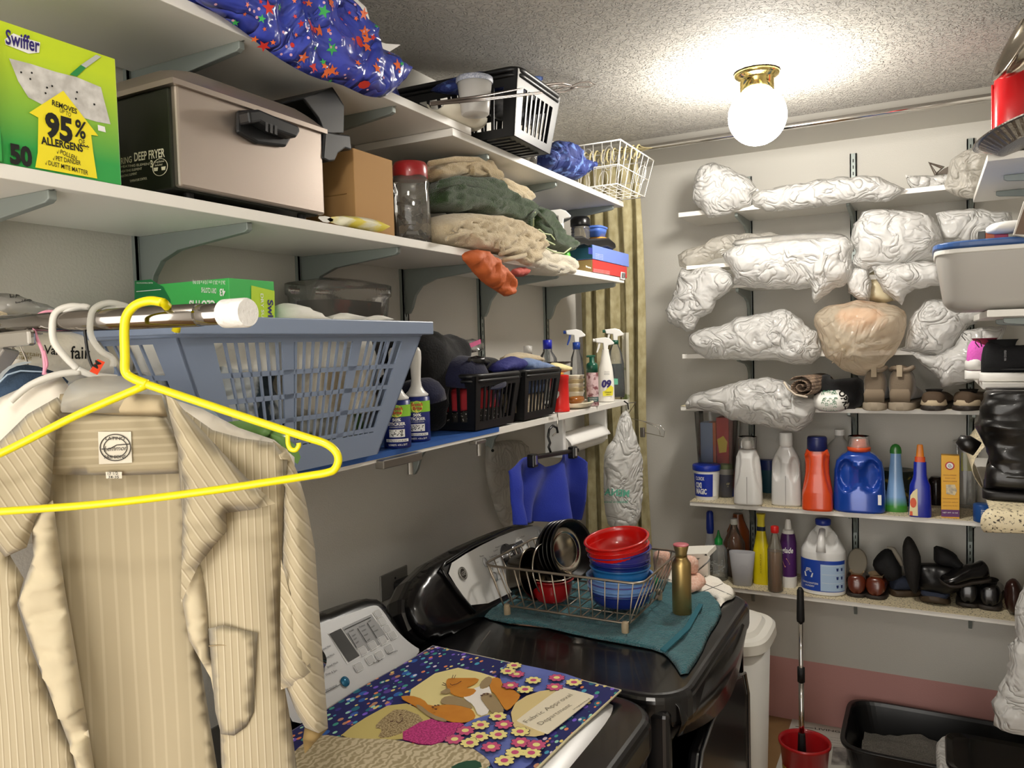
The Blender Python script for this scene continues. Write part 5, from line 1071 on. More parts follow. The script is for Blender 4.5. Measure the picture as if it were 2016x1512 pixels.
KA = off_(KW_, .003); KB_ = off_(KW_, .0045)
b = B(); polyp(b, [(646, 1247), (732, 1207), (768, 1260), (684, 1308)], .0, **off_(KW_, .0022)); obj('display_frame', b, M('frame_pale', 'd9dadb', .4), wt)
b = B(); polyp(b, [(648, 1248), (671, 1237), (708, 1291), (686, 1304)], .0, **KA); obj('display', b, M('display_dark', '4b4c4d', .12), wt)
b = B(); polyp(b, [(673, 1236), (731, 1209), (766, 1259), (710, 1290)], .0, **KA); obj('legend_field', b, greyp, wt)
b = B()
for (a, c) in (((685, 1246), (702, 1275)), ((704, 1237), (722, 1265)), ((723, 1226), (742, 1256)), ((679, 1239), (730, 1215))): b.bar(at(*a, **KB_), at(*c, **KB_), .0012, .0006, NW)
for px, py, wd in ((688, 1243, 9), (694, 1252, 7), (697, 1259, 6), (701, 1266, 6), (707, 1234, 12), (713, 1242, 8), (717, 1251, 8), (724, 1261, 5), (725, 1224, 6), (731, 1235, 7), (736, 1243, 9)): textp(b, 'WARM', (px, py+2), (px+wd, py-2), .0030, .0002, **KB_)
for s_, p, q in (('Casual Wear', (634, 1281), (652, 1272)), ('Hand Wash', (640, 1298), (659, 1289)), ('Speed Wash', (644, 1315), (666, 1305)), ('Drain & Spin', (642, 1330), (664, 1321)), ('Lid', (756, 1202), (763, 1199)), ('Options', (764, 1289), (783, 1282)), ('Start', (736, 1307), (754, 1299)), ('Extra rinse and soak', (642, 1361), (664, 1350))): textp(b, s_, p, q, .0038, .0002, **KB_)
b.bar(at(640, 1364, **KB_), at(671, 1347, **KB_), .001, .0005, NW)
obj('legend_lettering', b, ink, wt)
for (px, py) in ((744, 1208), (752, 1223), (761, 1238), (773, 1251), (753, 1261), (733, 1271), (714, 1282), (766, 1277), (747, 1290), (729, 1299), (706, 1313)):
    p = at(px, py, **KA); u = V((0, 1, 0)); v_ = NW.cross(u); b = B()
    for s_, h_ in ((.0088, .0012),): b.prism([p+u*a*s_*1.08+v_*c*s_*.8 for a, c in ((-1, -.7), (-.8, -1), (.8, -1), (1, -.7), (1, .7), (.8, 1), (-.8, 1), (-1, .7))], NW*h_)
    b.k = 1; b.tube([p+u*a*.0102*1.08+v_*c*.0102*.8+NW*.0006 for a, c in ((-1, -.7), (-.8, -1), (.8, -1), (1, -.7), (1, .7), (.8, 1), (-.8, 1), (-1, .7))], .0006, 5, True)
    obj('button', b, [M('button_silver', 'b4b5b6', .3, .3), M('button_ring', 'f2f2f2', .4)], wt)
p = at(679, 1342, **KA); obj('indicator', B().lathe([(.010, 0), (.010, .002), (.001, .0035)], n=24, mtx=Matrix.Translation(p)@NW.to_track_quat('Z', 'Y').to_matrix().to_4x4()), M('teal_button', '2c6f93', .15, .3), wt, smooth=True)
p = at(606, 1308, **KA); o = obj('knob', B().lathe([(.036, 0), (.036, .004), (.026, .008), (.024, .026), (.001, .027)], n=32, mtx=Matrix.Translation(p)@NW.to_track_quat('Z', 'Y').to_matrix().to_4x4()), chrome, wt, smooth=True)
obj('front_seam', B().box(.8055, .8075, .72, 1.35, .30, .33).box(.8055, .8075, .72, 1.35, .84, .845), chrome, wt)
b = B(); b.tube([(.845, .80, .86), (.85, .95, .875), (.852, 1.05, .88), (.85, 1.16, .875), (.845, 1.30, .86)], .006, 10); obj('front_trim', b, M('smoked_chrome', '77777a', .15, .9), wt, smooth=True)
# dryer
dt = thing('tumble_dryer', 'glossy black clothes dryer with a silver control panel, dish rack on top', 'dryer', (.5, 1.73, 0))
cabinet(dt, .13, .868, 1.395, 2.085)
ND = V((.115, 0, .05)).normalized(); KD = dict(pn=(V((.30, 0, .965)), ND))
console(dt, KD, [(812, 1245), (811, 1200), (816, 1168), (832, 1132), (868, 1096), (930, 1062), (1000, 1034), (1045, 1023), (1064, 1030), (1082, 1048), (1110, 1090), (1128, 1130), (1050, 1180), (940, 1240), (860, 1262)], .06, 2, 1.398, 2.12)
b = B(); polyp(b, smooth2([(876, 1117), (930, 1082), (1000, 1048), (1052, 1034), (1064, 1036), (1078, 1052), (1108, 1110), (1040, 1150), (935, 1200), (905, 1165)], 1), .0, **off_(KD, .0015)); obj('control_panel', b, M('white_panel', 'cfcecb', .6, 0), dt)
KA = off_(KD, .003); KB_ = off_(KD, .004)
b = B(); b.tube([at(*p, **off_(KD, .004)) for p in [(935, 1206), (905, 1172), (882, 1140), (869, 1118), (876, 1108), (930, 1074), (1000, 1041), (1048, 1027)]], .0045, 8); obj('panel_bezel', b, gloss, dt, smooth=True)
p = at(911, 1129, **KA); qm = Matrix.Translation(p)@ND.to_track_quat('Z', 'Y').to_matrix().to_4x4()
lg = obj('logo_badge', B().lathe([(.0165, 0), (.0165, .0012), (.001, .0014)], n=28, mtx=qm), M('badge_dark', '3d3a36', .3, .4), dt)
b = B(); u, v_ = V((0, 1, 0)), ND.cross(V((0, 1, 0))); v_ = v_ if v_.z > 0 else -v_; o3 = p+ND*.0016
for rr_1 in (.0160, .0128): b.tube([o3+u*rr_1*cos(a)+v_*rr_1*sin(a) for a in [2*pi*k/30 for k in range(30)]], .0007, 5, True)
text(b, 'GE', lambda x, y: o3+ND*.0002+u*(-.0085+x)+v_*(-.005+y), .017, .0095, .0, shear=.2); obj('badge_print', b, M('badge_silver', 'd5d3cc', .25, .5), lg)
b = B()
for s_, pp_, q in (('Power', (945, 1097), (953, 1095)), ('Start', (962, 1123), (970, 1121)), ('Mixed Load', (976, 1080), (990, 1074)), ('Casuals', (1000, 1076), (1006, 1073)), ('Cottons', (972, 1087), (980, 1083)), ('Towels Heavy', (964, 1099), (979, 1093)), ('Delicates', (971, 1111), (982, 1107)), ('Timed', (982, 1122), (989, 1118)), ('Easy Care', (1020, 1062), (1033, 1056)), ('less time', (979, 1143), (988, 1140))): textp(b, s_, pp_, q, .0042, .0002, **KB_)
obj('legend_lettering', b, ink, dt)
for px, py in ((955, 1107), (974, 1135), (1062, 1050)):
    p = at(px, py, **KA); obj('button', B().lathe([(.009, 0), (.0085, .003), (.001, .004)], n=20, sy=1.4, mtx=Matrix.Translation(p)@ND.to_track_quat('Z', 'Y').to_matrix().to_4x4()), M('button_silver', 'cfd0d1'), dt, smooth=True)
b = B(); polyp(b, [(1014, 1069), (1027, 1063), (1033, 1073), (1020, 1080)], .0, **KB_); obj('display', b, M('display_dark', '4b4c4d'), dt)
p = at(1000, 1095, **KA); obj('knob', B().lathe([(.034, 0), (.034, .004), (.028, .006), (.026, .030), (.020, .034), (.001, .034)], n=36, mtx=Matrix.Translation(p)@ND.to_track_quat('Z', 'Y').to_matrix().to_4x4()), M('smoked_chrome', '77777a'), dt, smooth=True)
# arched front fascia, door and handle
b = B(); n_ = 24; pts = []
for i in range(n_+1):
    v = i/n_; y = 1.425+.63*v; x = .846+.026*sin(pi*v); pts.append((x, y, .868-.055*sin(pi*v)))
vv = []; 
for x, y, z in pts: vv += [V((x-.02, y, .945)), V((x+.004, y, .925)), V((x+.010, y, .895)), V((x, y, z))]
b.add(vv, [(i*4+j, i*4+4+j, i*4+5+j, i*4+1+j) for i in range(n_) for j in range(3)]); obj('fascia', b, gloss, dt, smooth=True, solid=.004)
obj('front_panel', B().box(.82, .838, 1.41, 2.07, .03, .87), bodyb, dt, bevel=.01)
b = B(); dr = [(1.49, .30), (1.49, .72), (1.53, .79), (1.62, .815), (1.86, .815), (1.95, .79), (1.99, .72), (1.99, .30), (1.94, .25), (1.54, .25)]
b.prism([V((.838, y, z)) for y, z in dr], (.026, 0, 0)); dd = obj('door', b, gloss, dt, bevel=.008, bseg=3)
b = B(); b.tube([V((.866, y, z)) for y, z in dr], .004, 8, True); obj('door_trim', b, M('smoked_chrome', '77777a'), dd, smooth=True)
b = B(); b.tube([(.868, 1.515, .70), (.885, 1.52, .685), (.885, 1.52, .50), (.868, 1.515, .48)], .008, 10); obj('door_handle', b, gloss, dd, smooth=True)
# outlet, plug, cord
t = thing('wall_outlet', 'grey metal wall outlet plate behind the washing machine', 'outlet', tuple(at(775, 1150, X=0)))
p0, p1 = at(748, 1185, X=0), at(799, 1120, X=0)
obj('cover_plate', B().box(.0, .006, p0.y, p1.y, p0.z, p1.z+.012), M('plate_grey', '77746e', .4, .2), t, bevel=.002)
obj('screw', B().lathe([(.003, 0), (.003, .002)], n=10, mtx=Matrix.Translation((.006, (p0.y+p1.y)/2, p1.z-.008))@Matrix.Rotation(RAD(90), 4, 'Y')), chrome, t)
t = thing('power_plug', 'large black dryer plug with thick cord in the grey outlet', 'plug', (.03, p1.y-.02, p0.z))
obj('plug_body', B().box(.007, .05, p1.y-.075, p1.y-.005, p0.z-.03, p0.z+.045), blackm, t, bevel=.012, bseg=3)
b = B(); b.tube([(.035, p1.y-.03, p0.z-.02), (.045, p1.y-.02, p0.z-.07), (.05, p1.y-.02, p0.z-.16), (.05, p1.y-.05, p0.z-.30)], .013, 10); obj('cord', b, blackm, t, smooth=True)
b = B(); b.tube([at(965, 1242, Y=1.3945), at(948, 1265, Y=1.39), at(940, 1282, Y=1.39)], .0014, 6); tag(obj('thin_cord', b, M('grey_cord', '55524e', .5), smooth=True), 'thin grey cord down the near side of the black dryer', 'cord')
# ================================================================ QUILTED HANGING ON THE WASHER
QZ = .9605
KQ = dict(Z=QZ)
def qmat():
    m = M('quilt_border', '1c2160', .85); nt = m.node_tree; N = nt.nodes; L = nt.links; g = N.new('ShaderNodeTexCoord'); prev = None
    p = N['Principled BSDF']; last = hx('1c2160')
    mixp = None
    for sc, th, cols, sd in ((46, .22, ('5a3f9a', '2d5fb0', '3a2f8a', '216a80'), 0), (60, .20, ('3f9a8a', '7a5ad0', '4aa0c0', 'c08a6a'), 3.1), (75, .19, ('e6d07a', 'e98a5a', 'a0d8c0', 'e6d8e8'), 7.7)):
        mp = N.new('ShaderNodeMapping'); mp.inputs['Location'].default_value = (sd, sd*.7, 0); mp.inputs['Scale'].default_value = (1, .6, 1); L.new(g.outputs['Object'], mp.inputs[0])
        v = N.new('ShaderNodeTexVoronoi'); v.inputs['Scale'].default_value = sc; L.new(mp.outputs[0], v.inputs['Vector'])
        lt = N.new('ShaderNodeMath'); lt.operation = 'LESS_THAN'; lt.inputs[1].default_value = th*1.3; L.new(v.outputs['Distance'], lt.inputs[0])
        sp = N.new('ShaderNodeSeparateColor'); L.new(v.outputs['Color'], sp.inputs[0]); r = N.new('ShaderNodeValToRGB'); r.color_ramp.interpolation = 'CONSTANT'
        e = r.color_ramp.elements; e[0].color = (*hx(cols[0]), 1); e[0].position = 0; e[1].position = .28; e[1].color = (*hx(cols[1]), 1)
        for q, c in ((.52, cols[2]), (.76, cols[3])): z = e.new(q); z.color = (*hx(c), 1)
        L.new(sp.outputs[0], r.inputs[0]); x = N.new('ShaderNodeMix'); x.data_type = 'RGBA'; L.new(lt.outputs[0], x.inputs[0])
        if mixp is None: x.inputs[6].default_value = (*last, 1)
        else: L.new(mixp, x.inputs[6])
        L.new(r.outputs[0], x.inputs[7]); mixp = x.outputs[2]
    L.new(mixp, p.inputs[0]); return m
qt = thing('quilted_hanging', 'colourful quilted wall hanging with appliqued cats and a fabric label, lying on the washing machine', 'quilt', (.5, 1.1, QZ))
ol = [(638, 1402), (700, 1362), (790, 1312), (852, 1273), (960, 1296), (1080, 1324), (1222, 1360), (1180, 1398), (1120, 1452), (1056, 1515), (960, 1620), (560, 1560), (560, 1450)]
obj('quilt_body', (lambda b: (b.prism([at(*p, **KQ)+V((0, 0, .0002*math.sin(i))) for i, p in enumerate(ol)], (0, 0, .004)), b)[1])(B()), qmat(), qt, bevel=.0015)
b = B(); b.tube([at(*p, Z=QZ+.002) for p in ol], .0024, 6, True); lab(obj('binding', b, M('binding_cream', 'cfc4a0', .8), qt, smooth=True), 'cream bound edge')
LV = [QZ+.0045]
def patch(nm, pts, mat, lb_=None, dz=.0009, tree=None):
    b = B(); LV[0] += dz*.35; z = LV[0]; q = smooth2([(p[0], p[1]) for p in pts], 1); b.prism([at(*p, Z=z-.001) for p in q], (0, 0, .0014)); o = obj(nm, b, mat, tree or qt)
    return lab(o, lb_) if lb_ else o
yel = M('patch_butter', 'e8d998', .85, bump=(60, .1)); kha = M('patch_khaki', 'c9b871', .85, bump=(60, .1)); fl = M('patch_periwinkle', '6f7cc0', .85, col2='5563b0', pat=('noise', 14, .5, .2))
oran = M('patch_orange', 'd08a2c', .85, col2='c27a22', pat=('noise', 20, .5, .2)); gryc = M('patch_taupe', '9c8763', .85); whp_ = M('patch_white', 'efe9e2', .8)
patch('butter_patch', [(880, 1311), (968, 1330), (990, 1345), (1000, 1402), (940, 1425), (860, 1405), (786, 1374)], yel)
patch('khaki_patch', [(784, 1379), (850, 1408), (842, 1442), (776, 1460), (664, 1456), (700, 1425)], kha)
patch('flower_patch', [(999, 1305), (1027, 1309), (1142, 1334), (1148, 1350), (1086, 1366), (1017, 1358), (985, 1348), (984, 1324)], fl)
patch('flower_patch', [(912, 1428), (940, 1414), (1000, 1400), (1016, 1440), (1052, 1450), (1072, 1470), (1036, 1516), (985, 1530), (950, 1482), (900, 1464), (882, 1458)], fl)
patch('speckled_cat', [(784, 1393), (838, 1414), (815, 1432), (778, 1450), (742, 1455), (754, 1436), (736, 1434), (752, 1416)], M('patch_speckle', 'b9a57e', .85, col2='7f6b48', pat=('noise', 320, .5, .06)))
patch('pink_patch', [(842, 1414), (870, 1424), (916, 1424), (905, 1436), (880, 1458), (842, 1470), (777, 1452)], M('patch_pink', 'c93f86', .85, col2='a02a66', pat=('noise', 280, .5, .05)))
patch('orange_cat', [(784, 1373), (808, 1370), (834, 1378), (845, 1392), (880, 1388), (910, 1388), (930, 1398), (938, 1414), (918, 1424), (880, 1421), (840, 1404), (820, 1392)], oran)
patch('cat_stripe', [(866, 1380), (878, 1371), (900, 1372), (924, 1384), (932, 1398), (900, 1389), (872, 1388)], gryc); patch('cat_stripe', [(816, 1390), (826, 1388), (850, 1408), (880, 1418), (878, 1422), (850, 1416)], gryc)
patch('cat_belly', [(912, 1372), (930, 1358), (950, 1350), (968, 1354), (966, 1404), (942, 1411), (932, 1388), (916, 1378)], whp_)
patch('cat_head', [(878, 1341), (884, 1336), (910, 1336), (944, 1336), (938, 1346), (914, 1356), (940, 1358), (930, 1370), (912, 1374), (890, 1368), (880, 1356)], oran)
patch('cat_ear', [(862, 1366), (884, 1354), (888, 1366)], gryc)
patch('orange_cat', [(962, 1338), (984, 1334), (990, 1350), (1024, 1366), (1022, 1378), (1000, 1400), (992, 1396), (976, 1368), (966, 1360)], oran)
patch('cat_tail', [(944, 1346), (960, 1332), (970, 1336), (964, 1352), (946, 1358)], gryc); patch('cat_paw', [(944, 1372), (956, 1364), (970, 1368), (994, 1398), (986, 1408), (972, 1408), (958, 1392)], gryc)
patch('pocket_patch', [(1004, 1392), (1048, 1364), (1108, 1356), (1080, 1445), (1044, 1452), (1012, 1440)], M('patch_sand', 'd9c48b', .85))
curl = M('patch_curly', 'cbbd9e', .85, col2='a39473', pat=('wave', 22, .5, .25)); [setattr(n, 'bl_idname', n.bl_idname) if 0 else None for n in ()]
for n in curl.node_tree.nodes:
    if n.type == 'TEX_WAVE': n.inputs['Distortion'].default_value = 9; n.inputs['Scale'].default_value = 26; n.inputs['Detail Scale'].default_value = 2.2
patch('curly_wool_patch', [(560, 1500), (600, 1462), (626, 1446), (700, 1456), (776, 1456), (840, 1472), (872, 1462), (920, 1468), (962, 1496), (966, 1510), (900, 1540), (560, 1620)], curl)
patch('green_patch', [(880, 1516), (910, 1500), (945, 1498), (950, 1516)], M('patch_green', '1d4a33', .85))
lb2 = patch('fabric_label', [(1018, 1418), (1105, 1354), (1110, 1355), (1170, 1370), (1168, 1376), (1082, 1444), (1076, 1446), (1018, 1422)], M('label_muslin', 'e6dcc4', .85), 'cream fabric label with handwriting')
b = B(); KL2 = dict(Z=LV[0]+.0007); textp(b, 'Fabric Approval', (1038, 1424), (1128, 1369), .011, .0006, -.014, **KL2); textp(b, 'Department', (1066, 1428), (1127, 1389), .011, .0006, -.014, **KL2); textp(b, 'inspected', (1130, 1398), (1162, 1376), .004, .0006, **KL2); obj('handwriting', b, M('pencil_ink', '6a6150', .8), lb2)
fp = M('flower_pink', 'c7527c', .85); fy = M('flower_yellow', 'ecdf8f', .85); bb = [B(), B(), B()]
for k, (px, py, c) in enumerate(((1017, 1327, 0), (1050, 1339, 1), (1005, 1349, 0), (1034, 1357, 1), (1096, 1334, 0), (1130, 1343, 1), (1012, 1310, 1), (1092, 1352, 0), (1000, 1321, 1), (946, 1427, 1), (992, 1426, 0), (916, 1438, 0), (944, 1450, 1), (981, 1446, 1), (1025, 1461, 0), (967, 1470, 0), (1014, 1481, 1), (1046, 1482, 1), (993, 1497, 1), (895, 1455, 0), (1024, 1440, 1), (1056, 1466, 0), (980, 1410, 1), (925, 1462, 1))):
    c0 = at(px, py, Z=LV[0]+.0006+.00004*k); n = 32
    def ring(s): return [c0+V((cos(2*pi*i/n), sin(2*pi*i/n), 0))*s*(.75+.25*abs(cos(4*2*pi*i/n))) for i in range(n)]
    bb[c].poly([q+V((0, 0, .0)) for q in ring(.0165)]); bb[2].poly([q-V((0, 0, .0002)) for q in ring(.0179)])
    for i in range(8): pass
    bb[1-c].poly([c0+V((0, 0, .0002))+V((cos(2*pi*i/14), sin(2*pi*i/14), 0))*.0062 for i in range(14)])
fb = B(); fb.k = 0; fb.add(bb[0].v, bb[0].f); fb.k = 1; fb.add(bb[1].v, bb[1].f); fb.k = 2; fb.add(bb[2].v, bb[2].f); o = obj('flower_print', fb, [fp, fy, M('flower_outline', '3c2440', .85)], qt); o['kind'] = 'stuff'
b = B(); KF = dict(Z=LV[0]+.001)
for pp_ in ([(886, 1346), (890, 1349), (900, 1346), (908, 1341)], [(872, 1344), (878, 1347)], [(870, 1348), (877, 1350)], [(890, 1335), (892, 1329)], [(894, 1335), (897, 1329)], [(768, 1421), (774, 1419)], [(780, 1420), (786, 1424), (792, 1418), (792, 1412)], [(786, 1408), (790, 1406)]): b.tube([at(*p, **KF) for p in pp_], .0006, 5)
for px, py in ((948, 1369), (953, 1366), (960, 1366), (966, 1370), (852, 1392), (857, 1389), (863, 1388), (858, 1396)): b.poly([at(px, py, **KF)+V((.003*cos(2*pi*i/8), .002*sin(2*pi*i/8), 0)) for i in range(8)])
obj('embroidery', b, M('thread_maroon', '4a1c24', .8), qt)
# ================================================================ ON THE DRYER
def bend(o, x0, k):
    m = WM[o.name]
    for v in o.data.vertices:
        w_ = m@v.co
        if w_.x > x0: v.co.z -= (w_.x-x0)*k+max(0, w_.x-x0-.02)*k*1.5
tt = thing('bath_towel', 'teal terry towel spread over the dryer top under the dish rack', 'towel', (.55, 1.75, TZ))
teal = M('teal_terry', '3d7f88', .95, bump=(240, 1, 'noise', .012), sheen=.3, col2='2c6873', pat=('noise', 60, .5, .2))
o = blob('towel_cloth', [(928, 1204), (985, 1178), (1065, 1148), (1160, 1130), (1340, 1136), (1400, 1165), (1424, 1200), (1412, 1228), (1396, 1250), (1380, 1290), (1346, 1338), (1322, 1300), (1300, 1282), (1240, 1270), (1150, 1254), (1060, 1232), (980, 1226)], .007, teal, tt, Z=TZ+.001, amp=.008, ns=13, back=0, seed=101, R=.012, sm=1, crease=.5, step=.010); bend(o, .842, .9)
b = B(); b.grid(lambda u, v: at(1345-62*(1-u)+10*v+45*u*1.0, 1292-24*(u)-90*u*1.0+0*v+ (0 if 1 else 0), Z=TZ+.011), 2, 1)
b = B(); q = [(1300, 1280), (1348, 1236), (1376, 1190), (1384, 1192), (1358, 1240), (1310, 1285)]; b.prism([at(*p, Z=TZ+.0145) for p in q], (0, 0, .003)); o = obj('woven_band', b, M('teal_band', '24616f', .9), tt)
tag(blob('dish_cloth', [(1000, 1228), (1090, 1238), (1200, 1262), (1312, 1284), (1290, 1276), (1200, 1250), (1060, 1222)], .003, M('copper_cloth', 'b98f76', .8), Z=TZ-.0015, amp=.0005, back=0, sm=0, seed=102), 'thin pinkish brown cloth edge showing under the teal towel', 'cloth')
gt = M('grid_towel', 'e9e4d9', .9, bump=(300, .4)); t = thing('tea_towel', 'white checked tea towel at the far front corner of the dryer', 'towel', tuple(at(1400, 1160, Z=TZ)))
go = blob('towel_cloth', [(1280, 1128), (1330, 1118), (1382, 1130), (1430, 1150), (1449, 1166), (1446, 1178), (1426, 1184), (1416, 1198), (1404, 1176), (1360, 1164), (1300, 1150)], .012, gt, t, Z=TZ+.002, amp=.006, ns=20, back=0, seed=103, R=.02, crease=.3); tr = bvh(go)
b = B()
for a, c in (((1345, 1162), (1400, 1128)), ((1375, 1168), (1432, 1146)), ((1340, 1130), (1440, 1172)), ((1310, 1138), (1410, 1180))):
    l = []
    for k in range(13):
        h, n = hit(tr, a[0]+(c[0]-a[0])*k/12, a[1]+(c[1]-a[1])*k/12, .0006)
        if h is not None: l.append(h)
    if len(l) > 2: b.tube(l, .0009, 5)
obj('check_lines', b, M('check_grey', '6b6a66', .9), t)
pk = M('pink_terry', 'dcae9a', .95, col2='e6c6b6', pat=('noise', 150, .55, .1), bump=(200, .6))
tag(blob('face_cloth', [(1330, 1136), (1362, 1128), (1396, 1140), (1372, 1168), (1336, 1160)], .014, pk, Z=TZ+.016, amp=.003, back=.5, seed=104, R=.02), 'pale pink face cloth lying on the checked tea towel', 'cloth')
tag(blob('face_cloth', [(1284, 1090), (1300, 1080), (1318, 1082), (1322, 1110), (1318, 1140), (1290, 1140)], .02, pk, Y=2.06, amp=.004, back=.8, seed=105, R=.02), 'pink terry cloth draped upright behind the dish rack', 'cloth')
tag(blob('face_cloth', [(1336, 1096), (1354, 1092), (1374, 1098), (1376, 1122), (1370, 1132), (1340, 1130)], .02, pk, Y=2.10, amp=.004, back=.8, seed=106, R=.02), 'pink terry cloth in the white tray behind the gold bottle', 'cloth')
t = thing('wooden_tray', 'small white wooden tray standing behind the dryer top', 'tray', (.70, 2.2, TZ))
W2 = dict(Y=2.14); b = B(); b.prism([at(*p, **W2) for p in ((1348, 1144), (1392, 1106), (1396, 1100), (1390, 1090), (1346, 1124))], (0, .012, 0)); b.prism([at(*p, **W2) for p in ((1330, 1092), (1392, 1090), (1394, 1098), (1330, 1100))], (0, .10, 0)); b.prism([at(*p, **W2) for p in ((1352, 1144), (1394, 1108), (1394, 1140), (1360, 1150))], (0, .02, 0))
obj('tray_side', b, M('painted_wood', 'd9d6cc', .6), t)
# dish rack
t = thing('dish_rack', 'chrome wire dish rack holding bowls and pans on the teal towel', 'dish rack', (.5, 1.78, TZ+.01))
BZ, TZr = TZ+.032, 1.083
base = [at(*p, Z=BZ) for p in ((1012, 1184), (1222, 1232), (1232, 1228), (1322, 1174), (1318, 1168), (1120, 1130), (1100, 1134), (1010, 1176))]
rim_px = [(988, 1096), (996, 1110), (1070, 1120), (1141, 1131), (1218, 1145), (1261, 1140), (1300, 1113), (1329, 1093), (1309, 1082), (1277, 1079)]
rim = [at(*p, Z=TZr) for p in rim_px]
bx0, bx1, by0, by1 = .345, .670, 1.660, 1.915; tx0, tx1, ty0, ty1 = .300, .708, 1.640, 1.940
def rr2(x0, x1, y0, y1, z, r=.03):
    o = []
    for cx, cy, a0 in ((x1-r, y1-r, 0), (x0+r, y1-r, 90), (x0+r, y0+r, 180), (x1-r, y0+r, 270)):
        o += [V((cx+r*cos(RAD(a0+k*22.5)), cy+r*sin(RAD(a0+k*22.5)), z)) for k in range(5)]
    return o
b = B(); b.tube(rr2(tx0, tx1, ty0, ty1, TZr), .0030, 8, True); b.tube(rr2(bx0, bx1, by0, by1, BZ, .02), .0028, 8, True)
def up_(x, y, X, Y): b.tube([(X, Y, TZr), (x+(X-x)*.12, y+(Y-y)*.12, BZ+.012), (x, y, BZ)], .0017, 6)
for i in range(12):
    u = i/11; x = bx0+(bx1-bx0)*u; X = tx0+.02+(tx1-tx0-.04)*u; up_(x, by0, X, ty0); up_(x, by1, X, ty1); b.tube([(x, by0, BZ), (x, by1, BZ)], .0016, 6)
for i in range(8):
    v = i/7; y = by0+(by1-by0)*v; Y = ty0+.02+(ty1-ty0-.04)*v; up_(bx0, y, tx0, Y); up_(bx1, y, tx1, Y)
for i in range(1, 4): y = by0+(by1-by0)*i/4; b.tube([(bx0, y, BZ-.002), (bx1, y, BZ-.002)], .002, 6)
obj('wire_frame', b, M('rack_wire', '9a8f80', .3, .85), t, smooth=True)
for x, y in ((bx0+.01, by0), (bx1-.01, by0), (bx1-.01, by1), (bx0+.01, by1)): obj('foot', B().lathe([(.0075, TZ+.008), (.0085, TZ+.012), (.0085, BZ-.001), (.006, BZ+.004)], (x, y, 0), 14), M('foot_beige', 'a8977c', .5), t, smooth=True)
# bowls
def bowl(name, label, c, z0, z1, r, mat, tilt=(0, 0), grp=None, rim=.004, foot=.55, cat='bowl', tk=.003, mat2=None):
    t = thing(name, label, cat, (c[0], c[1], z0), rot=(tilt[0], tilt[1], 0), group=grp); h = z1-z0
    pr = [(.001, 0), (r*foot, 0)]+[(r*(foot+(1-foot)*sin(a)**.8), h*(1-cos(a))) for a in [pi/2*k/8 for k in range(1, 9)]]
    pr = [(r*foot*.9, 0), (r*foot, .002)]+[(r*(foot+(1-foot)*(sin(pi/2*k/8))**.75), .002+(h-.002)*(1-cos(pi/2*k/8)*1.0)) for k in range(1, 9)]
    pr += [(r+rim, h), (r+rim, h+.002), (r-tk*.3, h+.003)]+[(rr-tk, z+tk*.5) for rr, z in reversed(pr[1:10])]+[(.001, tk)]
    obj('bowl_body', B().lathe(pr, n=44, cap=(1, 1)), mat, t, loc=True, smooth=True); return t
def cm_(n, c, **k): return M(n, c, .22, coat=.5, **k)
cb = (.608, 1.775); zf = lambda py: at(1208, py, Y=cb[1]-.075).z
nv, lb_, pu, tb_, nv2, red = cm_('ceramic_navy', '14246e'), cm_('ceramic_sky', '6f95cc'), cm_('ceramic_plum', '4c4585'), cm_('ceramic_azure', '1f67a6'), cm_('ceramic_indigo', '2a2a7c'), cm_('ceramic_red', 'c01510')
R0 = .076
for k, (py, hh, r_, mt, nm_) in enumerate(((1178, .075, R0, nv, 'navy bowl, lowest in the rack stack'), (1169, .06, R0+.001, lb_, 'sky blue bowl just above the lowest navy one'), (1160, .06, R0+.001, pu, 'plum blue bowl between the two sky blue ones'), (1149, .06, R0+.003, lb_, 'widest sky blue bowl in the middle of the rack stack'),
                      (1131, .05, R0-.006, tb_, 'azure bowl under the indigo ones'), (1121, .05, R0-.006, nv, 'dark blue bowl above the azure one'), (1113, .05, R0-.006, nv2, 'indigo bowl below the tilted one'))):
    z1 = zf(py); bowl('bowl', nm_, cb, max(z1-hh, BZ+.002), z1, r_, mt, grp='stacked ceramic bowls')
z1 = zf(1101); bowl('bowl', 'tilted indigo bowl directly under the red bowls', (cb[0]+.004, cb[1]+.004), z1-.045, z1, R0-.001, nv2, (RAD(3), RAD(-7)), grp='stacked ceramic bowls')
z1 = zf(1089); bowl('bowl', 'lower red bowl of the two red ones', (cb[0], cb[1]), z1-.045, z1, R0-.002, red, (RAD(5), RAD(-5)), grp='stacked ceramic bowls')
z1 = zf(1079); bowl('bowl', 'topmost bright red bowl of the stack', (cb[0]-.001, cb[1]+.002), z1-.048, z1+.006, R0+.000, red, (RAD(9), RAD(-5)), grp='stacked ceramic bowls')
pr_ = at(1098, 1192, Z=BZ); cr = (.442, 1.735)
bowl('bowl', 'small red bowl in the rack left of the tall bowl stack', cr, BZ+.001, BZ+.058, .052, cm_('ceramic_dark_red', '8e0f14'))
bowl('bowl', 'small steel bowl nested in the small red bowl', cr, BZ+.010, BZ+.064, .051, inox, rim=.003)
def pan(name, label, c, r, h, rot, mo_, mi, grp=None):
    t = thing(name, label, 'pan', c, rot=rot, group=grp)
    obj('pan_body', B().lathe([(r*.80, 0), (r*.84, .002), (r*.97, h-.002), (r+.005, h), (r+.005, h+.002), (r*.97-.002, h+.001), (r*.83, .004), (.001, .004)], n=48), mo_, t, loc=True, smooth=True)
    if mi: obj('pan_inside', B().lathe([(.001, .0055), (r*.55, .0055), (r*.60, .0045), (r*.62, .0075), (r*.80, .0060)], n=44, cap=(1, 0)), mi, t, loc=True, smooth=True)
    return t
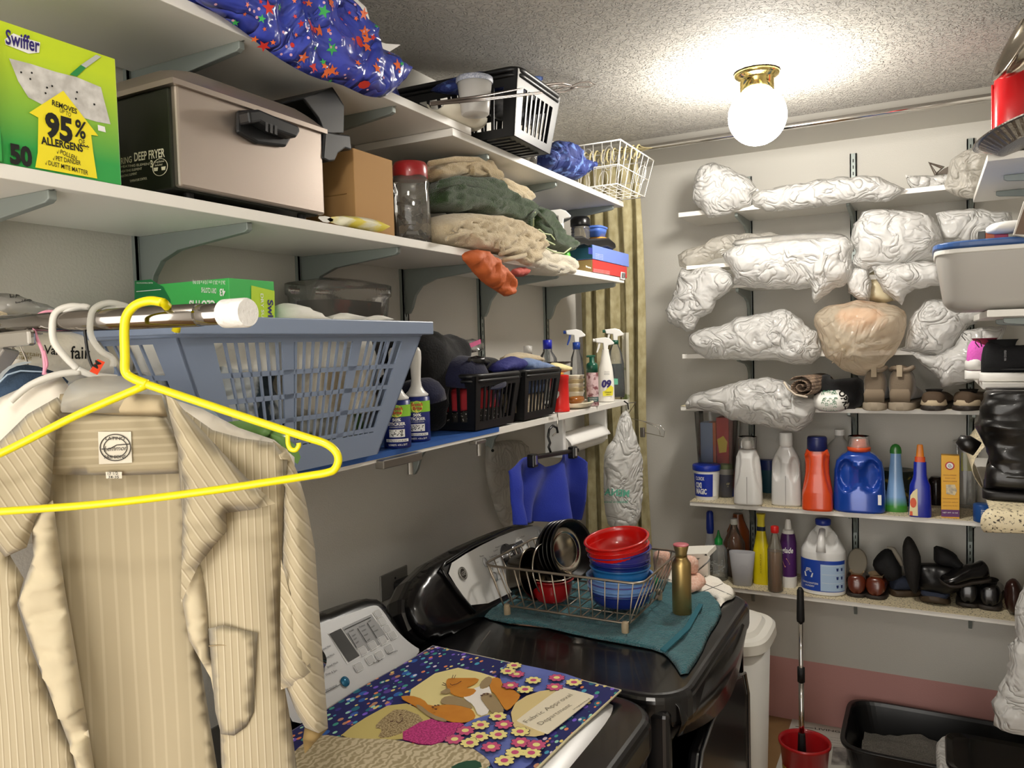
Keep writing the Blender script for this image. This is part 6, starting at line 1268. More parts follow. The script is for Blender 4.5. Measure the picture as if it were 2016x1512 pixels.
AX1 = V((.94, -.06, .22)).to_track_quat('Z', 'Y').to_euler(); AX2 = V((.92, -.32, .24)).to_track_quat('Z', 'Y').to_euler()
blk = M('pan_black', '0e0d0c', .25, .3); FX = (0, RAD(78), RAD(-42))
pan('steel_pan', 'small steel saucepan standing on edge at the left end of the rack', (.352, 1.720, 1.040), .060, .050, AX1, M('steel_dark', '6f665a', .2, 1), M('steel_deep', '4a443c', .25, 1))
pan('steel_pan', 'taller steel pan leaning in front of the dark pans at the left of the rack', (.378, 1.742, 1.045), .062, .050, AX1, inox, M('steel_dark', '6f665a', .2, 1))
for k in range(4):
    pan('cake_pan', ('rearmost', 'second', 'third', 'front')[k]+' black cake pan of the four leaning upright in the rack', (.402+.013*k, 1.825-.003*k, 1.080+.0033*k), .073, .030, AX2, blk, inox if k == 3 else None, 'black cake pans leaning in the rack')
pos, r_, h_ = spot(1324, 1362, 1213, TZ+.010, 1071)
t = thing('water_bottle', 'gold metal water bottle with a pink lid standing on the teal towel', 'water bottle', pos, yaw)
gold = M('brushed_gold', 'ae9560', .34, .9)
obj('bottle_body', B().lathe([(r_*.94, 0), (r_, .002), (r_, h_*.70), (r_*.96, h_*.735), (r_*.68, h_*.79), (r_*.64, h_*.80), (r_*.64, h_*.82)], n=40), gold, t, loc=True, smooth=True)
obj('bottle_cap', B().lathe([(r_*.62, h_*.825), (r_*.60, h_*.87), (r_*.80, h_*.975), (r_*.80, h_*.985), (.001, h_*.986)], n=36), gold, t, loc=True, smooth=True)
lab(obj('lid_inlay', B().lathe([(r_*.81, h_*.982), (r_*.81, h_*.995), (r_*.77, h_), (.001, h_)], n=36), M('lid_pink', 'b9606a', .4), t, loc=True, smooth=True), 'dusty pink lid top')
t = thing('bottle_cap', 'green ring shaped bottle lid behind the blue bowls', 'lid', tuple(at(1284, 1148, Z=TZ+.02)))
obj('lid_ring', B().lathe([(.016, 0), (.018, .004), (.018, .012), (.014, .012), (.012, .004)], n=24), M('lid_green', '1f7a4a', .3), t, loc=True, smooth=True)
# ================================================================ BACK SHELVES
def dsec(secs, m=40):
    """densify stacked outlines"""
    zs = [s[0] for s in secs]; o = []; k = len(secs[0])
    zz = sorted(set([round(zs[0]+(zs[-1]-zs[0])*i/m, 5) for i in range(m+1)]+[round(z, 5) for z in zs]))
    for z in zz: o.append((z,)+tuple(float(np.interp(z, zs, [s[j] for s in secs])) for j in range(1, k)))
    return o
def dent(b, cx, cz, rx, rz, d, tilt=0):
    for i, v in enumerate(b.v):
        if v.y < 0:
            x, z = v.x-cx, v.z-cz; x, z = x*cos(tilt)+z*sin(tilt), -x*sin(tilt)+z*cos(tilt)
            q = (x/rx)**2+(z/rz)**2
            if q < 1: v.y += d*min(1, (1-q)*2.2)
def bagb(label, ol, T, seed, Yp=3.10, mat=None, amp=.016, ns=11, back=1.3, grp='white plastic bags on the back shelves', parts=None, name='plastic_bag', **k):
    return tag(blob(name, ol, T*.7, mat or bag, Y=Yp, amp=amp, ns=ns, seed=seed, back=back, **{**dict(step=.012, R=T*.8, jag=.007, sm=0), **k}), label, 'plastic bag', grp)
ZA, ZC, ZD, ZE, ZF, ZG = 2.133, 1.840, 1.567, 1.3585, .9715, .6375
bagb('round white bag at the left end of the topmost back shelf', [(1368, 352), (1378, 328), (1405, 319), (1440, 332), (1476, 352), (1496, 376), (1480, 384), (1480, 402), (1455, 412), (1430, 424), (1395, 428), (1380, 410), (1362, 400)], .10, 201, grp=None)
bagb('long white bag lying across the middle of the topmost back shelf', [(1478, 388), (1500, 374), (1560, 364), (1640, 350), (1690, 348), (1730, 347), (1760, 362), (1786, 376), (1770, 386), (1744, 398), (1700, 396), (1640, 404), (1560, 414), (1510, 416), (1484, 404)], .08, 202, stretch=(.8, 1.5), grp=None)
bagb('flat white bag right of the long one on the topmost back shelf', [(1782, 344), (1800, 346), (1850, 344), (1885, 342), (1880, 362), (1840, 372), (1795, 374), (1786, 360)], .04, 203, Yp=3.14, grp=None)
tag(blob('plastic_bag', [(1868, 318), (1885, 305), (1900, 296), (1930, 286), (1958, 278), (1955, 292), (1948, 320), (1938, 350), (1926, 388), (1912, 392), (1880, 386), (1856, 370), (1866, 345)], .07, bagclear, Y=3.08, amp=.022, ns=18, back=1.2, seed=204, step=.012), 'cloudy crumpled bag at the right end of the topmost back shelf', 'plastic bag')
brn = M('brown_plastic', '5b5147', .4)
t = thing('squeegee', 'brown plastic tool with a triangular loop lying on the flat white bag', 'tool', tuple(at(1850, 340, Y=3.2)))
b = B(); K_ = dict(Y=3.18); b.tube([at(*p, **K_) for p in ((1830, 321), (1856, 330), (1842, 343))], .007, 8, True); obj('loop', b, brn, t); b = B(); b.prism([at(*p, **K_) for p in ((1842, 344), (1858, 332), (1874, 324), (1872, 336), (1866, 342))], (0, .03, 0)); obj('blade', b, brn, t, bevel=.002)
bagb('grey film bag folded at the left end of the second back shelf', [(1334, 502), (1352, 492), (1380, 482), (1400, 468), (1430, 462), (1520, 458), (1550, 466), (1500, 480), (1450, 492), (1420, 508), (1380, 520), (1358, 530), (1338, 524)], .06, 211, mat=bagclear, Yp=3.12)
t = thing('wrapped_tube', 'white tube in clear wrap lying along the top of the large bag', 'tube', tuple(at(1480, 476, Y=3.05)))
obj('tube', B().tube([at(1445, 480, Y=3.06), at(1519, 472, Y=3.06)], .010, 12), plastw, t, smooth=True)
blob('wrap_film', [(1438, 484), (1450, 470), (1540, 462), (1620, 457), (1668, 462), (1660, 474), (1560, 480), (1480, 488)], .022, clear('film_clear', 'd8d5ce', .30, .08, bump=(60, .8)), t, Y=3.055, amp=.006, ns=30, back=.8, seed=212)
tag(obj('carton_edge', B().box(.430, .62, 3.06, 3.2, 1.9, 1.915), M('white_card', 'f0ece2', .5), bevel=.001), 'white flat carton edge showing above the bag that hangs at left', 'carton')
bagb('largest white bag in the middle of the second back shelf with a corner drooping', [(1420, 500), (1445, 486), (1480, 478), (1560, 470), (1620, 466), (1668, 464), (1684, 480), (1676, 510), (1680, 540), (1664, 560), (1640, 570), (1616, 590), (1604, 598), (1597, 585), (1594, 568), (1540, 570), (1480, 566), (1440, 560), (1446, 545), (1430, 520)], .12, 213, Yp=3.07, amp=.014, grp=None)
bagb('white bag hanging down at the left end below the second back shelf', [(1342, 528), (1360, 532), (1380, 524), (1420, 522), (1440, 540), (1445, 560), (1436, 574), (1410, 590), (1402, 614), (1378, 626), (1368, 648), (1352, 652), (1330, 644), (1314, 632), (1312, 612), (1322, 590), (1330, 560)], .07, 214, Yp=3.07, back=.35, grp=None)
bagb('tall white bag with folds at the right of the second back shelf', [(1674, 475), (1680, 440), (1698, 418), (1740, 412), (1790, 415), (1830, 420), (1850, 450), (1856, 480), (1846, 498), (1858, 515), (1810, 520), (1760, 530), (1700, 534), (1676, 526), (1684, 500)], .13, 215, Yp=3.09, amp=.016, grp=None)
bagb('white bag tail drooping below the tall bag, nearer the peach bag', [(1668, 532), (1690, 524), (1712, 528), (1716, 560), (1712, 592), (1690, 588), (1672, 575), (1666, 555)], .04, 216, Yp=3.08, back=.4, grp=None)
bagb('white bag with a pointed corner drooping over the second shelf edge', [(1716, 524), (1760, 518), (1820, 514), (1856, 518), (1866, 560), (1840, 562), (1800, 568), (1786, 580), (1778, 600), (1760, 590), (1738, 575), (1726, 550)], .08, 217, Yp=3.05, back=.8, grp=None)
bagb('white bag behind the grey bin with the blue lid', [(1842, 420), (1880, 414), (1920, 410), (1990, 418), (2000, 470), (1900, 482), (1860, 480), (1846, 450)], .08, 218, Yp=3.12, grp=None)
bagb('cream tinted bag just under the tall bag, behind the pointed corner', [(1706, 540), (1724, 530), (1742, 560), (1762, 590), (1740, 596), (1712, 590)], .04, 219, mat=translucent('cream_film', 'e2d6b4', .3, .95, .3), Yp=3.14, grp=None)
bagb('white bag lying at the left end of the third back shelf', [(1354, 660), (1375, 648), (1420, 640), (1450, 625), (1500, 616), (1545, 608), (1575, 625), (1596, 648), (1612, 655), (1620, 680), (1614, 700), (1600, 718), (1560, 716), (1520, 710), (1450, 708), (1392, 708), (1370, 692), (1356, 682)], .11, 221, grp=None)
t = thing('knotted_bag', 'translucent bag with peach coloured contents tied in a knot on the third back shelf', 'plastic bag', tuple(at(1694, 700, Y=3.08)))
KC_ = at(1660, 688, Y=3.05)
kn = translucent('peach_film', 'e8dcc6', .3, .48, .16, bump=(10, .8, 'crease', .022))
ko = blob('bag_film', [(1602, 625), (1616, 608), (1650, 598), (1700, 592), (1760, 598), (1786, 618), (1784, 650), (1768, 690), (1745, 715), (1720, 732), (1692, 742), (1665, 732), (1640, 712), (1620, 700), (1616, 670), (1604, 645)], .13, kn, t, Y=3.05, amp=.012, ns=9, seed=222, back=1.2, jag=.006, bulge=lambda X_, Z_: .007*sin(15*atan2(Z_-KC_.z, X_-KC_.x)))
lab(blob('contents', [(1640, 612), (1700, 604), (1745, 612), (1750, 640), (1700, 665), (1650, 650)], .08, M('peach_cloth', 'e0a072', .8), t, Y=3.08, amp=.01, seed=223, back=.8), 'peach coloured cloth inside')
b = B(); kc = at(1660, 688, Y=2.93); 
for k in range(16):
    a = 2*pi*k/16; b.tube([kc, kc+V((.03*cos(a), .02, .03*sin(a))), kc+V((.065*cos(a+.1), .055, .062*sin(a+.1)))], [.002, .003, .002], 5)
b.sphere(kc, .008, 10, 8); obj('knot', b, kn, t, smooth=True)
bagb('white bag with a twisted end at the right of the third back shelf', [(1766, 688), (1782, 680), (1786, 640), (1800, 612), (1820, 592), (1862, 586), (1900, 600), (1952, 612), (1946, 625), (1910, 640), (1890, 665), (1870, 690), (1850, 702), (1800, 694)], .10, 224, grp=None)
bagb('white bag drooping under the right end of the third back shelf, behind the pink sneaker', [(1792, 692), (1840, 700), (1880, 680), (1900, 650), (1940, 645), (1985, 640), (1960, 700), (1940, 740), (1900, 758), (1852, 762), (1846, 745), (1820, 722)], .07, 225, Yp=3.06, back=.5, grp=None)
bagb('large wrinkled white bag on the fourth back shelf with its tail hanging over the edge', [(1348, 790), (1362, 778), (1400, 768), (1450, 752), (1510, 742), (1545, 750), (1575, 780), (1606, 782), (1612, 800), (1600, 826), (1570, 852), (1540, 846), (1500, 838), (1440, 828), (1410, 812), (1380, 806), (1350, 804)], .09, 231, Yp=3.07, amp=.020, back=.9, grp=None)
# rolled mat and dark cloth
t = thing('rolled_mat', 'small rolled brown mat seen from its end on the fourth back shelf', 'mat', tuple(at(1572, 765, Y=2.98)))
matm = M('mat_brown', '8c7764', .8, col2='5c4d42', pat=('noise', 60, .5, .1)); cc = at(1576, 762, Y=2.98)
b = B(); sp = [cc+V(((.006+.0028*a)*cos(a), 0, (.006+.0028*a)*.85*sin(a))) for a in [k*.35 for k in range(44)]]; sp += [cc+V((-.05, 0, .020)), cc+V((-.062, 0, .022))][:0]
for i in range(len(sp)-1):
    p, q = sp[i], sp[i+1]; d = V((.05, .22, 0)); b.add([p, q, q+d, p+d], [(0, 1, 2, 3)])
obj('mat_roll', b, matm, t, smooth=True, solid=.0035)
obj('mat_flap', B().tube([at(1543, 752, Y=2.98), at(1552, 766, Y=2.98), at(1566, 777, Y=2.98), at(1590, 782, Y=2.98)], .004, 8), M('mat_back', 'cbbfae', .8), t, smooth=True)
tag(blob('garment', [(1598, 770), (1600, 742), (1634, 735), (1636, 748), (1664, 745), (1698, 742), (1704, 770), (1696, 806), (1660, 808), (1610, 790)], .08, blackf, Y=3.14, amp=.01, seed=232, back=1), 'black cloth bundled between the rolled mat and the fleece boots', 'cloth')
t = thing('printed_bag', 'white bag with green scroll print and black letters beside the black cloth', 'plastic bag', tuple(at(1640, 805, Y=3.07)))
po = blob('bag_body', [(1598, 784), (1612, 772), (1634, 768), (1656, 766), (1672, 778), (1674, 796), (1662, 810), (1634, 812), (1606, 808)], .05, M('bag_opaque', 'efeee8', .4), t, Y=3.07, amp=.005, seed=233, back=1, step=.008); tr = bvh(po)
b = B(); paint_text(tr, 'OPRE', (1650, 772), (1664, 806), 12, b, .04); obj('black_print', b, ink, t)
b = B(); random.seed(4)
for k in range(34):
    px, py = random.uniform(1618, 1646), random.uniform(768, 810); h, n = hit(tr, px, py)
    if h is not None: b.tube([h+V((.006*cos(a), -.0003, .006*sin(a)))*random.uniform(.6, 1) for a in [1.1*j for j in range(4)]], .0009, 5)
obj('green_print', b, M('scroll_green', '1f7a4e', .5), t)
# shoes
def shoe(name, label, heel, ang, L, W, H_, up_m, sole_m, lin_m=None, Hs=.022, boot=0, grp=None, rot=None, cat='shoe', tongue=1):
    t = thing(name, label, cat, heel, ang, grp, rot=rot)
    mx = Matrix(((0, 0, 1, 0), (1, 0, 0, 0), (0, 1, 0, 0), (0, 0, 0, 1)))   # loft z -> forward x, loft x -> y, loft y -> up z
    w_ = W/2; S = []
    for s, ww, hh in ((0, .22, .36), (.006, .42, .58), (.02, .60, .80), (.055, .74, .96), (.10, .80, .96 if H_ < .11 else 1.0), (.20, .82, .86 if H_ < .11 else 1.0), (.34, .78, .84 if H_ < .11 else .97), (.42, .76, .86), (.50, .82, .74), (.62, .93, .60), (.76, 1.0, .47), (.88, .92, .40), (.95, .72, .33), (1.0, .35, .20)):
        h = H_*hh if s < .55 else max(H_*hh, .035*hh/.5) if H_ < .1 else .085*hh
        if H_ >= .1 and .42 <= s < .6: h = H_*.55+(.085*.6-H_*.55)*(s-.42)/.2
        S.append((s*L, w_*ww, h/2, 0, Hs+h/2-.002, 2.6))
    obj('upper', B().loft(S, 28, 2.6, mtx=mx), up_m, t, loc=True, smooth=True)
    obj('sole', B().loft([(s*L, w_*ww*1.06, Hs/2, 0, Hs/2+(.012*max(0, s-.85)/.15), 5) for s, ww in ((-.018, .25), (-.010, .5), (.02, .72), (.08, .84), (.25, .86), (.42, .80), (.6, .92), (.76, 1.02), (.9, .92), (.97, .70), (1.015, .35))], 24, 5, mtx=mx), sole_m, t, loc=True, smooth=True)
    if lin_m:
        rings = []; top = Hs+H_
        b = B(); b.loft([(top-.035, L*.09, w_*.46, L*.19), (top-.008, L*.115, w_*.52, L*.19), (top-.001, L*.13, w_*.58, L*.19), (top+.001, L*.14, w_*.64, L*.19)], 24, 2.2, cap=(1, 0)); obj('lining', b, lin_m, t, loc=True, smooth=True)
    return t
suede = M('taupe_suede', '6f6252', .9, bump=(150, .3), sheen=.3); sols = M('sole_stone', '8f8371', .7); flc = M('fleece', '8d7f6e', .95, bump=(120, 1)); dks = M('sole_dark', '2a231d', .6)
for k, (a, c) in enumerate(((1700, 1742), (1745, 1798))):
    p = at((a+c)/2, 809, Z=ZE); t = shoe('fleece_boot', 'taupe suede ankle boot with fleece collar, '+('left' if k == 0 else 'right')+' one of the pair', (p.x, p.y+.0, ZE), RAD(88-5*k), .25, .088+.008*k, .118, suede, sols, flc, Hs=.030, cat='boot', grp='pair of fleece boots')
    obj('collar', B().tube([(.048+.044*cos(q), .034*sin(q), .145+.004*sin(3*q)) for q in [2*pi*i/20 for i in range(20)]], .008, 8, True), flc, t, loc=True, smooth=True)
    obj('pull_tab', B().box(-.006, -.002, -.009, .009, .118, .158), M('tab_beige', 'a1937d', .8), t, loc=True, bevel=.001)
    obj('heel_patch', B().loft([(.03, .006, .032), (.06, .008, .034), (.075, .006, .028)], 16, mtx=Matrix.Translation((.004, 0, 0))), M('suede_patch', '7c6e5c', .9), t, loc=True, smooth=True)
for k, (a, c) in enumerate(((1812, 1858), (1860, 1922))):
    p = at((a+c)/2, 809, Z=ZE); t = shoe('slip_on_shoe', 'dark brown slip on shoe with cream midsole, '+('left' if k == 0 else 'right')+' one of the pair', (p.x, p.y, ZE), RAD(82-26*k), .24, .088, .052, M('shoe_brown', '4a3a2a', .8), dks, M('lining_dark', '17120f', .9), Hs=.018, grp='pair of brown slip on shoes')
    obj('midsole', B().loft([(.014, .038, .034, .035), (.020, .044, .042, .038), (.036, .040, .038, .038), (.040, .03, .03, .038)], 20), M('midsole_cream', 'b3a287', .7), t, loc=True, smooth=True)
# ---- detergent shelf
pos = at(1408, 918, Y=3.27)
t = thing('storage_bin', 'clear plastic bin with upright cartons behind the white and blue tub', 'bin', (pos.x, 3.27, ZF+.06))
xL, xR = at(1368, 900, Y=3.24).x, at(1450, 900, Y=3.24).x; zt, zb = at(1400, 812, Y=3.24).z, ZF
obj('bin_wall', B().loft([(zb, (xR-xL)/2*.8, .07), (zt, (xR-xL)/2, .085)], 28, 5, cap=(1, 0), mtx=Matrix.Translation(((xL+xR)/2, 3.29, 0))), clear('bin_clear', 'd5d2ca', .12, .06), t, smooth=True)
for (a, c, yt, colr, lb_) in ((1378, 1404, 832, '8296ba', 'pale blue carton at the left in the clear bin'), (1394, 1410, 832, 'c9642a', 'orange carton in the middle of the clear bin'), (1410, 1436, 822, 'b8201c', 'red carton with a cartoonish label at the right in the clear bin'), (1432, 1446, 826, '7a3c34', 'dull red carton at the far right in the clear bin')):
    x0, x1 = at(a, 900, Y=3.25).x, at(c, 900, Y=3.25).x; z1 = at(a, yt, Y=3.25).z; boxthing('carton', lb_.replace('cartoonish', 'yellow'), 'carton', x0+.002, x1-.002, 3.25+.004*(a % 3), 3.33, zb+.004, z1, M('carton_'+colr, colr, .45), part='carton_body')
b = B(); polyp(b, [(1412, 865), (1424, 858), (1432, 870), (1430, 890), (1416, 892)], .0, Y=3.249-.001); tag(obj('sticker', b, M('sticker_yellow', 'e0c23a', .5)), 'yellow round sticker on the red carton', 'sticker')
def spotb(a, c, yb, yt, Z): 
    p, r, h = spot(a, c, yb, Z, yt); return p, r, h
def multi(name, label, cat, a, c, yb, yt, Z, parts, rz=.04, ry=1, e=2, grp=None, n=32):
    """parts: (part name, material, [(z 0..1, rx 0..1)], options)"""
    p, r, h = spotb(a, c, yb, yt, Z); p.y = p.y-r+r*ry+.002; t = thing(name, label, cat, p, rz, grp)
    for q in parts:
        nm, mt, secs = q[:3]; ex = q[3] if len(q) > 3 else e
        o = fin(obj(nm, B().loft([(s[0]*h, s[1]*r, (s[2] if len(s) > 2 else s[1]*ry)*r) for s in secs], n, ex), mt, t, loc=True), 45)
        if len(q) > 4: lab(o, q[4])
    return t, r, h
clb = M('tub_label_blue', '1b34a0', .35); whpl = M('tub_white', 'e8e7e4', .3)
t, r, h = multi('powder_tub', 'white tub with a blue lid and blue stain remover label at the shelf end', 'tub', 1365, 1418, 986, 914, ZF, [('tub_body', whpl, [(0, .84), (.02, .86), (.84, .97), (.86, .97)]), ('lid', clb, [(.84, 1.02), (.86, 1.04), (.97, 1.04), (1.0, 1.0), (1.0, .9)], 2, 'blue lid')])
def cyl(r, dz=0, dx=0): return lambda x, y: V((r*sin((x+dx)/r), -r*cos((x+dx)/r), y+dz))
b = B(); rr_2 = lambda z: r*(.86+.11*z/(.84*h))+.0006
b.grid(lambda u, v: V((rr_2(h*(.10+.66*v))*sin(-1.05+1.75*u), -rr_2(h*(.10+.66*v))*cos(-1.05+1.75*u), h*(.10+.66*v))), 24, 6); obj('label', b, clb, t, loc=True, smooth=True)
b = B(); cyt = lambda dx, dz: (lambda x, y: V((rr_2(dz+y)*1.012*sin((x+dx)/r), -rr_2(dz+y)*1.012*cos((x+dx)/r), y+dz)))
text(b, 'CLOROX', cyt(-r*.72, h*.58), r*.75, h*.10, .02); text(b, 'OXI', cyt(-r*.75, h*.36), r*.55, h*.15, .04); text(b, 'MAGIC', cyt(-r*.75, h*.18), r*.95, h*.15, .04)
b.grid(lambda u, v: V((rr_2(h*.4)*1.0*sin(.72+.36*u), -rr_2(h*.4)*1.02*cos(.72+.36*u), h*(.12+.62*v))), 6, 2); obj('lettering', b, inkw, t, loc=True)
t, r, h = multi('wipes_tub', 'small blue canister with a green lid beside the white and blue tub', 'canister', 1414, 1446, 980, 912, ZF, [('tub_body', M('canister_blue', '1d3a8f', .35), [(0, .9), (.03, .95), (.68, .95)]), ('shoulder', whpl, [(.68, .97), (.84, .9)]), ('lid', M('canister_green', '78a050', .35), [(.84, .92), (.97, .9), (1, .6)], 2, 'green lid')])
b = B(); text(b, 'g', cyl(r*.97, h*.35, r*.15), r*.45, h*.14, .02); obj('lettering', b, inkw, t, loc=True)
t, r, h = multi('bucket', 'dark teal bucket with a navy lid hidden behind the white bottles', 'bucket', 1488, 1540, 972, 903, ZF, [('bucket_body', M('bucket_teal', '1f4c5a', .4), [(0, .8), (.7, .95)]), ('lid', M('lid_navy', '1a2a66', .35), [(.7, 1), (1, 1)])])
det_w = M('bottle_pearl', 'd9d8d4', .28, coat=.3)
def detergent(label, a, c, yb, yt, mat, capm, capk, shape=0, name='detergent_bottle', dents=1, clearcap=True):
    p, r, h = spotb(a, c, yb, yt, ZF); ry = .62; p.y = p.y-r+r*ry; t = thing(name, label, 'detergent bottle', p, .05)
    k = .82 if capk else .88
    if shape == 0: S = [(0, .94, .9), (.02, 1, 1), (.10, 1, 1), (.35, .97, .95), (.55, .90, .88), (.70, .82, .80), (.80, .62, .65), (.83, .50, .6)]
    elif shape == 1: S = [(0, .94, .9), (.02, 1, 1), (.15, 1, 1), (.45, .96, .94), (.60, .94, .9), (.70, .78, .74), (.78, .55, .6), (.83, .42, .55)]
    elif shape == 2: S = [(0, .96, .95), (.02, 1, 1), (.25, .98, .98), (.50, .78, .82), (.62, .76, .8), (.76, .82, .82), (.83, .70, .76), (.84, .66, .7)]
    else: S = [(0, .95, .95), (.02, 1, 1), (.20, 1, 1), (.55, .96, .98), (.68, .88, .92), (.76, .66, .8), (.80, .45, .6), (.83, .40, .5)]
    b = B(); b.loft([(z*h*k/.83, rx*r, rr_*r*ry) for z, rx, rr_ in dsec(S, 46)], 72, 3.0)
    if shape == 0 or shape == 2:
        for s in (-1, 1): dent(b, s*r*.78, h*.50*k/.83, r*.30, h*.30, r*.22, tilt=s*.16)
    if shape == 1:
        for s in (-1, 1): dent(b, s*r*.55, h*.52*k/.83, r*.30, h*.17, r*.25)
    if shape == 3:
        for s in (-1, 1): dent(b, s*r*.47, h*.50*k/.83, r*.36, h*.22, r*.30)
    fin(obj('bottle_body', b, mat, t, loc=True), 60)
    if shape < 2: obj('sight_strip', B().box(-.0007, .0007, -r*ry*1.01, -r*ry*.9, h*.03, h*.42), M('strip_dark', '4a4742', .4), t, loc=True)
    return t, r, h, k, ry
t, r, h, k, ry = detergent('pearl white detergent bottle with a clear measuring cap, nearest the blue lidded tub', 1448, 1503, 996, 858, det_w, None, 1)
obj('spout', B().lathe([(r*.30, h*.80), (r*.22, h*.93), (.001, h*.94)], n=20), whpl, t, loc=True, smooth=True); obj('measuring_cap', B().lathe([(r*.52, h*.81), (r*.62, h*.82), (r*.66, h), (r*.60, h)], n=32, cap=(0, 0)), clear('cap_clear', 'dedad2', .3, .08), t, loc=True, smooth=True)
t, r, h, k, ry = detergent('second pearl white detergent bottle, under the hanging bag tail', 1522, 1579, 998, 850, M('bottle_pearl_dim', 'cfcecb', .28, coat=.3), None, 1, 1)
obj('measuring_cap', B().lathe([(r*.42, h*.80), (r*.44, h*.84), (r*.44, h*.99), (r*.40, h), (.001, h)], n=28), whpl, t, loc=True, smooth=True)
t, r, h, k, ry = detergent('orange detergent bottle with a navy cap', 1582, 1640, 1007, 858, M('bottle_orange', 'd84a1c', .26, coat=.4), None, 1, 2)
lab(obj('measuring_cap', B().lathe([(r*.62, h*.81), (r*.66, h*.82), (r*.64, h*.98), (r*.58, h), (.001, h)], n=36), M('cap_navy', '1b2254', .35), t, loc=True, smooth=True), 'navy cap')
pj, rj, hj = spotb(1618, 1672, 985, 846, ZF); t = thing('jug', 'translucent grey jug with a white cap standing behind the orange and blue bottles', 'jug', (pj.x+.02, min(pj.y+.10, 3.33), ZF), 0)
obj('jug_body', B().loft([(0, .055, .05), (hj*.03, .06, .055), (hj*.55, .06, .055), (hj*.80, .045, .04), (hj*.90, .016, .016), (hj*.95, .015, .015)], 32, 3), M('jug_frost', 'a9a7a2', .35, alpha=.9), t, loc=True, smooth=True); obj('cap', B().lathe([(.019, hj*.94), (.019, hj*1.02), (.001, hj*1.02)], n=20), plastw, t, loc=True)
t, r, h, k, ry = detergent('large blue laundry detergent jug with an orange spout and clear cap', 1645, 1741, 1011, 856, M('bottle_blue', '1a46a8', .2, .15, coat=.6), None, 1, 3)
obj('spout_collar', B().lathe([(r*.44, h*.80), (r*.46, h*.85), (r*.40, h*.86), (r*.30, h*.87), (r*.26, h*.96), (.001, h*.96)], n=32), M('spout_orange', 'd8542a', .35), t, loc=True, smooth=True); obj('measuring_cap', B().lathe([(r*.42, h*.85), (r*.42, h), (r*.39, h)], n=32, cap=(0, 0)), MATS['cap_clear'], t, loc=True, smooth=True)
b = B(); b.box(r*.70, r*.84, -r*ry*.86, -r*ry*.80, h*.12, h*.25); obj('barcode_label', b, inkw, t, loc=True)
t, r, h = multi('stain_remover', 'short blue bottle half hidden behind the large blue jug', 'bottle', 1716, 1748, 1004, 958, ZF, [('bottle_body', M('bottle_blue2', '20529f', .3), [(0, .95), (.05, 1), (.7, .9), (.95, .5), (1, .3)])])
t, r, h = multi('tin', 'black and yellow tin under the pale mug', 'tin', 1738, 1800, 998, 925, ZF, [('tin_wall', M('tin_dark', '1a2420', .4, col2='8a7a3a', pat=('noise', 20, .6, .03)), [(0, 1), (.96, 1), (.97, 1.03), (1, 1.03)])]); t.location.y = min(t.location.y+.05, 3.392-r)
bgm = M('gradient_bottle', '8fb4dc', .25, coat=.4); nt = bgm.node_tree; g_ = nt.nodes.new('ShaderNodeTexCoord'); s_x = nt.nodes.new('ShaderNodeSeparateXYZ'); r_m = nt.nodes.new('ShaderNodeValToRGB'); nt.links.new(g_.outputs['Generated'], s_x.inputs[0]); nt.links.new(s_x.outputs[2], r_m.inputs[0]); nt.links.new(r_m.outputs[0], nt.nodes['Principled BSDF'].inputs[0])
e_ = r_m.color_ramp.elements; e_[0].position = .10; e_[0].color = (*hx('3f8a34'), 1); e_[1].position = .26; e_[1].color = (*hx('7fa8d6'), 1)
t, r, h = multi('dish_soap', 'slim pale blue and green dish soap bottle with a rounded green top', 'bottle', 1743, 1785, 1009, 873, ZF, [('bottle_body', bgm, [(0, .95), (.02, 1), (.10, .98), (.30, .78), (.50, .60), (.66, .55), (.70, .50), (.86, .44)]), ('cap', M('cap_green_d', '2c7a2e', .25, coat=.4), [(.86, .50), (.90, .50), (.95, .44), (.985, .28), (1, .08)], 2, 'rounded green cap')], ry=.6)
spm = M('spray_blue', '16279a', .25, coat=.4)
t, r, h = multi('stain_spray', 'dark blue stain remover spray bottle with an orange trigger', 'spray bottle', 1791, 1832, 1019, 874, ZF, [('bottle_body', spm, [(0, .97), (.02, 1), (.30, .95), (.44, .90), (.52, .66), (.58, .58), (.76, .54)]), ('collar', M('spray_orange2', 'd8501c', .35), [(.76, .46), (.83, .44)]), ('sprayer', M('spray_orange', 'ee8a22', .35), [(.83, .34), (.86, .34), (.92, .30), (.985, .26), (1, .2)])], ry=.55, e=3)
b = B(); b.add([V((-r*.95+q*r, -r*.57, z*h)) for q, z in ((.0, .02), (.75, .02), (.70, .40), (.35, .36), (.1, .30))], [(0, 1, 2, 3, 4)]); obj('label', b, M('label_cream', 'e9dca8', .4), t, loc=True)
b = B(); b.add([V((-r*.95+q*r, -r*.58, z*h)) for q, z in ((.05, .02), (.30, .02), (.28, .08), (.05, .08))], [(0, 1, 2, 3)]); b.add([V((-r*.6+.28*r*cos(a), -r*.58, h*(.20+.07*sin(a)))) for a in [2*pi*i/12 for i in range(12)]], [tuple(range(12))]); obj('label_print', b, M('spray_orange2', 'd8501c'), t, loc=True)
t, r, h = multi('dark_jar', 'dark brown jar between the blue spray and the yellow box', 'jar', 1828, 1858, 1000, 942, ZF, [('jar_body', M('jar_dark', '1c1210', .2), [(0, .9), (.5, 1), (.9, .9), (1, .6)])]); t.location.y = min(t.location.y+.05, 3.392-r)
YB = at(1870, 1020, Z=ZF).y; x0, x1 = at(1853, 1010, Y=YB).x, at(1889, 1010, Y=YB).x; z1 = at(1870, 897, Y=YB).z
t = boxthing('baking_soda_box', 'tall yellow carton with a round red badge and purple base', 'box', x0, x1, YB, YB+.045, ZF, z1, M('carton_yellow', 'e2a81e', .4)); KB2 = dict(Y=YB)
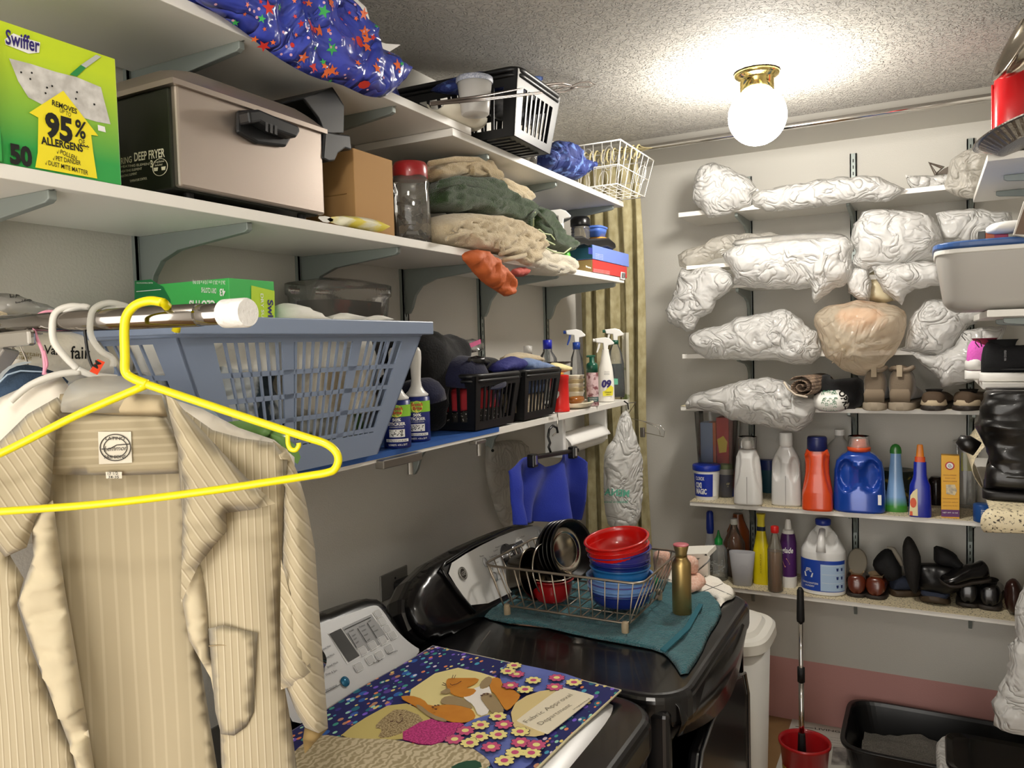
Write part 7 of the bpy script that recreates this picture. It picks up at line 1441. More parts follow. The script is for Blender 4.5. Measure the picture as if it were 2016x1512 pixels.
b = B(); polyp(b, [(1853, 1003), (1889, 1004), (1889, 1018), (1853, 1017)], .0008, **KB2); obj('purple_band', b, M('carton_purple', '5c2463', .45), t)
b = B(); c0 = at(1870, 917, Y=YB-.0012)
def disc(b, c, r, n=24, dy=0): b.poly([c+V((r*cos(2*pi*i/n), dy, r*sin(2*pi*i/n))) for i in range(n)])
disc(b, c0, .0145); obj('badge_ring', b, M('badge_red', 'b3202a', .45), t); b = B(); disc(b, c0, .0105, dy=-.0005); obj('badge_centre', b, inkw, t)
b = B(); b.bar(c0+V((-.006, -.001, .002)), c0+V((.001, -.001, .005)), .001, .005, V((0, 1, 0))); b.bar(c0+V((.001, -.001, .004)), c0+V((.006, -.001, -.003)), .001, .003, V((0, 1, 0))); b.tube([c0+V((-.006, -.001, -.001)), c0+V((-.002, -.001, -.005)), c0+V((.004, -.001, -.004))], .0008, 5); obj('badge_print', b, ink, t)
b = B()
for k_, (s_, a, c, y, hh) in enumerate((('FRIDGE & FREEZER', 1857, 1883, 936, .003), ('PURE SAFE', 1861, 1881, 942, .003), ('BAKING SODA', 1857, 1884, 948, .0035), ('Keeps food tasting fresh', 1856, 1887, 982, .003), ('absorbs odors', 1856, 1886, 989, .003), ('replace every 30 days', 1856, 1886, 996, .003))): textp(b, s_, (a, y), (c, y+.6), hh, .0012, .0, **KB2)
obj('lettering', b, M('carton_ink', '7a2a18', .5), t)
b = B(); polyp(b, [(1862, 954), (1880, 954), (1884, 966), (1880, 975), (1863, 972)], .0012, **KB2); obj('picture', b, M('picture_grey', 'a39a8a', .5, col2='d9c9a0', pat=('noise', 60, .5, .1)), t)
b = B(); textp(b, 'NET WT 16 OZ', (1856, 1010), (1886, 1011), .0045, .0016, **KB2); obj('band_lettering', b, inkw, t)
t, r, h = multi('plastic_container', 'clear container with a red lid and yellow label behind the yellow carton', 'container', 1886, 1924, 1006, 868, ZF, [('container_wall', clear('cont_clear', 'd0cdc6', .3, .1), [(0, .9), (.9, 1)]), ('lid', M('lid_white', 'cfd0cc', .4), [(.94, 1.3), (.97, 1.3), (1, .7)])], e=4); t.location.y = min(t.location.y+.08, 3.392-r)
obj('label', B().box(-r*.6, r*.5, -r*.95, -r*.9, h*.55, h*.82), M('label_lime', 'b5b52a', .4), t, loc=True); obj('red_band', B().box(-r*.3, r*.5, -r*.97, -r*.9, h*.83, h*.90), M('badge_red', 'b3202a'), t, loc=True)
# ---- lowest back shelf bottles
t, r, h = multi('spray_cleaner', 'white spray bottle with a royal blue top at the lowest shelf end', 'spray bottle', 1384, 1414, 1132, 1006, ZG, [('bottle_body', M('frost_white', 'd3d6db', .3, alpha=.95), [(0, .95), (.02, 1), (.35, .9), (.5, .55), (.64, .45)]), ('trigger_top', M('cap_royal', '223a9e', .35), [(.64, .42), (.72, .5), (.97, .45), (1, .3)], 2, 'royal blue top')])
t, r, h = multi('squeeze_bottle', 'clear squeeze bottle with a pointed green cap', 'bottle', 1398, 1433, 1145, 1044, ZG, [('bottle_body', clear('squeeze_clear', 'd6d8d6', .24, .08), [(0, .9), (.02, 1), (.30, 1), (.36, .94), (.42, 1), (.60, .95), (.70, .6), (.72, .42)]), ('cap', M('cap_green', '178a3c', .35), [(.70, .45), (.82, .45), (.85, .3), (.90, .2), (1, .08)], 2, 'pointed green cap')])
b = B(); random.seed(6)
for k_ in range(30): a = random.uniform(-.9, .9); z = h*random.uniform(.12, .42); c0 = V((r*1.01*sin(a), -r*1.01*cos(a), z)); b.tube([c0+V((.003*cos(q), 0, .003*sin(q))) for q in [1.2*j for j in range(4)]], .0005, 4)
obj('embossing', b, M('emboss', 'e8eae8', .2), t, loc=True)
t, r, h = multi('vinegar_bottle', 'clear jug with a white cap and brown liquid behind the grey cup', 'bottle', 1424, 1466, 1140, 1022, ZG, [('bottle_body', clear('vinegar_clear', 'd2cdc0', .12, .06), [(0, .9), (.03, 1), (.58, 1), (.80, .45), (.86, .30), (.92, .28)]), ('liquid', M('vinegar_brown', '6b3a1c', .12), [(.01, .85), (.03, .95), (.42, .95)]), ('cap', plastw, [(.90, .32), (1, .32)])]); t.location.y = min(t.location.y+.01, 3.392-r)
t, r, h = multi('orange_bottle', 'dark orange bottle standing behind the clear jug', 'bottle', 1440, 1484, 1120, 1004, ZG, [('bottle_body', M('amber_dark', '8a4620', .25), [(0, .9), (.03, 1), (.7, .95), (.9, .5), (1, .4)])]); t.location.y = min(t.location.y+.10, 3.392-r)
p0 = at(1460, 1154, Z=ZG); h = at(1460, 1086, Y=p0.y+.02).z-ZG
t = thing('plastic_cup', 'light grey oval plastic cup in front of the amber bottles', 'cup', (p0.x, p0.y+.018, ZG), .1)
obj('cup_wall', B().loft([(0, .034, .018), (.003, .036, .020), (h, .050, .026), (h+.001, .048, .024), (h*.5, .040, .020), (.006, .033, .017)], 32, 3), M('cup_grey', 'a8a8ac', .4), t, loc=True, smooth=True); obj('thumb_print', B().tube([(.008+.014*cos(a), -.0232, h*.55+.014*sin(a)) for a in [pi*i/10 for i in range(11)]], .0008, 6), M('cup_grey', 'a8a8ac'), t, loc=True)
t, r, h = multi('bleach_bottle', 'yellow cleaner bottle with a dark band round its neck', 'bottle', 1484, 1516, 1152, 1011, ZG, [('bottle_body', M('bottle_yellow', 'e6d312', .3, coat=.3), [(0, .95), (.02, 1), (.48, .95), (.60, .75), (.76, .50)]), ('neck_band', M('band_navy', '1c2440', .4), [(.76, .52), (.82, .52)]), ('cap', M('cap_yellow', 'e2d23a', .35), [(.82, .45), (.92, .42), (1, .55)])], ry=.8, e=3)
b = B(); text(b, 'CLOROX', lambda x, y: V((-y+.004, -r*.81, h*.44-x)), h*.28, .006, .01); obj('embossed_lettering', b, M('emboss_yellow', 'a8960c', .4), t, loc=True)
t, r, h = multi('oil_bottle', 'narrow bottle of amber oil with a bright red cap', 'bottle', 1512, 1541, 1168, 1036, ZG, [('bottle_body', clear('oil_clear', 'cfc8b8', .2, .05), [(0, .9), (.02, 1), (.64, 1), (.76, .7), (.88, .45), (.90, .42)]), ('liquid', M('oil_amber', '94581c', .08), [(.01, .85), (.03, .93), (.62, .93)]), ('cap', M('cap_red', 'c41f1c', .35), [(.90, .5), (.91, .54), (.99, .54), (1, .45)], 2, 'bright red cap')])
glm = M('can_purple', '4e2564', .3)
t, r, h = multi('air_freshener', 'purple air freshener spray can with white script lettering', 'spray can', 1537, 1568, 1158, 1022, ZG, [('can_body', glm, [(0, .95), (.02, 1), (.66, 1), (.76, .85), (.80, .72)]), ('can_base', whpl, [(.0, 1.0), (.05, 1.04), (.16, 1.03)]), ('spray_cap', plastw, [(.79, .75), (.84, .72), (.86, .45), (.97, .36), (1, .25)])])
b = B(); text(b, 'glade', cyl(r*1.02, h*.52, -r*.7), r*1.4, h*.08, .02, shear=.15); obj('lettering', b, inkw, t, loc=True); b = B(); [b.add([V((r*1.03*sin(a)+.0, -r*1.03*cos(a), z)) for a, z in ((-.7, h*.40), (-.1, h*.44), (.3, h*.36), (-.3, h*.30))], [(0, 1, 2, 3)])]; obj('fruit_print', b, M('fruit_peach', 'd99a84', .5), t, loc=True)
p, r, h = spotb(1579, 1664, 1176, 1021, ZG); t = thing('bleach_jug', 'large white bleach jug with a blue cap and blue label', 'jug', p, .0)
jb = M('bleach_white', 'e3e3e1', .3, coat=.3); b = B(); b.loft([(z*h, a*r, a*r*.85) for z, a in dsec([(0, .94), (.02, 1), (.52, 1), (.58, .98), (.62, .92), (.78, .62), (.90, .30), (.93, .26)], 40)], 64, 2.3)
dent(b, -r*.42, h*.74, r*.24, h*.11, r*.30); dent(b, r*.42, h*.74, r*.24, h*.11, r*.30); fin(obj('jug_body', b, jb, t, loc=True), 60)
obj('handle', B().tube([(0, -r*.30, h*.86), (0, -r*.60, h*.80), (0, -r*.84, h*.70), (0, -r*.92, h*.60)], [.012, .013, .015, .018], 12), jb, t, loc=True, smooth=True)
lab(obj('cap', B().lathe([(r*.33, h*.92), (r*.35, h*.93), (r*.35, h*.99), (r*.30, h), (.001, h)], n=28), M('cap_bleach', '1b2f86', .35), t, loc=True, smooth=True), 'dark blue cap')
def jy(r, off=1.004): return lambda x, z: (lambda: 0) 
def jc(a, z, k=1.006): 
    c, d = cos(a-pi/2), sin(a-pi/2); return V((r*k*math.copysign(abs(c)**(2/2.3), c), r*.85*k*math.copysign(abs(d)**(2/2.3), d), z))
b = B(); b.grid(lambda u, v: jc(-1.25+2.5*u, h*(.06+.42*v)), 40, 6); obj('label', b, M('label_royal', '1f45a8', .35), t, loc=True, smooth=True)
b = B(); b.grid(lambda u, v: jc(-.02+1.25*u, h*(.07+.36*v), 1.012), 20, 4); obj('label_panel', b, M('label_pale', 'a9c3e0', .4), t, loc=True, smooth=True)
b = B(); tx = lambda dx, dz, k: (lambda x, y: jc((x+dx)/r, dz+y, k)); text(b, 'CLEANS & SANITIZES', tx(-r*.95, h*.15, 1.02), r*.85, h*.022, .01); text(b, 'LAUNDRY', tx(-r*.75, h*.11, 1.02), r*.5, h*.022, .01)
b.add([jc(a, z*h, 1.02) for a, z in ((-.75, .24), (-.35, .24), (-.30, .30), (-.80, .30))], [(0, 1, 2, 3)])
for k_ in range(3): b.add([jc(a, z*h, 1.02) for a, z in ((-.74+.03*k_, .31+.02*k_), (-.36-.03*k_, .31+.02*k_), (-.38-.03*k_, .322+.02*k_), (-.72+.03*k_, .322+.02*k_))], [(0, 1, 2, 3)])
for k_ in range(3): b.grid(lambda u, v, k_=k_: jc(.02+1.15*u, h*(.18+.115*k_+.003*v), 1.02), 12, 1)
obj('lettering', b, inkw, t, loc=True)
b = B()
for i in range(3):
    for j in range(2): b.add([jc(.62+.26*j+a, h*(.10+.115*i+z), 1.024) for a, z in ((0, .055), (.13, .055), (.11, .015), (.02, .015))], [(0, 1, 2, 3)])
obj('cup_icons', b, M('icon_navy', '1c2f6e', .5), t, loc=True)
# shoes on the lowest shelf
leb = M('leather_brown', '5a2412', .25, coat=.4); ldk = M('leather_black', '0d0c0d', .22, coat=.3); sbl = M('suede_black', '0e0e10', .8, bump=(140, .3)); canv = M('canvas_navy', '22293a', .85, bump=(200, .4)); gum = M('gum_sole', '5a4326', .6); tanl = M('tan_lining', 'a08a6a', .8)
def sp(px, py, dz=0): q = at(px, py, Z=ZG); return (q.x, q.y, ZG+dz)
q1 = sp(1686, 1176); shoe('leather_shoe', 'brown leather shoe, left one of the pair beside the bleach jug', q1, RAD(92), .26, .082, .072, leb, dks, tanl, Hs=.014, grp='pair of brown leather shoes')
q1 = sp(1722, 1180); shoe('leather_shoe', 'brown leather shoe, right one of the pair beside the bleach jug', q1, RAD(86), .26, .086, .070, leb, dks, tanl, Hs=.014, grp='pair of brown leather shoes')
tag(obj('shoe_insole', B().loft([(0, .034, .05), (.004, .036, .052), (.008, .03, .045)], 24, mtx=Matrix.Translation(at(1688, 1106, Y=3.25))@Matrix.Rotation(RAD(70), 4, 'X')), M('insole_grey', '8c8577', .8), smooth=True), 'pale grey insole standing behind the brown leather shoes', 'insole')
q1 = sp(1775, 1178); shoe('canvas_shoe', 'navy canvas sneaker with gum sole, larger of the two, beside the brown shoes', (q1[0]-.035, q1[1]+.03, ZG), RAD(28), .22, .085, .055, canv, M('sole_gum', '3a2c1c', .6), None, Hs=.024)
q1 = sp(1842, 1190); shoe('canvas_shoe', 'navy canvas sneaker with gum sole, toe turned to the shelf edge', (q1[0]+.01, q1[1]+.16, ZG), RAD(-95), .18, .095, .042, canv, MATS['sole_gum'], None, Hs=.022)
b = B()
for px, py, w_ in ((1765, 1172, .05), (1845, 1184, .045)): p = at(px, py, Z=ZG+.03); b.tube([p+V((-w_, -.012, 0)), p+V((-w_*.3, -.022, -.004)), p+V((w_*.5, -.018, 0))], .004, 8)
tag(blob('sneaker', [(1716, 1108), (1730, 1088), (1746, 1078), (1762, 1086), (1775, 1112), (1776, 1140), (1750, 1146), (1724, 1126)], .035, sbl, Y=3.24, amp=.004, seed=241, back=1), 'black suede sneaker lying on its side, behind the left canvas one', 'shoe')
tag(obj('sneaker_sole', B().tube([at(*p, Y=3.215) for p in ((1746, 1077), (1758, 1080), (1770, 1100), (1776, 1114))], [.004, .008, .009, .005], 8), M('sole_pale', '8a8478', .7), smooth=True), 'pale sole edge of the black suede sneaker on its side', 'shoe sole')
tag(blob('slipper', [(1776, 1080), (1780, 1062), (1788, 1054), (1798, 1062), (1808, 1082), (1814, 1100), (1812, 1130), (1806, 1170), (1796, 1168), (1784, 1140), (1778, 1110)], .03, M('slipper_dark', '191614', .85, bump=(120, .5)), Y=3.19, amp=.003, seed=242, back=1), 'dark slipper standing on its heel in the middle of the shoes', 'shoe')
tag(blob('leather_shoe', [(1800, 1108), (1840, 1108), (1880, 1112), (1900, 1128), (1896, 1160), (1870, 1172), (1830, 1168), (1806, 1160)], .05, M('leather_scuffed', '0c0b0b', .35, bump=(30, .3)), Y=3.22, amp=.012, seed=243, back=1), 'black scuffed leather shoe on its side under the crumpled boot cuff', 'shoe')
tag(blob('ankle_boot', [(1838, 1090), (1838, 1073), (1860, 1078), (1882, 1090), (1888, 1102), (1902, 1116), (1900, 1126), (1872, 1118), (1850, 1112), (1838, 1106)], .035, sbl, Y=3.22, amp=.008, seed=244, back=1), 'black fabric boot cuff leaning on top of the shoe heap', 'boot')
q1 = at(1920, 1140, Y=3.20)
for px, py, a, lb_ in ((1962-16, 1128, 200, 'shiny black leather shoe tilted on top of the pair with round heels'),): 
    q = at(px, py, Y=3.22); shoe('leather_shoe', lb_, (q.x, q.y, q.z-.02), RAD(a), .16, .075, .06, ldk, dks, None, Hs=.012, rot=(RAD(-10), RAD(10), RAD(a)))
for px, py, n_ in ((1905, 1196, 'left'), (1948, 1202, 'right')):
    q = sp(px, py); shoe('leather_shoe', 'glossy black leather shoe with rounded heel, %s one of the front pair' % n_, q, RAD(86), .26, .088, .082, ldk, dks, M('lining_dark', '17120f'), Hs=.016, grp='pair of glossy black shoes')
tag(blob('loafer', [(1976, 1180), (1978, 1150), (1990, 1138), (2002, 1140), (2014, 1160), (2016, 1196), (2000, 1212), (1984, 1206)], .03, M('loafer_brown', '2c120c', .3, coat=.3), Y=3.17, amp=.002, seed=246, back=1), 'dark brown loafer leaning upright against the back wall', 'shoe')
# ================================================================ RIGHT SHELVES
ZR1, ZR2, ZR3, ZR4 = 2.078, 1.678, 1.480, 1.194
t = thing('storage_tote', 'grey plastic storage bin with a blue lid overhanging the right hand shelf', 'storage bin', (1.5, 2.55, ZR2))
tx0 = at(1840, 500, Y=2.36).x; tx1 = 1.728; zt = at(1860, 497, Y=2.36).z
mx = Matrix.Translation(((tx0+tx1)/2, 2.53, 0)); w_ = (tx1-tx0)/2
lab(obj('bin_body', B().loft([(ZR2+.002, w_*.76, .12), (ZR2+.012, w_*.84, .14), (ZR2+.03, w_*.90, .155), (zt-.005, w_*.985, .17), (zt, w_*1.0, .172)], 48, 6, mtx=mx), M('bin_grey', 'b4b1ab', .4), t, smooth=True), 'grey bin')
obj('bin_rim', B().loft([(zt-.004, w_*1.0, .178), (zt+.008, w_*1.01, .180)], 48, 6, mtx=mx), M('rim_white', 'e3e1da', .35), t, bevel=.002)
lab(obj('lid', B().loft([(zt+.008, w_*.99, .176), (zt+.012, w_*1.02, .184), (zt+.024, w_*1.02, .184), (zt+.028, w_*.95, .17)], 48, 6, mtx=mx), M('lid_blue', '33568f', .35), t, smooth='x' == 'y', bevel=.002), 'blue lid')
KT = dict(Y=2.40)
tag(blob('paper_towels', [(1938, 452), (1952, 440), (1985, 434), (2030, 432), (2040, 452), (2000, 460), (1945, 462)], .05, paperw, amp=.004, seed=301, back=1, **KT), 'white folded cloth lying on the blue bin lid', 'cloth')
boxthing('remote_case', 'small black case on the blue bin lid', 'case', at(1926, 470, **KT).x, at(1940, 470, **KT).x, 2.40, 2.44, zt+.029, zt+.052, blackp, part='case_body')
t = boxthing('candy_box', 'orange and magenta small box on the blue bin lid', 'box', at(1941, 470, **KT).x, at(1986, 470, **KT).x, 2.41, 2.45, zt+.029, zt+.047, M('magenta', 'b5124f', .4)); obj('orange_part', B().box(at(1941, 470, **KT).x-.0005, at(1958, 470, **KT).x, 2.4085, 2.4515, zt+.0295, zt+.0475), M('label_orange', 'd9642a', .4), t)
t = thing('leaning_board', 'white board with a dark edge leaning on the blue bin lid', 'board', tuple(at(1990, 440, Y=2.30)))
b = B(); b.prism([at(*p, Y=2.30) for p in ((2016, 396), (2030, 372), (2060, 420), (2040, 470), (1995, 462))], (0, .02, 0)); obj('board_face', b, M('board_white', 'cfcbc2', .5), t)
b = B(); b.prism([at(*p, Y=2.299) for p in ((2016, 410), (2024, 408), (2024, 462), (1998, 461))], (0, -.004, 0)); obj('board_edge', b, M('board_brown', '6b5646', .6), t)
# black and pink sneakers
white_s = M('sole_white', 'e6e4df', .5)
p = at(1932, 745, Y=2.60)
t = shoe('sneaker', 'black knit running shoe with a thick white sole on the right hand shelf', (p.x, 2.62, ZR3), RAD(-2), .28, .095, .092, M('knit_black', '101013', .85, bump=(260, .6, 'noise', .002)), white_s, M('lining_black', '08080a', .9), Hs=.027, cat='shoe')
obj('heel_loop', B().tube([(-.004, 0, .098), (-.014, 0, .112), (-.012, 0, .122), (-.002, 0, .116), (.002, 0, .100)], .0015, 6), blackm, t, loc=True, smooth=True)
obj('midsole_stripe', B().loft([(0, .10, .040, .13), (.004, .10, .040, .13)], 24, 3, mtx=Matrix.Translation((0, 0, .034))), blackm, t, loc=True)
b = B(); text(b, 'AIR COOLED', lambda x, y: V((.055+y*.6, -.047, .06+x*.6)), .05, .008, .02); obj('lettering', b, M('grey_print', '9a9a9c', .5), t, loc=True)
b = B(); 
for k in range(6): b.tube([(.07+.018*k, -.02, .096-.006*k), (.075+.018*k, 0, .104-.006*k), (.07+.018*k, .02, .096-.006*k)], .003, 6)
obj('laces', b, blackm, t, loc=True, smooth=True)
p = at(1912, 732, Y=2.72)
t = shoe('sneaker', 'pink and white running shoe behind the black one', (p.x-.012, 2.74, ZR3), RAD(-2), .25, .085, .095, M('knit_pink', 'df62c0', .8, bump=(260, .5)), white_s, M('lining_pink', '7a2a3a', .9), Hs=.028, cat='shoe')
obj('heel_cup', B().loft([(.03, .03, .036, .025), (.055, .03, .038, .026), (.062, .024, .034, .026)], 20), white_s, t, loc=True, smooth=True); obj('heel_loop', B().tube([(-.002, 0, .118), (-.012, 0, .132), (-.008, 0, .142), (.002, 0, .134)], .0013, 6), blackm, t, loc=True, smooth=True)
# tall black boots
lb = M('boot_leather', '0d0b0b', .35, coat=.2, bump=(25, .25, 'noise', .006))
for k, (dy, dx) in enumerate(((0, 0), (.13, .01))):
    p = at(1938, 965, Y=2.33); hx0 = p.x+dx
    t = shoe('boot', ('black leather boot with folded cuff, nearer the viewer' if k == 0 else 'black leather boot behind the front one'), (hx0, 2.33+dy, ZR4+.003), RAD(-2), .27, .10, .075, lb, M('boot_sole', '131112', .5), None, Hs=.024, cat='boot', grp='pair of tall black boots')
    zz = at(1940, 772, Y=2.33).z-ZR4
    bs = B(); bs.loft(dsec([(.06, .058, .044, .066), (.10, .052, .042, .058), (.14, .050, .042, .055), (zz*.62, .060, .046, .058), (zz*.68, .068, .050, .062), (zz*.74, .063, .048, .060), (zz*.97, .062, .047, .060), (zz, .060, .045, .060)], 30), 36, 2.6)
    for v in bs.v: g = .008*noise.noise(V((v.x*14, v.y*14, v.z*26+k*5)))+.004*noise.noise(V((v.x*40, v.y*30, v.z*60))); c_ = V((v.x-.06, v.y, 0)).normalized(); v += c_*g*1.6; v.x += .012*sin(v.z*22+.6)
    obj('shaft', bs, lb, t, loc=True, smooth=True)
    obj('cuff_seam', B().tube([(.060+.073*cos(a), .051*sin(a), zz*(.66+.02*sin(2*a))) for a in [2*pi*i/24 for i in range(24)]], .003, 6, True), M('boot_gloss', '1b191a', .15), t, loc=True, smooth=True)
obj_ = B(); obj_.loft([(0, .02, .016), (.03, .022, .018), (.05, .012, .012)], 16, mtx=Matrix.Translation(at(1924, 884, Y=2.36))@Matrix.Rotation(RAD(-60), 4, 'Y')); tag(obj('shoe', obj_, lb, smooth=True), 'black shoe tip poking out left of the tall boots', 'shoe')
# curled shelf liner under the boots
b = B()
def curl_(u, v):
    x = 1.41-.0+.30*v; y = 2.20-.05*sin(pi*.5*0)
    if u < .5: return V((1.40+.32*v, 2.45-.26*u*2, ZR4+.002))
    a = (u-.5)*2*2.6; return V((1.40+.32*v-.02*(1-v)*sin(a), 2.19-.030*sin(a)*(1-.4*v), ZR4+.002-.030*(1-cos(a))*(1-.3*v)))
b.grid(curl_, 30, 14); tag(obj('shelf_liner', b, granite, smooth=True, solid=.0012), 'granite print liner curling over the near end of the boot shelf', 'shelf liner')
b = B(); b.grid(lambda u, v: V((1.402-.028*sin(pi*u)*1.0, 2.40+.45*v, ZR4+.12*(1-u)+.006)), 14, 4); tag(obj('shelf_liner', b, granite, smooth=True, solid=.0012), 'granite print liner standing up behind the tall boots', 'shelf liner')
pq, rq, hq = spot(1918, 1953, 1030, ZF, 992); pq.y -= 0
t = thing('spray_can', 'blue can lying low under the curled liner at the right', 'can', (pq.x, pq.y, ZF)); obj('can_body', B().lathe([(rq*.95, 0), (rq, .003), (rq, hq*.95), (rq*.9, hq), (.001, hq)], n=28), M('can_blue', '1d4a8a', .3), t, loc=True, smooth=True)
b = B(); [text(b, 'directions', lambda x, y, k=k: V((rq*1.02*sin((x-.008)/rq), -rq*1.02*cos((x-.008)/rq), hq*.7-.006*k+y)), .018, .003) for k in range(5)]; obj('lettering', b, inkw, t, loc=True)
pq = at(1978, 1022, Z=ZF); t = thing('yellow_tray', 'small yellow plastic tray beside the blue can', 'tray', (pq.x, pq.y+.03, ZF)); obj('tray_body', B().loft([(0, .03, .02), (.012, .036, .024), (.013, .034, .022), (.004, .028, .018)], 20, 3), M('tray_yellow', 'e0cc20', .4), t, loc=True, smooth=True)
# red bottle, steel bowl, pie tin at the top right
pq = at(1996, 292, Y=2.50); zt_ = 2.385
redp = M('bottle_red', 'cf1f24', .25, coat=.4)
t = thing('red_bottle', 'tall bright red plastic bottle on the highest right hand shelf', 'bottle', (pq.x, 2.52, ZR1))
obj('bottle_body', B().loft([(0, .05, .04), (.004, .052, .042), (.19, .050, .040), (.225, .043, .036), (.245, .028, .028), (.25, .026, .026), (.262, .026, .026)], 32, 3), redp, t, loc=True, smooth=True)
obj('neck_ring', B().tube([(-.049, -.02+.0*a, .02+.185*a/6) for a in range(7)], .003, 6), redp, t, loc=True, smooth=True)
def dish_(label, name, px, py, Yp, r, depth, rot, mat, ribs=0):
    p = at(px, py, Y=Yp); t = thing(name, label, 'pan' if ribs else 'bowl', p, rot=rot); b = B(); n = 72
    pr = [(.001, 0), (r*.62, 0), (r*.66, .004), (r*.96, depth), (r+.008, depth), (r+.009, depth+.003), (r*.96, depth+.003), (r*.65, .006), (.001, .003)]
    if not ribs: pr = [(.001, 0)]+[(r*sin(a), depth*(1-cos(a))) for a in [pi/2*k/10 for k in range(1, 11)]]+[(r+.008, depth), (r+.008, depth+.003), (r-.002, depth+.003)]+[((r-.003)*sin(a), depth*(1-cos(a))+.003) for a in [pi/2*k/10 for k in range(10, 0, -1)]]+[(.001, .003)]
    b.lathe(pr, n=n)
    if ribs:
        m = len(pr)
        for i, v in enumerate(b.v):
            j = i % n; q = math.hypot(v.x, v.y)
            if r*.64 < q < r*.97 and j % 2: v.x *= .975; v.y *= .975
    obj(name+'_shell', b, mat, t, loc=True, smooth=not ribs); return t
dish_('shiny steel mixing bowl leaning over the red bottle at the top right corner', 'mixing_bowl', 2062, 84, 2.30, .105, .062, V((-.86, -.22, .44)).to_track_quat('Z', 'Y').to_euler(), inox)
dish_('fluted foil pie tin leaning in front of the red bottle', 'pie_tin', 2020, 282, 2.34, .100, .036, V((-.30, .12, .95)).to_track_quat('Z', 'Y').to_euler(), M('foil', '97928a', .28, 1, bump=(200, .5)), 1)
# ================================================================ FLOOR
t = thing('trash_can', 'tall white plastic bin with a flip lid behind the dryer', 'trash can', (.66, 2.36, 0))
lidz = at(1500, 1262, Y=2.30).z; tcx = at(1523, 1228, Y=2.40).x-.165
wm = M('bin_white', 'd7d5cf', .4); mx = Matrix.Translation((tcx, 2.39, 0))
obj('bin_body', B().loft([(.0, .125, .12), (.01, .13, .125), (lidz-.02, .150, .145)], 40, 3.2, mtx=mx), wm, t, smooth=True)
obj('lid', B().loft([(lidz-.035, .160, .155), (lidz-.030, .166, .161), (lidz-.004, .163, .158), (lidz+.004, .155, .150), (lidz+.006, .135, .130), (lidz+.018, .125, .120), (lidz+.024, .110, .105), (lidz+.026, .01, .01)], 48, 3.6, mtx=mx), M('lid_cream', 'e2e0d8', .35), t, smooth=True).data.set_sharp_from_angle(angle=RAD(25))
# newspaper
np_ = M('newsprint', 'c9c5bb', .85, bump=(20, .1))
t = thing('newspaper', 'newspaper sheets spread on the floor under the litter box and red bucket', 'newspaper', (.9, 3.1, .0))
b = B(); b.prism([at(*p, Z=.001) for p in ((1560, 1416), (1650, 1428), (1750, 1440), (1760, 1512), (1700, 1620), (1500, 1600), (1528, 1512))], (0, 0, .003)); obj('sheets', b, np_, t)
KN = dict(Z=.0042); b = B(); textp(b, 'LIVING', (1604, 1436), (1654, 1443), .016, .0004, .015, **KN); b.bar(at(1566, 1430, **KN), at(1602, 1434, **KN), .004, .0005)
for k in range(5): textp(b, 'local news and notes for the family', (1635, 1452+k*5), (1672, 1457+k*5), .005, .0004, **KN)
textp(b, 'at home', (1604, 1448), (1622, 1451), .008, .0004, **KN); obj('print', b, M('news_ink', '3b3733', .8), t)
b = B(); polyp(b, [(1640, 1470), (1680, 1474), (1684, 1508), (1636, 1506)], .0006, **KN); obj('photo_print', b, M('news_photo', '6f6a66', .8, col2='a8a29a', pat=('noise', 18, .5, .1)), t)
# red bucket with scoop
bc = (.885, 2.835); bm_ = M('bucket_red', 'a5141a', .3, coat=.3)
t = thing('bucket', 'red plastic bucket standing on the newspaper with a scoop inside', 'bucket', (bc[0], bc[1], .005))
obj('bucket_wall', B().lathe([(.064, 0), (.066, .003), (.082, .190), (.088, .192), (.088, .202), (.082, .202), (.078, .190), (.062, .006), (.001, .006)], n=44), bm_, t, loc=True, smooth=True)
b = B()
for a0, a1, z0, z1 in ((-1.2, -.7, .05, .12), (-.5, .1, .04, .115), (.35, .6, .06, .12)): b.grid(lambda u, v: V(((.0665+.016*(z0+(z1-z0)*v)/.19+.001)*sin(a0+(a1-a0)*u), -(.0665+.016*(z0+(z1-z0)*v)/.19+.001)*cos(a0+(a1-a0)*u), z0+(z1-z0)*v)), 6, 2)
lab(obj('torn_label', b, M('label_gold', 'c9a44a', .5, col2='8a5a2a', pat=('noise', 60, .5, .1)), t, loc=True, smooth=True), 'worn gold label pieces')
t = thing('litter_scoop', 'long handled litter scoop with a chrome pole and black grip standing in the red bucket', 'scoop', (bc[0]-.005, bc[1], .10))
xp, yp_ = bc[0]-.008, bc[1]-.01
def zz_(py): return at(1578, py, Y=yp_).z
obj('pole', B().tube([(xp, yp_, zz_(1430)), (xp, yp_, zz_(1220))], .0078, 14), chrome, t, smooth=True)
obj('lower_pole', B().tube([(xp, yp_, .13), (xp, yp_, zz_(1330))], .0092, 14), chrome, t, smooth=True)
obj('grip', B().tube([(xp, yp_, zz_(1224)), (xp, yp_, zz_(1220)), (xp, yp_, zz_(1163)), (xp, yp_, zz_(1157))], [.0125, .0135, .0115, .006], 16), blackm, t, smooth=True)
obj('joint', B().tube([(xp, yp_, zz_(1342)), (xp, yp_, zz_(1314))], .0125, 16), blackm, t, smooth=True)
b = B(); b.tube([(xp, yp_, .235), (xp, yp_, .17)], [.012, .015], 14)
for k in range(9): b.bar((xp-.045+.011*k, yp_-.03, .16), (xp-.04+.010*k, yp_+.03, .07), .004, .004)
b.bar((xp-.05, yp_-.032, .165), (xp+.05, yp_-.032, .165), .008, .02); b.bar((xp-.05, yp_+.032, .07), (xp+.05, yp_+.032, .07), .008, .01); obj('scoop_head', b, blackm, t)
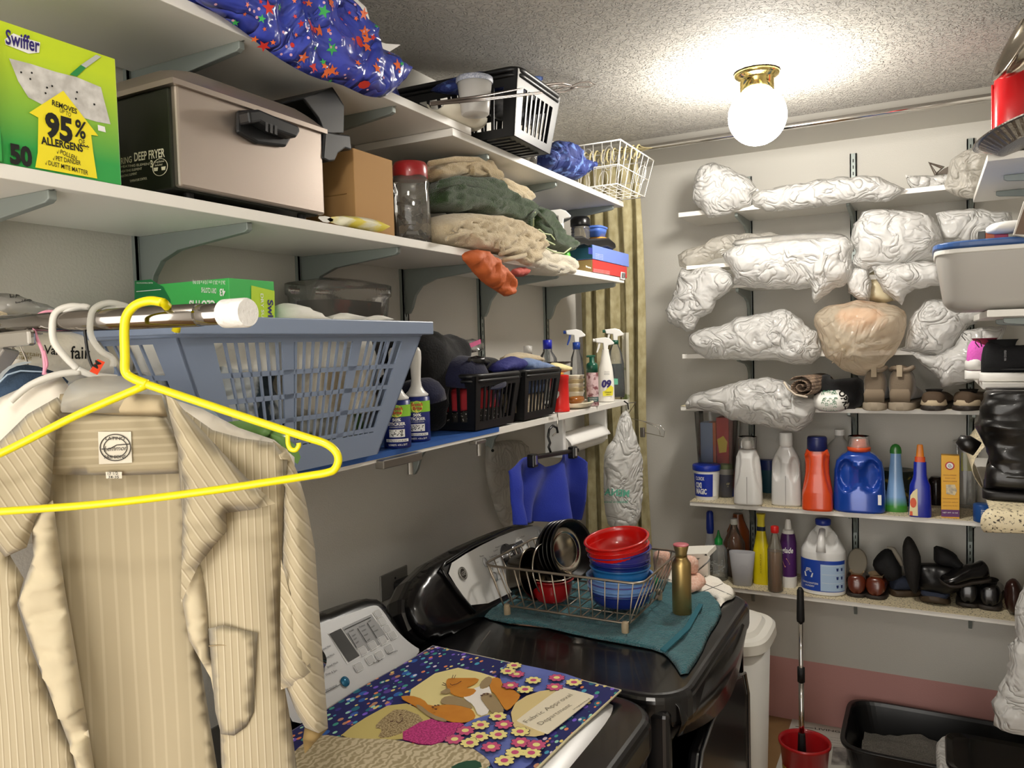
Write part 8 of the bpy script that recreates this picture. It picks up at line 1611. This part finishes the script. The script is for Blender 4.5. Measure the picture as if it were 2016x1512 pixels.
# litter box
lx0, lx1, ly0, ly1, lz = .985, 1.60, 2.93, 3.375, .155
lbk = M('litter_black', '121213', .3); t = thing('litter_box', 'large black cat litter box on the newspaper against the back wall', 'litter box', ((lx0+lx1)/2, (ly0+ly1)/2, .005))
mx = Matrix.Translation(((lx0+lx1)/2, (ly0+ly1)/2, .005)); hw, hd = (lx1-lx0)/2, (ly1-ly0)/2
obj('box_wall', B().loft([(0, hw*.86, hd*.82), (.008, hw*.88, hd*.85), (lz-.01, hw*.97, hd*.95), (lz-.012, hw, hd), (lz, hw*1.01, hd*1.01), (lz+.002, hw*.96, hd*.94), (lz-.012, hw*.94, hd*.92), (.012, hw*.84, hd*.80), (.010, .01, .01)], 56, 7, mtx=mx), lbk, t, smooth=False, bevel=.002)
b = B(); b.grid(lambda u, v: V((lx0+.06+(lx1-lx0-.12)*u, ly0+.05+(ly1-ly0-.10)*v, .055+.022*noise.noise(V((u*4, v*4, 1)))+.02*u*v+.012*noise.noise(V((u*14, v*12, 5))))), 60, 44)
o = tag(obj('litter_sand', b, M('litter_grey', '77736b', .95, col2='5c5852', pat=('noise', 260, .5, .15), bump=(300, .8)), smooth=True), 'grey clumping litter filling the black box', 'litter'); o['kind'] = 'stuff'
# small bin with black lid and white liner
pq = at(1850, 1440, Z=.33); 
t = thing('waste_bin', 'small bin with dark glossy lid and white liner before the litter box', 'trash can', (pq.x+.17, pq.y-.10, 0))
wx0, wy1 = at(1856, 1440, Z=.33).x, at(1856, 1440, Z=.33).y; mx = Matrix.Translation((wx0+.18, wy1-.13, 0))
obj('bin_body', B().loft([(0, .13, .09), (.30, .165, .12)], 40, 5, mtx=mx), M('bin_body_cream', 'cfcab0', .5), t, smooth=True)
lab(obj('liner', B().loft([(.20, .176, .132, -.006), (.26, .188, .140, -.010), (.31, .190, .138, -.010), (.327, .184, .130, -.006), (.322, .16, .118, 0)], 64, 5, mtx=mx), bag, t, smooth=True), 'white liner bag')
lab(obj('lid', B().loft([(.325, .172, .126), (.333, .176, .130), (.338, .172, .126), (.332, .155, .112), (.331, .01, .01)], 56, 7, mtx=mx), M('lid_gloss', '0f0d0c', .12), t, bevel=.001), 'dark glossy lid')
# rubbish bag at right
bagb('full white rubbish bag hanging at the right edge in front of the loafers', [(2016, 1150), (2000, 1196), (1996, 1215), (1999, 1255), (1982, 1268), (1984, 1296), (1978, 1306), (1982, 1316), (1972, 1345), (1952, 1386), (1958, 1405), (1958, 1425), (1985, 1438), (2020, 1450), (2100, 1480), (2140, 1300), (2080, 1150)], .09, 401, Yp=2.45, back=1, amp=.010, ns=8, grp=None, name='rubbish_bag', sm=0)

# small pieces that belong to a larger thing become its parts
def adopt(child, parent):
    c = bpy.data.objects[child]; m = WM[parent.name]; inv = m.inverted()
    c.data.transform(inv); c.parent = parent
    for k in ('label', 'category', 'group'):
        if k in c: del c[k]
def bylabel(s): return next(o for o in bpy.data.objects if str(o.get('label', '')).startswith(s) and o.parent is None)
adopt('towel_binding', bylabel('green towel with pale edged')); adopt('zip_seal', bylabel('clear zip bag')); adopt('sneaker_sole', bylabel('black suede sneaker lying'))
adopt('sticker', bylabel('red carton with a'))
lab(bpy.data.objects['towel_binding'], 'pale piping'); lab(bpy.data.objects['zip_seal'], 'pink zip seal'); lab(bpy.data.objects['sneaker_sole'], 'pale sole edge')
# lettering printed on a label or badge belongs to that label
for o in list(bpy.data.objects):
    if o.name.split('.')[0] in ('lettering', 'label_print', 'barcode', 'badge_print', 'handwriting') and o.parent is not None and o.parent.parent is None:
        host = next((s for s in o.parent.children if s.name.split('.')[0] in ('label', 'barcode_panel', 'badge_ring', 'bottle_label', 'dark_label', 'label_panel') and s is not o and s.type == 'MESH'), None)
        if host is not None and o.name.split('.')[0] != 'lettering' or host is not None and host.name.split('.')[0] in ('label', 'bottle_label', 'dark_label'): o.parent = host
